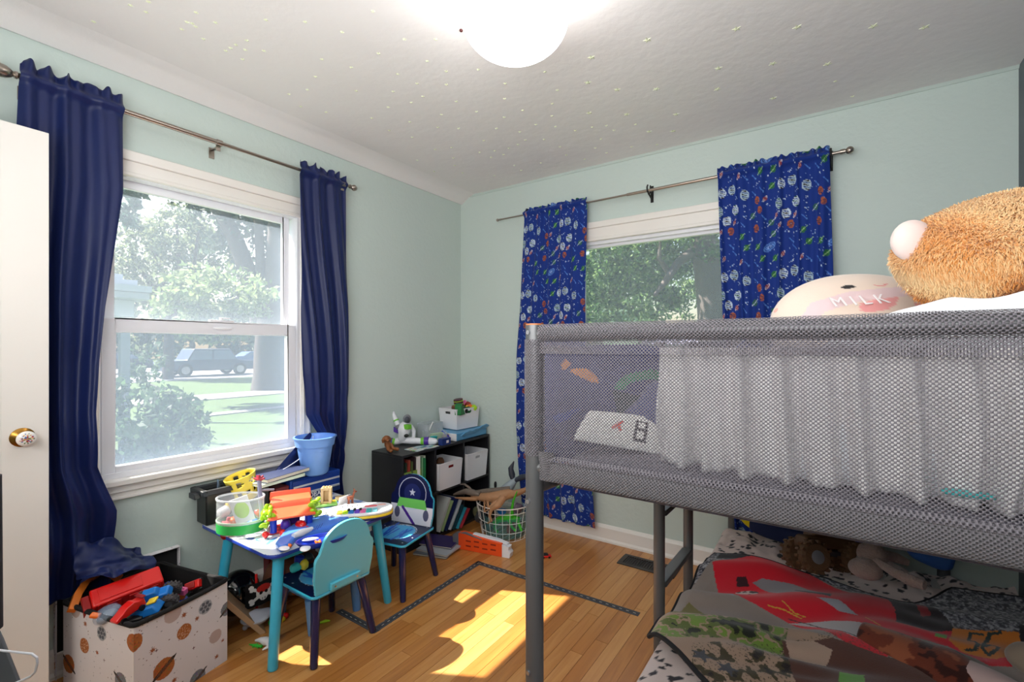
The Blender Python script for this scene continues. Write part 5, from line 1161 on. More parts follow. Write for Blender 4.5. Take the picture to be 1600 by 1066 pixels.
MB().ball(L3(.03, -.045, .025), (.03, .02, .02), 16, lump=.1).build('slide_piece', M_red, t, smooth=True); MB().ball(L3(-.02, -.03, .03), (.022, .02, .025), 16, lump=.1).build('violet_piece', pm('toy_violet2', (80, 50, 170), .4), t, smooth=True)
rr = random.Random(3)
for sx in (-1, 1):
    m = MB()
    for k in range(22):
        q = L3(sx * (.072 + rr.uniform(-.012, .026)), rr.uniform(-.06, .05), rr.uniform(.04, .105)); m.ball(q, (.016, .012, .009), 8, (rr.uniform(0, 3), rr.uniform(0, 3), rr.uniform(0, 3)))
    m.build('leaves', M_lime, t, smooth=True)
for k, (x, y) in enumerate([(-.085, -.06), (-.03, -.07), (.05, -.075)]): MB().ball(L3(x, y, .014), (.015, .013, .014), 12).build('red_knob', M_red, t, smooth=True)
solo(MB().ball(T(440, 784, .55), (.03, .05, .025), 16, lump=.1), 'toy_bag', pm('blush_plastic', (236, 190, 190), .45), 'pale pink toy behind the orange roof on the table', 'toy', smooth=True)
# blue boat-like toy and blue scoop
t = thing('toy_ship', 'long pointed light blue toy with white ovals lying at the table front', 'toy', T(480, 840)); M_ls = pm('sky_blue_plastic', (74, 126, 224), .35); z1 = TZ1 + .001
out = [T(430, 858), T(446, 836), T(462, 826), T(490, 817), T(520, 810), T(548, 806), T(550, 812), T(540, 822), T(515, 832), T(490, 838), T(465, 845), T(450, 862), T(437, 866)]
m = MB(); m.prism([(q.x, q.y) for q in out][::-1], (0, 0, z1), (1, 0, 0), (0, 1, 0), .026); m.build('hull', M_ls, t, bevel=.009, seg=3)
for a, b, r1, r2 in ((T(436, 862, .478), T(452, 852, .478), .010, .022),): m = MB(); m.ball((a + b) / 2, (.025, .018, .004), 20); m.build('window', M_wht, t, smooth=True)
m = MB(); m.tube([T(458, 838, .481), T(472, 832, .481), T(488, 826, .481)], [.010, .014, .008], 12); m.build('white_panel', M_wht, t, smooth=True)
for k in range(4): m = MB(); m.cyl(T(488 + 4 * k, 830 - 1.6 * k, .4775), T(492 + 4 * k, 823 - 1.6 * k, .4785), .0018, n=6); m.build('vent_rib', M_dblue, t)
m = MB(); m.ball(T(538, 815, .482), (.013, .010, .006), 14); m.build('orange_button', M_orange, t, smooth=True, label='orange button')
m = MB(); m.lathe([(0, 0), (.6, 0), (.9, .012), (1, .022), (.94, .022), (.84, .012), (.55, .006), (0, .006)], T(503, 852) + V_((0, 0, .001)), 32, Matrix.Rotation(1.1, 3, 'Z') @ Matrix.Diagonal((.10, .052, 1.3)))
t = thing('toy_scoop', 'deep blue toy tray with a white oval inside, at the table front', 'toy', T(503, 852)); m.build('bowl', M_dblue, t, smooth=True)
m = MB(); m.ball(T(477, 857, .47), (.020, .03, .006), 16, (0, 0, 1.0)); m.build('white_oval', M_wht, t, smooth=True); m = MB(); m.ball(T(484, 843, .472), (.012, .035, .006), 16, (0, 0, -.6)); m.build('white_oval', M_wht, t, smooth=True)
m = MB(); q = T(497, 848, .468)
for a in range(4): m.tube([q, q + V_((.014 * math.cos(a * 1.57 + .4), .014 * math.sin(a * 1.57 + .4), .004))], [.006, .004], 8)
m.build('orange_star', M_orange, t, smooth=True, label='orange star piece')
m = MB(); q = T(452, 853, .468); m.ball(q, (.012, .01, .008), 12); solo(m, 'toy_frog', M_orange, 'small orange toy on the nose of the blue toy', 'toy', smooth=True)
# keyboard
t = thing('toy_keyboard', 'white toy keyboard with coloured keys and a yellow edge, right end of the table', 'toy keyboard', T(560, 810))
c = T(562, 806); c.z = TZ1 + .001; R = Matrix.Rotation(math.radians(48), 3, 'Z'); K3 = lambda x, y, z: c + R @ V_((x, y, z))
oval = lambda a, b, p=.75: [(a * math.copysign(abs(math.cos(q)) ** p, math.cos(q)), b * math.copysign(abs(math.sin(q)) ** p, math.sin(q))) for q in np.linspace(0, 2 * PI, 33)[:-1]]
X3, Y3 = R @ V_((1, 0, 0)), R @ V_((0, 1, 0))
MB().prism(oval(.155, .085), K3(0, 0, 0), X3, Y3, .008).build('base', M_navyp, t, bevel=.002)
MB().prism(oval(.155, .085), K3(0, 0, .0085), X3, Y3, .010).build('yellow_band', M_yel, t, bevel=.002, label='yellow band')
MB().prism(oval(.152, .082), K3(0, 0, .019), X3, Y3, .014).build('white_top', M_wht, t, bevel=.005)
kcs = [M_lime, M_teal, M_blue, M_purple, M_pink, M_teal, M_yel]
for k in range(7): MB().box(K3(-.085 + k * .026, -.045, .0355), (.023, .045, .005), R).build('key', [M_yel, M_lime, M_blue, pm('key_violet', (110, 70, 200), .4), M_pink, M_teal, pm('key_cyan', (130, 210, 225), .4)][k], t, bevel=.001)
for k in (2, 3, 4): MB().box(K3(-.098 + k * .026, -.030, .0405), (.012, .02, .006), R).build('black_key', M_blk, t, bevel=.001)
MB().prism(oval(.03, .010), K3(.05, .02, .033), X3, Y3, .003).build('red_button', pm('salmon', (232, 90, 100), .4), t, bevel=.001, label='red button')
MB().prism(oval(.02, .008), K3(.10, .03, .033), X3, Y3, .003).build('pink_button', pm('peach', (244, 190, 180), .4), t, bevel=.001)
m = MB()
for k in range(5): m.ball(K3(-.08 + .022 * k, .035 + .01 * (k % 2), .034), .003, 8)
m.build('speaker_dots', M_dgr, t)['kind'] = 'stuff'
# green board, wooden block, card, giraffe
c = T(502, 791); t = thing('sorting_board', 'lime and teal toy board under the wooden block on the table', 'board', c)
c.z = TZ1 + .001; R = Matrix.Rotation(math.radians(56), 3, 'Z'); MB().box(c + V_((0, 0, .006)), (.15, .06, .012), R).build('board', pm('mint_lime', (150, 214, 110), .45), t, bevel=.003)
for k in range(6): MB().box(c + R @ V_((-.06 + k * .024, -.01 + .02 * (k % 2), .015)), (.016, .018, .006), R).build('peg', [M_teal, M_lime, M_yel][k % 3], t, bevel=.002)
c2_ = c + R @ V_((.025, 0, .05)); m = MB()
fr = [(-.026, -.036), (.026, -.036), (.026, .036), (-.026, .036)]; M_wood = pm('beech_wood', (216, 184, 134), .5, var=.08, scale=30, stretch=(1, 1, 6))
Rw = Matrix.Rotation(math.radians(46), 3, 'Z'); m.box(c2_ + Rw @ V_((-.019, 0, 0)), (.012, .034, .08), Rw); m.box(c2_ + Rw @ V_((.019, 0, 0)), (.012, .034, .08), Rw); m.box(c2_ + Rw @ V_((0, 0, .034)), (.026, .034, .012), Rw); m.box(c2_ + Rw @ V_((0, 0, -.034)), (.026, .034, .012), Rw); m.box(c2_ + Rw @ V_((0, .012, 0)), (.026, .008, .056), Rw)
for k in (-1, 0, 1): m.cyl(c2_ + Rw @ V_((k * .014, 0, .039)), c2_ + Rw @ V_((k * .014, 0, .047)), .005, n=10)
solo(m, 'wooden_block', M_wood, 'pale wooden block with a window, standing on the lime board', 'block', bevel=.001)
solo(MB().box(T(532, 782) + V_((0, 0, .012)), (.05, .03, .02), Matrix.Rotation(.9, 3, 'Z')), 'wooden_block', M_wood, 'small flat wooden block behind the toy board', 'block', bevel=.002)
m = MB(); m.box(T(538, 789) + V_((0, 0, .024)), (.003, .07, .045), (0, .25, .1)); solo(m, 'card', M_wht, 'small white folded card standing behind the toy keyboard', 'card')
gp = T(548, 788); gp.z = TZ1; t = thing('toy_deer', 'small brown toy deer standing behind the keyboard', 'toy animal', gp); mm_ = pm('deer_brown', (150, 84, 60), .5)
MB().tube([gp + V_((0, -.015, .032)), gp + V_((0, .012, .032))], [.010, .009], 10).build('body', mm_, t, smooth=True)
m = MB(); m.tube([gp + V_((0, .012, .034)), gp + V_((0, .020, .052)), gp + V_((0, .022, .058)), gp + V_((0, .036, .055))], [.006, .005, .007, .003], 8); m.tube([gp + V_((0, .021, .06)), gp + V_((.006, .02, .072))], .0015, 6); m.tube([gp + V_((0, .021, .06)), gp + V_((-.006, .022, .074))], .0015, 6); m.build('head', mm_, t, smooth=True)
for sx, sy in ((-.005, -.012), (.005, -.012), (-.005, .010), (.005, .010)): MB().cyl(gp + V_((sx, sy, 0)), gp + V_((sx * .8, sy, .03)), .0025, .0035, 8).build('leg', mm_, t)
# ---------------------------------------------------------------- under the table
p = Zp(371, 962, 0); t = thing('helmet', 'shiny black ball-shaped helmet on the floor between box and table', 'helmet', p)
hc = X(371, 934, .16); hc.z = .115; MB().ball(hc, (.085, .095, .10), 32).build('shell', pm('gloss_black', (12, 12, 14), .12, coat=.5), t, smooth=True)
MB().tube([hc + V_((.06, .055, .08)), hc + V_((.085, .045, .02)), hc + V_((.075, .05, -.07))], .006, 8).build('red_trim', M_red, t, smooth=True, label='red trim')
pb = thing('toy_bag', 'brown pirate bag with a black skull flag, on the floor under the table', 'bag', (.2, -1.5, 0))
bcn = V_((.17, -1.50, 0))
MB().ball(bcn + V_((0, 0, .105)), (.095, .145, .105), 28, lump=.06, pw=.85).build('bag_body', pm('bag_brown', (110, 62, 40), .7, var=.2, bump=.3), pb, smooth=True)
for s in (-1, 1): MB().tube([bcn + V_((.075, s * .10, .19)), bcn + V_((.095, s * .105, .10)), bcn + V_((.085, s * .09, .012))], .007, 8).build('red_piping', M_red, pb, smooth=True, label='red piping')
MB().ball(bcn + V_((.07, -.01, .09)), (.03, .085, .07), 20, lump=.04).build('grey_panel', pm('bag_grey', (150, 150, 140), .7), pb, smooth=True)
m = MB(); m.ball(bcn + V_((.095, 0, .055)), (.015, .06, .03), 16, lump=.15); m.build('orange_patch', pm('orange_cloth', (200, 96, 30), .7), pb, smooth=True)
cv = Canvas(.10, .07, 900, (14, 14, 16)); wc = (236, 234, 230)
for a, b in (((.015, .015), (.085, .055)), ((.015, .055), (.085, .015))): cv.line(*a, *b, .009, wc)
for q in ((.015, .015), (.085, .055), (.015, .055), (.085, .015)): cv.ell(q[0], q[1] + .004, .007, .006, wc); cv.ell(q[0] + .002, q[1] - .004, .007, .006, wc)
cv.ell(.05, .037, .022, .02, wc); cv.ell(.05, .022, .012, .011, wc); cv.ell(.05, .048, .021, .012, (196, 44, 36)); cv.ell(.042, .036, .005, .005, (14, 14, 16)); cv.ell(.058, .036, .005, .005, (14, 14, 16)); cv.line(.046, .02, .046, .014, .0015, (14, 14, 16)); cv.line(.054, .02, .054, .014, .0015, (14, 14, 16))
cf_ = X(411, 925, .28); ax_ = V_((.15, 1, 0)).normalized()
sheet('skull_flag', lambda U, V: tuple(cf_[i] + ax_[i] * (U - .5) * .15 + (V - .5) * .105 * (1 if i == 2 else 0) + (.006 * np.sin(U * 5) if i == 0 else 0) for i in range(3)), 110, 76, vc('flag_print', .7), pb, cv, cw=.10, ch=.07, thick=.002, label='black flag with white skull and crossed bones')
solo(MB().ball(X(402, 965, .33) , (.05, .065, .028), 26, lump=.2, seed=9), 'cloth', pm('white_cloth', (206, 208, 220), .85, bump=.5, bscale=20), 'crumpled white cloth on the floor under the table', 'cloth', smooth=True)
solo(MB().mm((.03, -1.55, .20), (.12, -1.3, .36)) if False else MB().mm((.03, -1.58, 0), (.085, -1.32, .335)), 'red_box', pm('oxblood', (110, 24, 26), .5), 'dark red box under the table behind the pirate bag', 'box', bevel=.004)
a = Zp(416, 988, .004); b = X(349, 932, .33); b2 = b
m = MB(); dd = (a - b).normalized(); bk_ = V_((-.82, .35, -.10)).normalized(); nn = dd.cross(bk_).normalized()
t = thing('framed_board', 'wooden-edged board with a dark patterned face, leaning between box and table leg', 'board', a)
ex = [b, a, a + bk_ * .19, b + bk_ * .19]
m.add([v for v in ex] + [v + nn * -.022 for v in ex], [(0, 1, 2, 3), (7, 6, 5, 4), (0, 4, 5, 1), (1, 5, 6, 2), (2, 6, 7, 3), (3, 7, 4, 0)]); m.build('board', pm('board_edge', (196, 160, 122), .6, var=.1, scale=40), t, bevel=.002)
ex2_ = [v + nn * -.0225 for v in (b + dd * .01 + bk_ * .01, a - dd * .01 + bk_ * .01, a + bk_ * .18 - dd * .01, b + bk_ * .18 + dd * .01)]
MB().add(ex2_ + [v - nn * .001 for v in ex2_], [(0, 1, 2, 3), (7, 6, 5, 4), (0, 4, 5, 1), (1, 5, 6, 2), (2, 6, 7, 3), (3, 7, 4, 0)]).build('dark_face', pm('dark_pattern', (70, 54, 44), .6, var=.6, scale=60), t)
m = MB(); m.ball(Zp(383, 985, 0) + V_((0, 0, .011)), .011, 14); solo(m, 'small_ball', pm('grey_ball', (190, 190, 194), .4), 'tiny grey ball on the floor under the leaning board', 'ball', smooth=True)
g = Zp(400, 1009, .006); t = thing('toy_lizard', 'small bright green toy lizard on the floor by the table leg', 'toy animal', g)
lx = (Zp(412, 1011, .006) - Zp(388, 1007, .006)).normalized(); ly = V_((-lx.y, lx.x, 0))
MB().tube([g - lx * .034, g - lx * .014, g, g + lx * .016, g + lx * .03], [.002, .005, .007, .005, .006], 10).build('body', M_green, t, smooth=True)
for sx in (-.010, .014):
    for s in (-1, 1): MB().tube([g + lx * sx, g + lx * (sx + .006) + ly * s * .014], [.003, .002], 6).build('leg', M_green, t)
g = Zp(415, 1005, .018); t = thing('toy_dinosaur', 'small white toy dinosaur lying on the floor against the table leg', 'toy dinosaur', g)
MB().tube([Zp(399, 1001, .014), Zp(407, 1000, .018), Zp(415, 1002, .02), Zp(421, 1004, .018), Zp(419, 1011, .012), Zp(410, 1016, .006)], [.004, .010, .017, .015, .007, .003], 12).build('body', M_wht, t, smooth=True)
MB().tube([Zp(417, 1006, .014), Zp(420, 1012, .004)], [.006, .004], 8).build('leg', M_wht, t, smooth=True)
for k, (px, py, mt, nm) in enumerate([(441, 968, M_yel, 'yellow and black'), (446, 962, M_red, 'red'), (424, 972, M_green, 'green')]):
    lump_toy('%s small toy on the floor under the table' % nm, Zp(px, py, .012), (.014, .012, .012), mt, (0, 0, k), .15, seed=60 + k, group='small toys under the table')
m = MB(); a = Zp(494, 975, .006); m.tube([a, a + V_((.02, .035, .002)), a + V_((.03, .05, 0))], [.003, .007, .003], 8); solo(m, 'toy_lizard', M_lime, 'thin lime toy lizard on the floor beneath the front chair', 'toy animal', smooth=True)
m = MB(); m.mm((0, -1.76, .28), (.006, -1.69, .395)); t = thing('wall_outlet', 'pale power outlet low on the left wall under the table', 'outlet', (0, -1.725, .28)); m.build('plate', pm('outlet_mint', (200, 214, 208), .4), t, bevel=.002)
for z in (.315, .36): MB().mm((.006, -1.738, z - .013), (.0075, -1.712, z + .013)).build('socket', M_trim, t, bevel=.001)
# toys hanging under the playset between table and chair
for k, (px, py, mt, nm) in enumerate([(462, 872, M_dblue, 'dark blue'), (476, 868, M_dgr, 'dark grey'), (468, 880, M_yel, 'yellow'), (455, 884, M_teal, 'teal')]):
    lump_toy('%s toy on the seat of the front chair' % nm, Zp(px, py, .3) + V_((.03, 0, 0)), (.022, .02, .018), mt, (k, 0, k), .2, seed=80 + k, group='toys on the front chair seat')
# ---------------------------------------------------------------- loft bed
M_post = pm('bed_grey_metal', (104, 105, 106), .42, .45, var=.03)
def mesh_mat(name, col, thr=.12, hole=True):
    m, n, b = nodes(name); L = n.links.new
    uv = n.nodes.new('ShaderNodeUVMap'); uv.uv_map = 'UVMap'
    sx = n.nodes.new('ShaderNodeSeparateXYZ'); L(uv.outputs[0], sx.inputs[0])
    def sn(o):
        a = n.nodes.new('ShaderNodeMath'); a.operation = 'MULTIPLY'; a.inputs[1].default_value = 2 * PI / .0078; L(o, a.inputs[0])
        c = n.nodes.new('ShaderNodeMath'); c.operation = 'SINE'; L(a.outputs[0], c.inputs[0]); return c.outputs[0]
    p = n.nodes.new('ShaderNodeMath'); p.operation = 'MULTIPLY'; L(sn(sx.outputs[0]), p.inputs[0]); L(sn(sx.outputs[1]), p.inputs[1])
    g = n.nodes.new('ShaderNodeMath'); g.operation = 'GREATER_THAN'; g.inputs[1].default_value = thr; L(p.outputs[0], g.inputs[0])
    b.inputs['Base Color'].default_value = (*lin(col), 1); b.inputs['Roughness'].default_value = .7; b.inputs['Sheen Weight'].default_value = .2
    bmp = n.nodes.new('ShaderNodeBump'); bmp.invert = True; bmp.inputs['Strength'].default_value = .8; bmp.inputs['Distance'].default_value = .002; L(p.outputs[0], bmp.inputs['Height']); L(bmp.outputs[0], b.inputs['Normal'])
    if hole:
        t = n.nodes.new('ShaderNodeBsdfTransparent'); ms = n.nodes.new('ShaderNodeMixShader'); L(g.outputs[0], ms.inputs[0]); L(b.outputs[0], ms.inputs[1]); L(t.outputs[0], ms.inputs[2]); L(ms.outputs[0], n.nodes['Material Output'].inputs[0])
    else:
        mx = n.nodes.new('ShaderNodeMix'); mx.data_type = 'RGBA'; mx.inputs[6].default_value = (*lin(col), 1); mx.inputs[7].default_value = (*lin(tuple(v * .42 for v in col)), 1); L(g.outputs[0], mx.inputs[0]); L(mx.outputs[2], b.inputs['Base Color'])
    return m
M_mesh = mesh_mat('grey_mesh_fabric', (118, 113, 119), .10)
M_meshd = mesh_mat('grey_mesh_double', (108, 104, 108), .25, False)
BX0, BX1, BY0, BY1 = 1.822, 2.84, -1.84, -.07
bed = thing('loft_bed', 'grey metal childrens loft bed with mesh fabric sides and a ladder', 'bed', ((BX0 + BX1) / 2, (BY0 + BY1) / 2, 0))
def pole(nm, a, b, r, n=24, **k): return MB().cyl(a, b, r, n=n).build(nm, M_post, bed, smooth=True, **k)
pole('post', (BX0, BY0, 0), (BX0, BY0, 1.307), .0225)
pole('post', (BX1, BY0, 0), (BX1, BY0, 1.307), .0225)
pole('post', (1.99, BY1, 0), (1.99, BY1, 1.305), .0225); pole('post', (BX1, BY1, 0), (BX1, BY1, 1.305), .0225)
pole('ladder_stile', (1.877, -1.0, 0), (1.877, -1.0, 1.27), .0215); pole('ladder_stile', (1.887, -.595, 0), (1.887, -.595, 1.27), .0215)
for z in (.32, .60): m = MB(); m.box((1.882, -.797, z), (.045, .37, .022), (0, 0, -.025)); m.build('rung', M_post, bed, bevel=.004)
for z in (.32,): pass
M_cap = pm('orange_brown_cap', (186, 116, 70), .5)
for q in ((BX0, BY0, 1.307), (BX1, BY0, 1.307)): MB().cyl(q, (q[0], q[1], q[2] + .004), .0228).build('end_cap', M_cap, bed, smooth=True, label='tan end cap')
dcam = (V_((CAM.x, CAM.y, 0)) - V_((BX0, BY0, 0))).normalized()
for z in (1.289, .872, .45): q = V_((BX0, BY0, z)) + Matrix.Rotation(-.75, 3, 'Z') @ dcam * .0215; MB().cyl(q, q + Matrix.Rotation(-.75, 3, 'Z') @ dcam * .004, .0055).build('bolt', pm('steel_bolt', (190, 195, 205), .25, .9), bed, smooth=True)
# rails (tubes) at the top and at mattress height
tr = [V_((BX0, BY0, 1.286)), V_((BX1, BY0, 1.288))]
pole('top_rail', tr[0], tr[1], .0165); pole('lower_rail', (BX0, BY0, .955), (BX1, BY0, .955), .016)
pole('lower_rail', (BX0, BY0 + .02, .90), (1.987, BY1, .90), .016); pole('lower_rail', (BX1, BY0, .90), (BX1, BY1, .90), .016); pole('lower_rail', (1.99, BY1, .90), (BX1, BY1, .90), .016)
pole('top_rail', (BX1, BY0, 1.29), (BX1, BY1, 1.285), .014); pole('top_rail', (1.99, BY1, 1.285), (BX1, BY1, 1.285), .014)
pole('top_rail', (1.885, -.595, 1.262), (1.99, BY1, 1.27), .014)
for k in range(12): MB().mm((BX0 + .05, BY0 + .1 + k * .145, .893), (BX1 - .01, BY0 + .13 + k * .145, .903)).build('slat', M_post, bed)
# fabric: end panel towards the camera, sleeves and folded band
yf = BY0 - .006
def topz(x): return 1.286 + (x - BX0) / (BX1 - BX0) * .002
xa, xb = BX0 + .022, BX1
def pan(U, V):
    x = xa + (xb - xa) * U; z0 = .966; z = z0 + (topz(x) - .012 - z0) * V
    return x, yf + .006 - .010 * np.sin(PI * V) * np.sin(PI * np.clip(U, 0, 1)) + 0 * U, z
sheet('mesh_panel', pan, 60, 20, M_mesh, bed, cw=xb - xa, ch=.33)
def tubeskin(nm, a, b, r, mat, a0=0, a1=2 * PI, wr=0, ext=None):
    a = V_(a); b = V_(b); L_ = (b - a).length; d = (b - a).normalized(); up = V_((0, 0, 1)) if abs(d.z) < .9 else V_((0, 1, 0)); s = d.cross(up).normalized(); u = s.cross(d)
    def f(U, V):
        th = a0 + (a1 - a0) * V; rr_ = r + wr * np.sin(U * 9 + V * 3) + wr * vn(U * 22, V * 3, 1, 3)
        o = [a[i] + d[i] * L_ * U + (s[i] * np.cos(th) + u[i] * np.sin(th)) * rr_ for i in range(3)]
        return o
    return sheet(nm, f, 80, 24, mat, bed, cw=L_, ch=(a1 - a0) * r)
tubeskin('top_sleeve', V_(tr[0]) + V_((.020, 0, .001)), tr[1], .0215, M_mesh, wr=.0006)
tubeskin('post_sleeve', (BX0, BY0, .985), (BX0, BY0, 1.272), .0255, M_mesh)
# dark gathered seam below the sleeve
def seam(U, V): x = xa + (xb - xa) * U; return x, yf - .004 + .004 * np.sin(U * 60) * 0 - .006 * V, topz(x) - .020 - .030 * V
sheet('seam_band', seam, 60, 6, M_mesh, bed, cw=xb - xa, ch=.03)
def band(U, V):
    x = BX0 + .024 + (xb - BX0 - .024) * U; z = .986 - .058 * V - .0 * U
    return x, yf - .004 - .019 * np.sin(PI * np.clip(V * 1.02, 0, 1)) ** .6 + 0 * U, z
def band2(U, V):
    x = BX0 + .024 + (xb - BX0 - .024) * U; z = .978 - .050 * V
    return x, yf - .010 - .012 * np.sin(PI * V) ** .5 * np.clip(U * 14, 0, 1), z
sheet('lower_band', band2, 80, 12, M_meshd, bed, cw=xb - BX0, ch=.06)
sheet('fold_band', lambda U, V: (BX0 + .03 + (xb - BX0 - .03) * U, yf - .006 - .012 * np.sin(PI * V), .990 - .020 * V), 60, 6, M_mesh, bed, cw=xb - BX0, ch=.02)
def flare(U, V):  # fabric fanning from post to band at the lower corner
    x = BX0 + .02 + .045 * U; zt_ = 1.0; zb_ = .985 - .052 * (U ** .7); return x, yf - .010 - .008 * np.sin(PI * U) + 0 * V, zt_ + (zb_ - zt_) * V
sheet('corner_flare', flare, 12, 16, M_meshd, bed, cw=.045, ch=.07)
def side(U, V): y = BY0 + (BY1 - BY0) * U; return BX1 + .0 * U + .004, y, .93 + .35 * V
sheet('mesh_panel', side, 60, 16, M_mesh, bed, cw=1.77, ch=.35)
# mattress and bedding up in the loft
solo(MB().mm((1.90, BY0 + .03, .904), (BX1 - .025, BY1 - .02, .985)), 'mattress', pm('mattress_grey', (92, 88, 98), .8, bump=.2), 'thin grey mattress in the loft bed behind the mesh', 'mattress', bevel=.015)
M_cloth = pm('white_sheet_cloth', (246, 244, 243), .85, var=.02, bump=.2, bscale=200)
# white gathered cloth hung inside the end panel
x_l = 2.108
def drape(U, V):
    x = x_l + (BX1 - .03 - x_l) * U; z = 1.252 - (1.252 - .990) * V
    ph = 2 * PI * (10.5 * U + .25 * np.sin(3 * U) + .10 * vn(U * 6, V * 2, 1, 2) * V * 3)
    y = BY0 + .070 + (.020 + .016 * V) * (np.sin(ph) * .7 + .4 * np.sin(1.7 * ph + 1)) + .012 * vn(U * 5, V * 1.5, 1, 8)
    return x, y, z
tag(sheet('gathered_cloth', drape, 320, 24, M_cloth, None, thick=.002), 'white gathered cloth hanging in folds behind the mesh end of the loft bed', 'cloth')
M_nvc = pm('navy_fleece', (52, 58, 104), .9, var=.15, scale=6, sheen=.3)
def heap(name, label, x0, x1, y0, y1, z0, hh, mat, seed, cat, nx=70, ny=60, sc=4, canvas=None):
    def f(U, V):
        e = (np.sin(PI * U) ** .35) * (np.sin(PI * V) ** .35); q = vn(U * sc, V * sc, 1, seed) * .35 + vn(U * sc * 2.3, V * sc * 2.3, 1, seed + 1) * .15
        return x0 + (x1 - x0) * U, y0 + (y1 - y0) * V, z0 + hh * e * (.75 + q)
    return tag(sheet(name, f, nx, ny, mat, None, canvas, cw=x1 - x0, ch=y1 - y0, thick=.006), label, cat)
cvn = Canvas(.42, .95, 200, (50, 56, 100))
dc = heap('comforter', 'rumpled navy dinosaur comforter heaped inside the loft bed behind the mesh', 1.92, 2.32, -1.62, -.72, .99, .24, M_nvc, 4, 'bedding')
def onheap(px, py, dd): return D(px, py, dd)
# printed dinosaur patches on the comforter (orange and green), thin cloth shapes
def patch(name, poly, dd, mat, parent, label):
    P = [D(px, py, dd) for px, py in poly]; n = (P[0] - CAM).normalized(); 
    m = MB(); k = len(P); m.add(P + [p + n * .006 for p in P], [tuple(range(k)), tuple(range(k, 2 * k))[::-1]] + [(i, (i + 1) % k, k + (i + 1) % k, k + i) for i in range(k)]); return m.build(name, mat, parent, label=label)
# a navy pillow leaning towards the end panel carries them
pl = thing('pillow', 'navy pillow with orange and green dinosaur shapes standing behind the mesh', 'pillow', (2.0, -1.62, .99))
def pf(U, V):
    a = D(852, 548, 1.34); b = D(1035, 540, 1.42); c = D(858, 716, 1.28); d_ = D(1040, 716, 1.36)
    e = (np.sin(PI * U) ** .5) * (np.sin(PI * V) ** .5) * .05
    P = []
    for i in range(3):
        t = (a[i] * (1 - U) + b[i] * U) * (1 - V) + (c[i] * (1 - U) + d_[i] * U) * V
        P.append(t - (-CAMF[i]) * -e * -1 if False else t - CAMF[i] * e)
    P[2] = P[2] - .02 * (1 - np.sin(PI * U) ** .4) * (V < .2)
    return P
cp = Canvas(.36, .33, 350, (60, 64, 106))
def cpx(px, py): return ((px - 852) / 186 * .36, (py - 548) / 168 * .33)
rr = random.Random(3)
for poly, col in (([(880, 562), (888, 570), (876, 580), (872, 570)], (196, 130, 84)), ([(884, 582), (896, 578), (912, 582), (924, 594), (926, 602), (912, 598), (898, 592)], (206, 136, 84)),
                  ([(955, 598), (975, 588), (1010, 584), (1035, 588), (1035, 600), (1000, 598), (978, 600), (962, 612), (948, 610)], (52, 130, 96)), ([(860, 650), (885, 640), (900, 636), (880, 655), (862, 662)], (46, 66, 140)), ([(945, 612), (952, 650), (985, 675), (1035, 690), (1035, 625), (980, 620)], (44, 62, 66))):
    cp.poly([cpx(*q) for q in poly], col)
sheet('pillow_front', pf, 110, 100, vc('dino_print', .9), pl, cp, cw=.36, ch=.33, thick=.02)
# white printed cushion lying in front of it
wp = thing('cushion', 'white flat cushion with black, red and blue marks lying behind the mesh', 'cushion', D(960, 680, 1.22))
a, b, c, d_ = D(922, 645, 1.245), D(1060, 662, 1.27), D(897, 687, 1.17), D(1060, 716, 1.17)
cw_ = Canvas(.26, .10, 900, (232, 232, 228)); K_ = (20, 20, 22)
cw_.line(.145, .035, .145, .085, .008, K_); cw_.line(.145, .085, .172, .085, .007, K_); cw_.line(.145, .06, .168, .06, .007, K_); cw_.line(.17, .035, .17, .08, .007, K_) ; cw_.line(.145, .037, .172, .037, .006, K_)
cw_.line(.085, .065, .105, .045, .008, (206, 70, 50)); cw_.line(.095, .05, .105, .07, .007, (206, 70, 50)); cw_.ell(.21, .055, .009, .007, (70, 110, 170))
def cf(U, V):
    e = .018 * (np.sin(PI * U) * np.sin(PI * V)) ** .5; o = []
    for i in range(3):
        t = (a[i] * (1 - U) + b[i] * U) * (1 - V) + (c[i] * (1 - U) + d_[i] * U) * V; o.append(t + (e if i == 2 else 0))
    return o
sheet('cushion_cover', cf, 130, 60, vc('cushion_print', .8), wp, cw_, cw=.26, ch=.10, thick=.012)
# plush toys above the rail
ml = thing('plush_pillow', 'cream plush pillow with black eyes, a smile and pink patches', 'plush toy', D(1335, 500, 1.33))
mc = D(1338, 512, 1.36); rx_, rz_ = .245, .155
cm = Canvas(.50, .32, 600, (232, 214, 198))
def mk(px, py): # photo pixel -> canvas
    return (.25 + (px - 1338) / 730 * 1.30, .16 + (512 - py) / 730 * 1.30)
for q, c_ in (((1297, 453), (22, 18, 20)), ((1380, 443), (22, 18, 20))): x, y = mk(*q); cm.ell(x, y, .018, .0055, c_, .12 if q[0] < 1330 else -.05)
pts = [mk(1330 + 10 * math.cos(t) + 9, 448 - 4 * math.sin(t) * -1 - 0) for t in np.linspace(.3, 2.84, 8)]
cm.pline([mk(1331, 449), mk(1336, 451.5), mk(1343, 451), mk(1349, 447)], .002, (226, 120, 120))
cm.poly([mk(*q) for q in ((1225, 500), (1240, 478), (1290, 462), (1370, 452), (1440, 452), (1440, 464), (1370, 468), (1300, 478), (1255, 492), (1240, 512))], (226, 200, 206), .8)
for poly in (((1304, 480), (1330, 473), (1355, 470), (1348, 482), (1336, 490), (1318, 493), (1302, 492)), ((1375, 480), (1395, 477), (1412, 480), (1400, 492), (1380, 492)), ((1418, 466), (1450, 462), (1450, 476), (1430, 476)), ((1432, 452), (1450, 450), (1452, 458), (1436, 459))): cm.poly([mk(*q) for q in poly], (232, 160, 158))
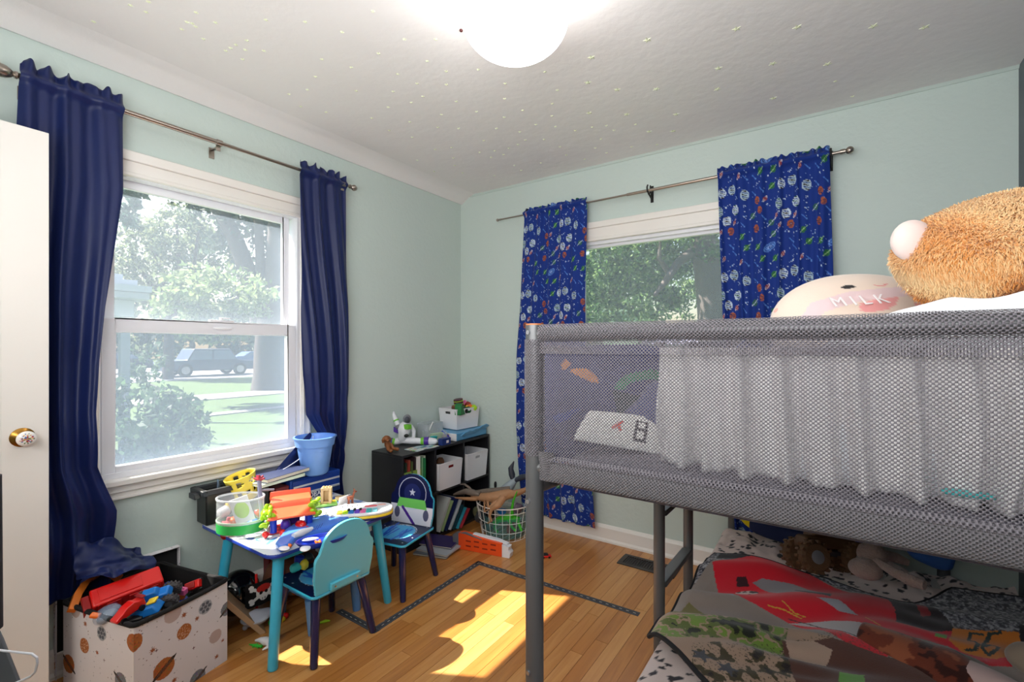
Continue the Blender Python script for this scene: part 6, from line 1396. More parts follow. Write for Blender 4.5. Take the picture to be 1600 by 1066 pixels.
def mf(U, V):
    u = 2 * PI * U; v = PI * V; x = np.sin(v) * np.cos(u); z = np.cos(v); y = np.sin(v) * np.sin(u)
    X_ = np.sign(x) * np.abs(x) ** .9 * rx_; Z_ = np.sign(z) * np.abs(z) ** .95 * rz_; Y_ = y * .12
    return [mc[i] + CAMR[i] * X_ + (Z_ if i == 2 else 0) + CAMF[i] * Y_ for i in range(3)]
def mcol(U, V):
    u = 2 * PI * U; v = PI * V; x = np.sin(v) * np.cos(u) * rx_; z = np.cos(v) * rz_; return cm.at(x + .25, z + .16)
sheet('body', mf, 260, 150, vc('plush_print', .95, sheen=.4), ml, rgb=mcol)
for s_ in (-1,): MB().ball(mc + CAMR * s_ * .218 + V_((0, 0, .045)) + CAMF * .0, (.02, .02, .016), 14).build('arm', pm('plush_peach', (232, 184, 170), .9), ml, smooth=True)
text('lettering', 'M I L K', .050, pm('stitch_white', (250, 246, 248), .8), frame(D(1343, 470, 1.243), CAMR + V_((0, 0, .07)), V_((0, 0, .75)) + CAMF * .7), ml, ext=.0008)
# orange bear, seen from behind: head with a pale ear
br = thing('teddy_bear', 'big fluffy orange teddy bear head lying on the white blanket in the loft', 'plush toy', D(1580, 460, .98))
hcn = D(1612, 400, 1.0); hr = (.255, .20, .130)
def fur(name, c, r, n, L0, colf, parent, rot=0, front=True):
    rs = np.random.RandomState(5); d = rs.normal(size=(n, 3)); d /= np.linalg.norm(d, axis=1)[:, None]
    R3 = np.array([[CAMR.x, CAMR.y, 0], [-CAMF.x, -CAMF.y, 0], [0, 0, 1]])    # local: x right, y to camera, z up
    keep = (d[:, 1] > -.35); d = d[keep]; n = len(d); p = d * np.array(r); nrm = d / np.array(r); nrm /= np.linalg.norm(nrm, axis=1)[:, None]
    fx = vn(p[:, 0] * 22 + 40, p[:, 2] * 22 + p[:, 1] * 9 + 40, 1, 3); fz = vn(p[:, 0] * 20 + 12, p[:, 2] * 20 + 33, 1, 8)
    fl = np.stack([fx * 1.1, 0 * fx, fz * 1.1 - .7], -1) + rs.normal(size=(n, 3)) * .35
    t = fl - nrm * (fl * nrm).sum(1)[:, None]; dirn = nrm * .55 + t * .9; dirn /= np.linalg.norm(dirn, axis=1)[:, None]
    ln = L0 * rs.uniform(.6, 1.2, n); s = np.cross(dirn, nrm + .01); s /= np.linalg.norm(s, axis=1)[:, None]; w = .0011
    a = p + s * w; b = p - s * w; mid = p + dirn * (ln * .5)[:, None] + nrm * .002; m1 = mid + s * w * .8; m2 = mid - s * w * .8; tip = p + dirn * ln[:, None] - nrm * (ln * .12)[:, None] + np.array([0, 0, -.15]) * ln[:, None]
    V = np.stack([a, b, m2, m1, tip], 1).reshape(-1, 3) @ R3 + np.array(c)
    loc = Vector((0, 0, 0)); pr = parent
    while pr is not None: loc = loc + pr.location; pr = pr.parent
    V = V - np.array(loc); me = bpy.data.meshes.new(name); k = np.arange(n) * 5
    F = [(int(i), int(i) + 1, int(i) + 2, int(i) + 3) for i in k] + [(int(i) + 3, int(i) + 2, int(i) + 4) for i in k]
    me.from_pydata(V.tolist(), [], F); cc = colf(p, rs); c5 = np.repeat(cc, 5, 0); c5[4::5] = np.minimum(1, c5[4::5] * 1.15); ca = me.color_attributes.new('print', 'FLOAT_COLOR', 'POINT'); ca.data.foreach_set('color', np.concatenate([c5, np.ones((len(c5), 1))], 1).ravel())
    me.materials.append(vc('fur', .9, sheen=.3, bump=0)); o = bpy.data.objects.new(name, me); COL.objects.link(o); o.parent = parent; o['kind'] = 'stuff'; return o
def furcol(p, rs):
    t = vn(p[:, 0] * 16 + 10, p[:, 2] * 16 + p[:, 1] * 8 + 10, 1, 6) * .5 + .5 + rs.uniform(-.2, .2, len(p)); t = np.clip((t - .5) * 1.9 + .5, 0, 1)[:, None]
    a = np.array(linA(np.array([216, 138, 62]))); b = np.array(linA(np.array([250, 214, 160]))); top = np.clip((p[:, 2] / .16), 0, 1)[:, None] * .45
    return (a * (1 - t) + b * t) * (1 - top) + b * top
rot3 = Matrix((CAMR, CAMF, (0, 0, 1))).transposed()
m = MB(); m.ball((0, 0, 0), hr, 40); m.v = [tuple(hcn + rot3 @ V_(v)) for v in m.v]; m.build('head', pm('fur_under', (196, 128, 64), .95), br, smooth=True)
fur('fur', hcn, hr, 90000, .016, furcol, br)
ec = D(1425, 376, 1.01); m = MB(); m.ball((0, 0, 0), (.041, .03, .044), 24); m.v = [tuple(ec + rot3 @ V_(v)) for v in m.v]; m.build('ear', pm('ear_pale_pink', (238, 214, 206), .85, sheen=.3), br, smooth=True, label='pale pink ear')
# white blanket mound under the bear
def mound(U, V):
    a = D(1392, 485, .98); x = 2.38 + (BX1 - .03 - 2.38) * U; y = -1.74 + .62 * V
    h = .22 + .13 * np.clip(U * 1.8, 0, 1) ** .6; e = np.clip(V / .12, 0, 1) ** .5 * np.clip((1 - V) / .3, 0, 1) ** .5 * np.clip(U / .1, 0, 1) ** .5
    return x, y, .99 + h * e * 1.0 + .012 * vn(U * 6, V * 6, 1, 5) * e
tag(sheet('blanket', mound, 80, 60, pm('white_fleece', (232, 236, 240), .95, var=.02, bump=.6, bscale=60, sheen=.4), None, thick=.01), 'fluffy white blanket bunched under the orange bear in the loft bed', 'blanket')
lump_toy('small teal and coral toy lying by the lower rail behind the mesh, right end', D(1512, 772, .76), (.035, .012, .006), M_teal, lump=.05)
# ---------------------------------------------------------------- lower bed
rr = random.Random(12)
solo(MB().mm((1.965, -2.35, .0), (3.055, -.10, .245)), 'mattress', pm('lower_mattress', (200, 196, 190), .85), 'mattress lying on the floor under the loft bed, mostly covered', 'mattress', bevel=.02)
cs2 = Canvas(1.42, 2.3, 260, (218, 200, 194))
for _ in range(2100): x, y = rr.uniform(0, 1.42), rr.uniform(0, 2.3); s_ = rr.uniform(.006, .012); cs2.ell(x, y, s_ * rr.uniform(1, 1.5), s_ * rr.uniform(.6, 1), (34, 30, 40), rr.uniform(0, 3)); cs2.ell(x + s_ * .5, y + s_ * .4, s_ * .7, s_ * .8, (34, 30, 40), rr.uniform(0, 3))
def leo(U, V):
    s = U * 1.36; y = -2.36 + 2.28 * V
    up = np.clip(s / .25, 0, 1); x = np.where(s < .25, 1.915 + .030 * up ** 2 + .012 * np.sin(y * 16) * (1 - up), 1.945 + (s - .25)); z = np.where(s < .25, .005 + .245 * up, .252)
    x = np.where(s < .25, x - .03 * np.clip((-1.1 - y) / .6, 0, 1) * (1 - up), x)
    rnd = np.clip((s - .19) / .12, 0, 1); z = np.where((s > .19) & (s < .31), .19 + .064 * np.sin(rnd * PI / 2), z)
    hd_ = np.clip((y + .42) / .12, 0, 1) * np.clip((s - .25) / .03, 0, 1)
    ruf = (vn(x * 15, y * 13, 1, 7) * .020 + vn(x * 34, y * 34, 1, 9) * .008) * hd_ + .012 * vn(x * 5, y * 5, 1, 2) * np.clip((s - .3) * 5, 0, 1)
    z = z + ruf + hd_ * .022 * np.clip(1 - (x - 1.95) * 1.4, 0.35, 1); x = np.where(hd_ > 0, x - .02 * hd_ * np.clip(1 - (s - .25) * 8, 0, 1), x)
    return x, y, z
M_fl = vc('fleece_print', .95, sheen=.25, bump=.4, bscale=350)
tag(sheet('leopard_sheet', leo, 240, 400, M_fl, None, cs2, cw=1.36, ch=2.28), 'cream sheet with black spots, bunched at the head of the floor mattress', 'sheet')
# fleece blanket with a red racing car print (plain generic car), green camouflage hem and grey back
ZB = .285
pp = lambda px, py: Zp(px, py, ZB)
cbx = (1.90, -2.40)
cb = Canvas(1.28, 2.25, 330, (152, 140, 132)); q2 = lambda pts: [(pp(*p_).x - cbx[0], pp(*p_).y - cbx[1]) for p_ in pts]
# grey heather
cb.poly(q2([(1085, 900), (1095, 850), (1240, 850), (1700, 880), (1700, 1010), (1600, 1005), (1500, 985), (1430, 945), (1330, 925), (1240, 893), (1185, 882), (1115, 885)]), (118, 118, 126))
nz_ = np.random.RandomState(3).rand(cb.ny, cb.nx); mk_ = (np.abs(cb.a[..., 0] - 118) < 2); nzs = vn(cb.Xg * 1, cb.Yg * 1, 160, 4)
cb.put((mk_ & (nzs > .15)).astype(float), (58, 60, 70)); cb.put((mk_ & (nzs < -.35)).astype(float), (170, 170, 176))
cb.poly(q2([(1118, 880), (1125, 872), (1180, 880), (1260, 892), (1250, 898), (1180, 884)]), (26, 26, 34))
RED, DR = (222, 24, 46), (150, 18, 34)
cb.poly(q2([(1112, 888), (1150, 882), (1182, 880), (1215, 890), (1245, 893), (1330, 928), (1420, 942), (1490, 985), (1560, 1000), (1700, 1010), (1700, 1060), (1545, 1045), (1480, 1015), (1392, 1003), (1385, 1038), (1340, 1028), (1275, 992), (1218, 960), (1168, 938), (1122, 915)]), RED)
cb.poly(q2([(1175, 905), (1190, 903), (1240, 912), (1290, 930), (1300, 942), (1270, 935), (1215, 925), (1190, 912)]), (142, 138, 142)); cb.poly(q2([(1240, 922), (1300, 935), (1296, 945), (1262, 936)]), (50, 30, 44))
cb.poly(q2([(1118, 917), (1140, 918), (1146, 930), (1126, 926)]), (150, 158, 178)); cb.poly(q2([(1150, 900), (1165, 900), (1170, 908), (1150, 908)]), (60, 14, 26))
cb.poly(q2([(1230, 968), (1300, 972), (1360, 982), (1400, 1000), (1385, 1022), (1330, 1008), (1290, 985)]), (196, 190, 192)); cb.poly(q2([(1275, 946), (1310, 950), (1340, 966), (1310, 962)]), (176, 176, 186))
cb.pline(q2([(1232, 962), (1262, 972), (1300, 992), (1345, 1012), (1388, 1028)]), .006, (40, 16, 26))
cb.pline(q2([(1200, 946), (1225, 952), (1250, 962)]), .006, (222, 172, 60)); cb.pline(q2([(1222, 944), (1240, 956), (1258, 962)]), .005, (222, 172, 60)); cb.pline(q2([(1352, 970), (1375, 985)]), .004, (222, 172, 60))
cb.poly(q2([(1385, 935), (1420, 940), (1450, 945), (1480, 968), (1492, 985), (1440, 985), (1400, 975), (1398, 955)]), (34, 22, 30)); cb.poly(q2([(1428, 942), (1444, 946), (1455, 962), (1440, 964)]), DR)
cb.poly(q2([(1488, 982), (1560, 988), (1590, 992), (1604, 1030), (1555, 1035), (1505, 1024), (1482, 1008)]), (222, 128, 36)); cb.poly(q2([(1462, 990), (1478, 990), (1478, 1006), (1460, 1002)]), (110, 176, 60))
cb.poly(q2([(1590, 985), (1640, 990), (1650, 1030), (1600, 1028)]), (24, 24, 30))
def digit(pts, w=.011): 
    cb.pline(q2(pts), w + .006, (20, 40, 36)); cb.pline(q2(pts), w, (226, 140, 40))
def dg(pts): cb.pline(q2(pts), .010, (22, 50, 44))
dg([(1534, 990), (1516, 988), (1512, 1000), (1524, 1002), (1528, 1010), (1522, 1020), (1508, 1020)])
dg([(1562, 990), (1546, 990), (1538, 1002), (1534, 1018), (1544, 1028), (1556, 1020), (1560, 1010), (1546, 1006), (1538, 1014)])
# tan folds and the camouflage strip
cb.poly(q2([(1075, 930), (1112, 900), (1118, 918), (1165, 940), (1215, 962), (1230, 980), (1180, 975), (1120, 965), (1060, 950)]), (150, 136, 128))
cb.poly(q2([(1040, 975), (1075, 935), (1105, 955), (1130, 968), (1085, 985), (1045, 990)]), (120, 112, 58))
cb.poly(q2([(1000, 1000), (1030, 968), (1130, 972), (1225, 985), (1300, 1010), (1300, 1100), (1000, 1100)]), (176, 146, 124))
msk = cb.mask(q2([(1005, 1000), (1030, 974), (1120, 972), (1230, 992), (1225, 1030), (1180, 1025), (1130, 1008), (1080, 1010), (1040, 1010)]))
gn = vn(cb.Xg, cb.Yg, 26, 11) + .5 * vn(cb.Xg, cb.Yg, 70, 12)
cb.put((msk & (gn > -.15)).astype(float), (98, 112, 50)); cb.put((msk & (gn > .35)).astype(float), (34, 38, 26)); cb.put((msk & (gn < -.45)).astype(float), (120, 150, 60))
msk = cb.mask(q2([(1080, 1020), (1230, 1010), (1300, 1000), (1460, 1030), (1460, 1100), (1080, 1100)])); cb.put((msk & (gn > .3)).astype(float), (70, 60, 34)); cb.put((msk & (gn > .75)).astype(float), (36, 28, 26))
mk2 = msk & (np.random.RandomState(6).rand(cb.ny, cb.nx) > .9); cb.put(mk2.astype(float), (70, 60, 44))
for px, py in ((1095, 1040), (1135, 1058)): x, y = q2([(px, py)])[0]; cb.star(x, y, .035, (72, 72, 80), 5, .3, .42)
cb.poly(q2([(1020, 1010), (1040, 1016), (1090, 1066), (1120, 1100), (1040, 1100)]), (214, 210, 208))
cb.poly(q2([(1220, 1010), (1300, 1010), (1380, 1036), (1470, 1060), (1470, 1100), (1250, 1100)]), (96, 60, 50)); cb.poly(q2([(1310, 1058), (1350, 1058), (1350, 1080), (1310, 1080)]), (110, 180, 60)); cb.poly(q2([(1225, 1008), (1270, 1010), (1300, 1024), (1290, 1040), (1235, 1030)]), (190, 160, 140))
e_tl, e_bl, e_b2 = pp(1106, 868), pp(1014, 988), pp(1090, 1064)
eb = (e_b2 - e_bl).normalized()
e_br = e_bl + eb * 1.35; e_tr = V_((3.05, -.30, ZB))
def blk(U, V):
    L_ = [e_bl[i] * (1 - V) + e_tl[i] * V for i in range(3)]; R_ = [e_br[i] * (1 - V) + e_tr[i] * V for i in range(3)]
    x = L_[0] * (1 - U) + R_[0] * U; y = L_[1] * (1 - U) + R_[1] * U
    top = np.interp(U, [0, .12, .25, .42, .55, .68, .8, 1], [0, .0, -.03, -.06, -.12, -.10, .03, .04]); y = y + top * V ** 3
    s1 = x * .45 - y; f = .013 * np.sin(s1 * 22 + 2 * vn(x * 3, y * 3, 1, 4)) * np.clip(vn(x * 3, y * 3, 1, 21) + .5, 0, 1) * 1.3 + .005 * np.sin((x * .3 - y) * 61 + 3 * vn(x * 5, y * 5, 1, 31)) * np.clip(vn(x * 4, y * 4, 1, 33) + .3, 0, 1)
    z = ZB + .004 + f + .014 * vn(x * 6, y * 6, 1, 5) + .022 * vn(x * 2.4, y * 2.4, 1, 15)
    z = z - .025 * np.clip(1 - U / .04, 0, 1) ** 2
    x = np.clip(x, 0, 3.07)
    return x, y, z
def blcol(U, V):
    x, y, z = blk(U, V); return cb.at(np.clip(x - cbx[0], 0, 1.27), np.clip(y - cbx[1], 0, 2.24))
bl = thing('fleece_blanket', 'fleece blanket with a red car print, number and green camouflage corner, on the lower bed', 'blanket', (2.4, -1.1, .27))
sheet('printed_cloth', blk, 420, 420, M_fl, bl, rgb=blcol, thick=.006)
ts = np.linspace(0, 1, 60); edge = []
for t_ in ts[::-1]: x, y, z = blk(np.array([[0.]]), np.array([[t_]])); edge.append((x[0, 0], y[0, 0], z[0, 0]))
for t_ in ts[1:]: x, y, z = blk(np.array([[t_]]), np.array([[0.]])); edge.append((x[0, 0], y[0, 0], z[0, 0]))
MB().tube(edge, .0075, 8).build('black_binding', pm('black_binding', (22, 22, 26), .8), bl, smooth=True, label='black edge binding')
edge = []
for t_ in ts: x, y, z = blk(np.array([[t_]]), np.array([[1.]])); edge.append((x[0, 0], y[0, 0], z[0, 0]))
MB().tube(edge, .005, 8).build('black_binding', bpy.data.materials['black_binding'], bl, smooth=True, label='black edge binding')
# brown cloth roll and plush shapes in the right foreground
p = pp(1440, 1040)
def roll(U, V):
    th = PI * V; L_ = .30; r = .075 * (1 - .25 * (2 * U - 1) ** 2) * (1 + .12 * vn(U * 4, V * 3, 1, 3)); ax_ = V_((.93, -.36, 0))
    return [p[i] + ax_[i] * (U - .5) * L_ + (-ax_.y, ax_.x, 0)[i] * -1 * np.cos(th) * r + (np.sin(th) * r * .95 if i == 2 else 0) for i in range(3)]
cr_ = Canvas(.34, .30, 300, (112, 52, 34)); gg = vn(cr_.Xg, cr_.Yg, 18, 3) + .4 * vn(cr_.Xg, cr_.Yg, 60, 5); cr_.put((gg > .25).astype(float), (58, 26, 20)); cr_.put((gg < -.5).astype(float), (150, 84, 56))
tag(sheet('throw', roll, 70, 50, M_fl, None, cr_, cw=.30, ch=.24, thick=.008), 'dark brown fleece throw rolled up on the blanket', 'throw')
solo(MB().ball(pp(1612, 1056) + V_((0, 0, .045)), (.055, .05, .045), 24, lump=.05), 'plush_toy', pm('taupe_plush', (150, 132, 114), .95, sheen=.3), 'rounded taupe plush toy at the right end of the rolled throw', 'plush toy', smooth=True)
solo(MB().ball(pp(1540, 1085) + V_((0, 0, .035)), (.13, .05, .035), 24, lump=.05, rot=(0, 0, -.5)), 'plush_toy', pm('peach_plush', (200, 170, 164), .95, sheen=.3), 'long peach plush toy in front of the rolled throw', 'plush toy', smooth=True)
# toys at the head
H = lambda px, py, y: Y(px, py, y)
monster('monster_truck', 'brown monster truck tipped on its side on the lower bed', H(1292, 868, -.50), 2.6, (-.30, .06, A0), pm('brown_truck', (92, 62, 36), .5), pm('brown_tyre', (98, 70, 44), .8, bump=.3, bscale=80))
bn = thing('plush_bunny', 'limp tan plush bunny with a long arm, beside the brown monster truck', 'plush toy', H(1385, 890, -.5)); M_bn = pm('bunny_tan', (166, 142, 132), .95, var=.15, scale=50, bump=.8, bscale=120, sheen=.3)
MB().ball(H(1362, 866, -.50), (.055, .045, .042), 24, lump=.06).build('head', M_bn, bn, smooth=True)
MB().ball(H(1352, 889, -.56), (.055, .05, .04), 24, lump=.06).build('body', M_bn, bn, smooth=True)
MB().tube([H(1368, 876, -.54), H(1395, 893, -.60), H(1425, 908, -.64), H(1445, 915, -.66)], [.014, .017, .021, .016], 14).build('arm', M_bn, bn, smooth=True)
MB().tube([H(1378, 866, -.48), H(1400, 872, -.44), H(1420, 880, -.44)], [.018, .02, .012], 14).build('arm', M_bn, bn, smooth=True)
def cushion(label, px, py, y, r, mat, rot, seed, name='cushion', cat='cushion'):
    return solo(MB().ball(H(px, py, y), r, 30, rot, .10, seed, .7), name, mat, label, cat, smooth=True)
cushion('bright yellow crumpled shirt at the head of the lower bed', 1200, 812, -.12, (.135, .05, .075), pm('bright_yellow_cloth', (238, 218, 24), .85, bump=.6, bscale=14), (0, .15, 0), 4, 'shirt', 'clothing')
cushion('navy cloth under the yellow shirt at the head of the lower bed', 1225, 832, -.15, (.16, .05, .045), pm('navy_cloth', (24, 36, 78), .85, bump=.6, bscale=14), (0, .1, 0), 5, 'clothing', 'clothing')
cushion('royal blue toy bin behind the brown monster truck', 1300, 836, -.12, (.12, .05, .09), pm('royal_cloth', (20, 48, 150), .5), (0, .2, 0), 6, 'toy_bin', 'bin')
cushion('sky blue cloth bundle at the wall, right end of the lower bed', 1455, 866, -.10, (.08, .04, .05), pm('sky_cloth', (70, 120, 200), .8), (0, .3, 0), 7, 'clothing', 'clothing')
# ---------------------------------------------------------------- left foreground: dark panel and white wire hanger
t = thing('folding_panel', 'charcoal padded panel leaning beside the door at the left frame edge', 'panel', D(-60, 1300, .62))
a, b, c, d_ = D(-1, 983, .70), D(36, 1076, .62), D(-180, 1400, .50), D(-260, 980, .70)
n = ((b - a).cross(d_ - a)).normalized() * .02
MB().add([a, b, c, d_, a + n, b + n, c + n, d_ + n], [(0, 1, 2, 3), (7, 6, 5, 4), (0, 4, 5, 1), (1, 5, 6, 2), (2, 6, 7, 3), (3, 7, 4, 0)]).build('board', pm('charcoal', (58, 60, 66), .6, var=.1), t, bevel=.003)
a, b = D(-6, 745, .95), D(-4, 985, .95)
solo(MB().cyl(a + CAMR * -.02, b + CAMR * -.02, .022), 'coat_sleeve', pm('black_cloth', (44, 44, 50), .9), 'dark cloth hanging against the door at the very left edge', 'clothing', smooth=True)
hp_ = [D(-40, 1013, .60), D(-5, 1016, .60), D(30, 1020, .60), D(50, 1022, .60), D(57.5, 1028, .60), D(58.5, 1036, .60), D(55, 1050, .60), D(48, 1057, .60), D(33, 1064, .60), D(-20, 1085, .60)]
solo(MB().tube(hp_, .0014, 8), 'wire_hanger', pm('white_coated_wire', (240, 240, 248), .35), 'white wire hanger loop sticking out at the lower left corner', 'hanger', smooth=True)
# ---------------------------------------------------------------- outdoors
GZ = -.6
M_grass = pm('lawn', (68, 92, 44), .9, var=.35, scale=3, bump=.5, bscale=30)
m = MB(); m.mm((-90, -60, GZ - .2), (-.3, 60, GZ)); m.mm((-.3, .5, GZ - .2), (40, 60, GZ)); m.build('lawn', M_grass, kind='structure')
M_conc = pm('concrete', (140, 138, 136), .85, var=.06, scale=2); M_road = pm('asphalt', (132, 133, 140), .85, var=.05, scale=1)
solo(MB().mm((-17.6, -50, GZ), (-15.6, 50, GZ + .03)), 'sidewalk', M_conc, 'pale concrete sidewalk crossing the lawn outside the left window', 'sidewalk')
solo(MB().mm((-11.8, 1.5, GZ), (-11.3, 40, GZ + .03)), 'garden_path', M_conc, 'narrow pale path in the lawn before the sidewalk', 'path')
solo(MB().mm((-48, -50, GZ), (-27.5, 50, GZ + .02)), 'street', M_road, 'light grey street beyond the lawn with parked vehicles', 'street')
M_bark = pm('bark', (92, 82, 80), .9, var=.25, scale=10, bump=.8, bscale=12, stretch=(3, 3, .5))
def leafmat(name):
    m, n, b = nodes(name); L = n.links.new; a = n.nodes.new('ShaderNodeAttribute'); a.attribute_name = 'print'; L(a.outputs['Color'], b.inputs['Base Color']); b.inputs['Roughness'].default_value = .6
    t = n.nodes.new('ShaderNodeBsdfTranslucent'); L(a.outputs['Color'], t.inputs[0]); ms = n.nodes.new('ShaderNodeMixShader'); ms.inputs[0].default_value = .45; L(b.outputs[0], ms.inputs[1]); L(t.outputs[0], ms.inputs[2]); L(ms.outputs[0], n.nodes['Material Output'].inputs[0]); return m
M_leaf = leafmat('leaves')
def foliage(blobs, n, size, cols, parent, seed, name='foliage', up=.6):
    """leaf blades scattered in clumps inside the ellipsoid blobs (centre, radii)"""
    rs = np.random.RandomState(seed); P = []; w = np.array([b[1][0] * b[1][1] * b[1][2] for b in blobs]) ** .67; w = w / w.sum()
    for (c, r), k in zip(blobs, (w * n).astype(int)):
        nc = max(4, k // 45); d = rs.normal(size=(nc, 3)); d /= np.linalg.norm(d, axis=1)[:, None]; cc = d * rs.uniform(.35, 1, (nc, 1)) ** .5
        idx = rs.randint(0, nc, k); q = cc[idx] + rs.normal(size=(k, 3)) * .13; P.append(q * np.array(r) + np.array(c))
    P = np.concatenate(P); k = len(P); a = rs.normal(size=(k, 3)); a[:, 2] -= .5; a /= np.linalg.norm(a, axis=1)[:, None]; b = np.cross(a, rs.normal(size=(k, 3))); b /= np.linalg.norm(b, axis=1)[:, None]
    s = size * rs.uniform(.6, 1.4, (k, 1)); V = np.stack([P - a * s * .5, P + b * s * .28, P + a * s * .6, P - b * s * .28], 1).reshape(-1, 3)
    loc = np.array(parent.location) if parent else 0; V = V - loc; me = bpy.data.meshes.new(name); F = np.arange(4 * k).reshape(-1, 4).tolist(); me.from_pydata(V.tolist(), [], F)
    C = linA(np.array(cols))[rs.randint(0, len(cols), k)] * rs.uniform(.7, 1.2, (k, 1)); C = np.repeat(C, 4, 0); ca = me.color_attributes.new('print', 'FLOAT_COLOR', 'POINT'); ca.data.foreach_set('color', np.concatenate([C, np.ones((len(C), 1))], 1).ravel())
    me.materials.append(M_leaf); o = bpy.data.objects.new(name, me); COL.objects.link(o)
    if parent: o.parent = parent
    o['kind'] = 'stuff'; return o
def tree(label, base, trunks, blobs, n, size, cols, seed, group='trees outside'):
    t = thing('tree', label, 'tree', base, group)
    for pts, rs_ in trunks:
        MB().tube(pts, rs_, 14).build('trunk', M_bark, t, smooth=True)
    foliage(blobs, n, size, cols, t, seed); return t
G1 = [(112, 126, 92), (130, 142, 104), (88, 104, 82), (146, 154, 120)]; G2 = [(70, 88, 74), (86, 104, 84), (58, 74, 66)]; G3 = [(76, 112, 66), (96, 132, 76), (124, 152, 92), (52, 82, 52)]
d_ = 20.3; b0 = D(420, 612, d_); b0.z = GZ
tree('big street tree with a thick trunk and leaning limb, right in the left window', b0,
     [([D(420, 618, d_), D(420, 585, d_), D(421, 545, d_), D(424, 500, d_)], [.75, .62, .60, .58]), ([D(410, 520, d_), D(398, 470, d_), D(385, 420, d_), D(366, 370, d_), D(340, 325, d_), D(318, 270, d_)], [.42, .38, .36, .33, .30, .25]),
      ([D(428, 510, d_), D(430, 440, d_), D(434, 360, d_), D(440, 270, d_)], [.45, .42, .40, .36]), ([D(410, 500, d_), D(408, 430, d_), D(404, 350, d_), D(400, 280, d_)], [.24, .2, .18, .15])],
     [(D(410, 370, d_ + 1.5), (1.4, 2.2, 2.6)), (D(360, 330, d_ + 2), (1.6, 1.6, 1.8)), (D(440, 300, d_ - .5), (1.6, 1.4, 1.2)), (D(395, 460, d_ + 2), (1.0, 1.3, 1.5)), (D(300, 290, d_), (1.8, 1.5, .9))], 6500, .28, G2, 1)
d2 = 27
tree('sunlit pale green tree with thin dark branches, middle of the left window', D(262, 640, d2) * 1.0,
     [([D(262, 600, d2), D(265, 500, d2), D(255, 430, d2), D(235, 380, d2)], [.3, .22, .15, .08]), ([D(262, 500, d2), D(280, 420, d2), D(276, 350, d2)], [.2, .12, .06]), ([D(262, 520, d2), D(300, 440, d2), D(310, 360, d2)], [.2, .12, .06]), ([D(260, 480, d2), D(225, 430, d2), D(200, 400, d2)], [.15, .1, .05])],
     [(D(235, 410, d2), (2.4, 2.0, 2.6)), (D(205, 445, d2), (1.6, 1.4, 1.7)), (D(290, 400, d2 + 1), (2.0, 2.0, 2.8)), (D(270, 355, d2 + 2), (2.2, 1.4, 1.4)), (D(330, 400, d2 + 3), (1.6, 1.8, 2.4))], 9000, .26, G1, 2)
d3 = 15
tree('bright leafy branches hanging over the street, centre of the left window', D(340, 640, d3) * 1.0, [([D(440, 450, d3 + 4), D(380, 465, d3 + 1), D(330, 480, d3), D(285, 505, d3)], [.1, .07, .05, .02]), ([D(400, 460, d3 + 2), D(350, 500, d3), D(320, 530, d3)], [.06, .04, .02])],
     [(D(345, 460, d3), (1.5, 1.5, .95)), (D(300, 492, d3), (1.0, 1.0, .55)), (D(385, 495, d3), (.8, .8, .6)), (D(335, 520, d3), (.9, .8, .38))], 4200, .19, [(128, 150, 96), (150, 164, 118), (98, 122, 80)], 3)
d4 = 12
tree('dark leafy tree showing beside the left curtain, top of the left window', D(190, 640, d4) * 1.0, [([V_((D(70, 543, d4).x, D(70, 543, d4).y, GZ)), D(72, 450, d4), D(90, 330, d4)], [.16, .13, .09]), ([D(80, 345, d4), D(120, 318, d4), D(160, 330, d4), D(200, 345, d4)], [.08, .07, .05, .02])], [(D(192, 318, d4), (.5, .45, .55)), (D(210, 300, d4), (.35, .3, .25))], 900, .16, [(70, 100, 90), (90, 120, 100)], 4)
# far trees and hedge beyond the street
for k, (px, w, h, c) in enumerate([(60, 7, 9, G2), (170, 7, 7, G2), (230, 6, 6, G1), (300, 7, 9, G2), (370, 7, 8, G2), (450, 8, 10, G2), (540, 7, 9, G2)]):
    dd = 66 + 3 * (k % 3); c0 = D(px, 543, dd); c0.z = GZ
    t = thing('tree', 'hazy green tree in the row across the street beyond the left window', 'tree', c0, 'tree row across the street')
    MB().cyl(c0, c0 + V_((0, 0, h * .7)), .4, .2, 10).build('trunk', M_bark, t, smooth=True)
    foliage([(c0 + V_((0, 0, h * .75)), (w * .8, w * .8, h * .45)), (c0 + V_((0, 0, h * .3)), (w * .8, w * .8, h * .3))], 1500, .8, c, t, 30 + k)
# neighbour porch
M_sid = pm('porch_white', (150, 158, 168), .6, var=.04)
dp = 7.2; pc = D(194, 560, dp); t = thing('porch', 'pale porch corner with a shingled roof and column, far left of the left window', 'porch', (pc.x, pc.y, GZ))
MB().mm((pc.x - .06, pc.y - .06, GZ), (pc.x + .06, pc.y + .06, 1.95)).build('column', M_sid, t, bevel=.005)
MB().mm((pc.x - 2.6, pc.y - 3.2, 1.72), (pc.x + .10, pc.y + .10, 1.98)).build('beam', M_sid, t, bevel=.01)
MB().mm((pc.x - 2.8, pc.y - 3.3, 1.98), (pc.x + .28, pc.y + .24, 2.10)).build('gutter', M_sid, t, bevel=.02)
M_shg = pm('shingle', (168, 176, 190), .8, var=.15, scale=8)
for k in range(9):
    o_ = .14 * k; z_ = 2.10 + .09 * k
    MB().mm((pc.x - 2.8 + o_, pc.y - 3.3, z_), (pc.x + .30 - o_, pc.y + .26 - o_ , z_ + .035 + .06)).build('shingle_course', M_shg, t)
MB().mm((pc.x - 3.2, pc.y - 3.2, GZ), (pc.x - 2.6, pc.y - .4, 1.75)).build('wall', M_sid, t)
r0 = D(232, 600, 9.5); r1 = D(255, 610, 9.0); t = thing('railing', 'thin black iron stair railing on the lawn beside the porch', 'railing', (r1.x, r1.y, GZ))
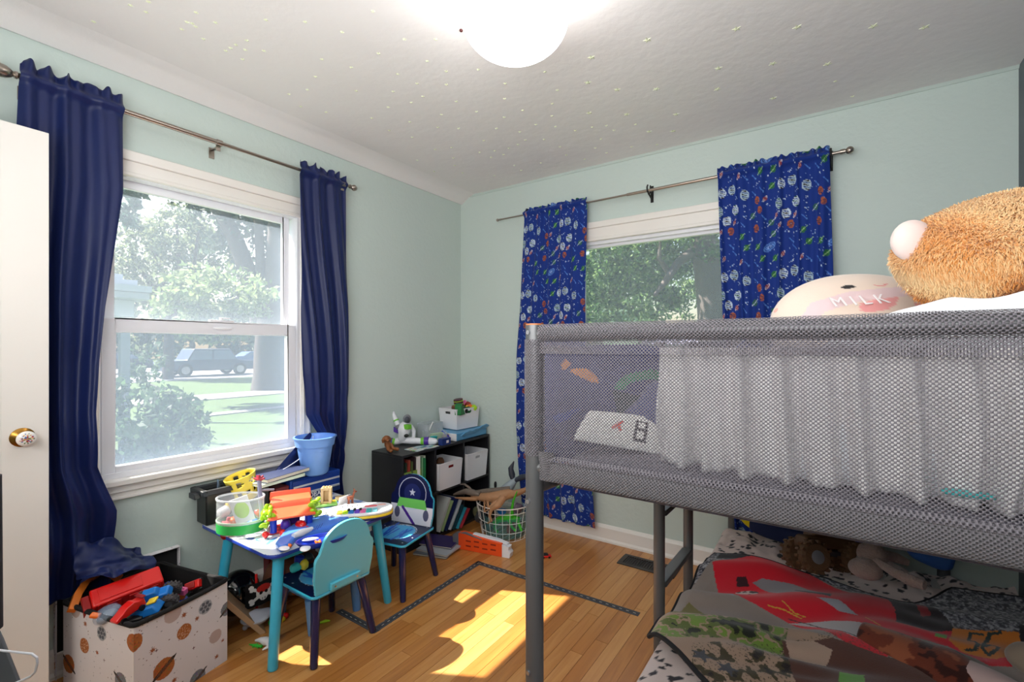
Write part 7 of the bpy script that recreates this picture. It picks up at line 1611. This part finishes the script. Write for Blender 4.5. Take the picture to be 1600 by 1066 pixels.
for k in range(4):
    q = r0.lerp(r1, k / 3); MB().cyl((q.x, q.y, GZ), q, .02, n=8).build('baluster', M_black, t)
MB().cyl(r0, r1, .022, n=8).build('handrail', M_black, t)
for k, (px, py, dd, r, n, c, nm) in enumerate([(205, 655, 6.0, (.75, .75, .55), 2600, [(70, 96, 70), (90, 120, 84), (56, 80, 62)], 'large dark shrub below the porch, lower left of the left window'), (262, 672, 6.6, (.45, .5, .42), 1500, [(80, 106, 74), (104, 130, 90)], 'dark low shrub beside the large shrub'), (292, 645, 8.2, (.32, .3, .26), 500, [(150, 176, 110), (190, 205, 150)], 'pale leafy bush at the end of the railing'), (222, 560, 9.0, (.35, .3, .5), 600, [(90, 116, 90), (120, 140, 110)], 'slim grey-green shrub behind the railing')]):
    c0 = D(px, py, dd); t = thing('shrub', nm, 'shrub', (c0.x, c0.y, GZ)); foliage([(c0, r), (V_((c0.x, c0.y, (GZ + c0.z) / 2)), (r[0], r[1], abs(c0.z - GZ) / 2 + .1))], n, .09, c, t, 60 + k)
def vehicle(name, label, c, L_, Wd, Ht, mat, cab, cat, wr=.36):
    c = V_(c); t = thing(name, label, cat, c); zz = c.z
    prof = [(-L_ / 2, .35), (L_ / 2, .35), (L_ / 2, .75), (L_ / 2 - .08, .95), (cab[3], 1.02), (cab[2], Ht), (cab[1], Ht), (cab[0], 1.02), (-L_ / 2 + .05, 1.0)]
    MB().prism(prof, c + V_((Wd / 2, 0, 0)), (0, 1, 0), (0, 0, 1), -Wd if False else Wd).build('body', mat, t, bevel=.06)
    x = c.x + Wd / 2 + Wd + .01 if False else None
    for s, xx in ((1, c.x + Wd / 2 + Wd), (0, c.x + Wd / 2)):
        pass
    xs = [v.co.x for v in t.children[0].data.vertices]; x0, x1 = min(xs) + c.x, max(xs) + c.x
    gw = pm('car_window', (110, 130, 150), .1); 
    for a, b in ((cab[0] + .12, (cab[1] + cab[2]) / 2 - .05), ((cab[1] + cab[2]) / 2 + .05, cab[3] - .12)):
        z0, z1 = 1.06, Ht - .1; m = MB(); m.add([(x1 + .012, c.y + a, zz + z0), (x1 + .012, c.y + b, zz + z0), (x1 + .012, c.y + min(b, cab[2]), zz + z1), (x1 + .012, c.y + max(a, cab[1]), zz + z1), (x1 - .02, c.y + a, zz + z0), (x1 - .02, c.y + b, zz + z0), (x1 - .02, c.y + min(b, cab[2]), zz + z1), (x1 - .02, c.y + max(a, cab[1]), zz + z1)], [(0, 1, 2, 3), (7, 6, 5, 4), (0, 4, 5, 1), (1, 5, 6, 2), (2, 6, 7, 3), (3, 7, 4, 0)]); m.build('window', gw, t)
    for a in (-L_ * .31, L_ * .31):
        for xx in (x0, x1):
            w_ = MB().cyl((xx - .12, c.y + a, zz + wr), (xx + .06, c.y + a, zz + wr), wr, n=20).build('wheel', M_blk, t, smooth=True)
            MB().cyl((xx + .05, c.y + a, zz + wr), (xx + .075, c.y + a, zz + wr), wr * .6, n=16).build('hub_cap', pm('hubcap', (190, 190, 196), .3, .6), w_, smooth=True)
    for a in (-L_ / 2 + .03, L_ / 2 - .03): MB().box((x1 - .1, c.y + a, zz + .72), (.25, .08, .14)).build('light', pm('car_lamp', (220, 225, 230), .2), t)
    return t
vehicle('suv', 'dark blue pickup-style vehicle parked on the street, behind the left window', (-33.4, 11.2, GZ + .02), 5.2, 1.9, 1.75, pm('car_dark_blue', (66, 78, 104), .3, coat=.5), (-1.5, -1.1, 1.0, 1.5), 'vehicle', .4)
vehicle('car', 'small blue car parked farther down the street', (-46.5, 20.9, GZ + .02), 4.2, 1.75, 1.42, pm('car_mid_blue', (74, 104, 150), .3, coat=.5), (-1.4, -.8, .7, 1.3), 'car', .33)
vehicle('car', 'dark car parked at the left, half hidden by the shrub', (-40.5, 8.2, GZ + .02), 4.3, 1.8, 1.5, pm('car_dark', (56, 60, 70), .3, coat=.5), (-1.5, -.9, .8, 1.4), 'car', .34)
# behind the right window: leafy tree, trunk, shed and pale house wall
e = 10.0; tb_ = D(1113, 543, e); tb_.z = GZ
t = tree('big green tree filling the right window, pale trunk at its right side', tb_, [([V_((tb_.x, tb_.y, GZ)), D(1114, 520, e), D(1110, 470, e), D(1104, 420, e), D(1096, 350, e), D(1080, 250, e)], [.34, .30, .28, .27, .25, .2]),
      ([D(1100, 380, e), D(1060, 410, e - .3), D(1040, 440, e - .5), D(1022, 462, e - .6)], [.12, .09, .07, .03]), ([D(1048, 430, e - .4), D(1030, 405, e - .4), D(1032, 370, e - .4)], [.07, .05, .02])],
      [(D(1000, 410, e + 1), (1.1, 1.0, .75)), (D(950, 430, e + 1.5), (.9, 1.0, .7)), (D(1060, 390, e + .5), (1.0, .8, .6)), (D(1000, 470, e + 2.5), (1.3, 1.0, .6)), (D(930, 400, e), (.7, .7, .6)), (D(1120, 380, e), (.7, .6, .5)), (D(1060, 440, e + 2), (.8, .9, .5)), (D(1000, 345, e), (1.6, 1.0, .5)), (D(925, 480, e + 2), (.8, .8, .6))], 17000, .115, G3, 7)
for k, (px, dd, h) in enumerate([(900, 26, 7), (960, 24, 6.5), (1015, 27, 7.5), (1150, 26, 8), (860, 22, 7)]):
    c0 = D(px, 543, dd); c0.z = GZ; t = thing('tree', 'green garden tree standing farther back, seen in the right window', 'tree', c0, 'garden trees behind the right window')
    MB().cyl(c0, c0 + V_((0, 0, h * .7)), .2, .1, 10).build('trunk', M_bark, t, smooth=True); foliage([(c0 + V_((0, 0, h * .6)), (2.4, 2.4, h * .42))], 2600, .24, G3, t, 80 + k)
c0 = D(970, 543, 15); t = thing('shed', 'pale green garden wall panel seen low in the right window', 'wall', (c0.x, c0.y, GZ)); R = Matrix.Rotation(.2, 3, 'Z')
MB().box((c0.x, c0.y, .9), (1.1, .2, 3.0), R).build('panel', pm('pale_green_wall', (150, 186, 160), .8), t)
MB().box((c0.x, c0.y, 2.42), (1.2, .3, .08), R).build('coping', pm('coping', (130, 160, 140), .8), t)
c0 = D(1070, 543, 13); t = thing('garden_shed', 'low garden shed with a lilac-grey roof at the bottom of the right window', 'shed', (c0.x, c0.y, GZ))
MB().box((c0.x, c0.y, .35), (1.5, 1.2, 1.9)).build('wall', pm('shed_wall', (120, 120, 130), .8), t); MB().prism([(-.95, 0), (.95, 0), (.8, .55), (-.8, .55)], (c0.x, c0.y - .75, 1.3), (1, 0, 0), (0, .75, .66), .06).build('roof', pm('shed_roof', (150, 150, 184), .7, var=.3, scale=8), t)
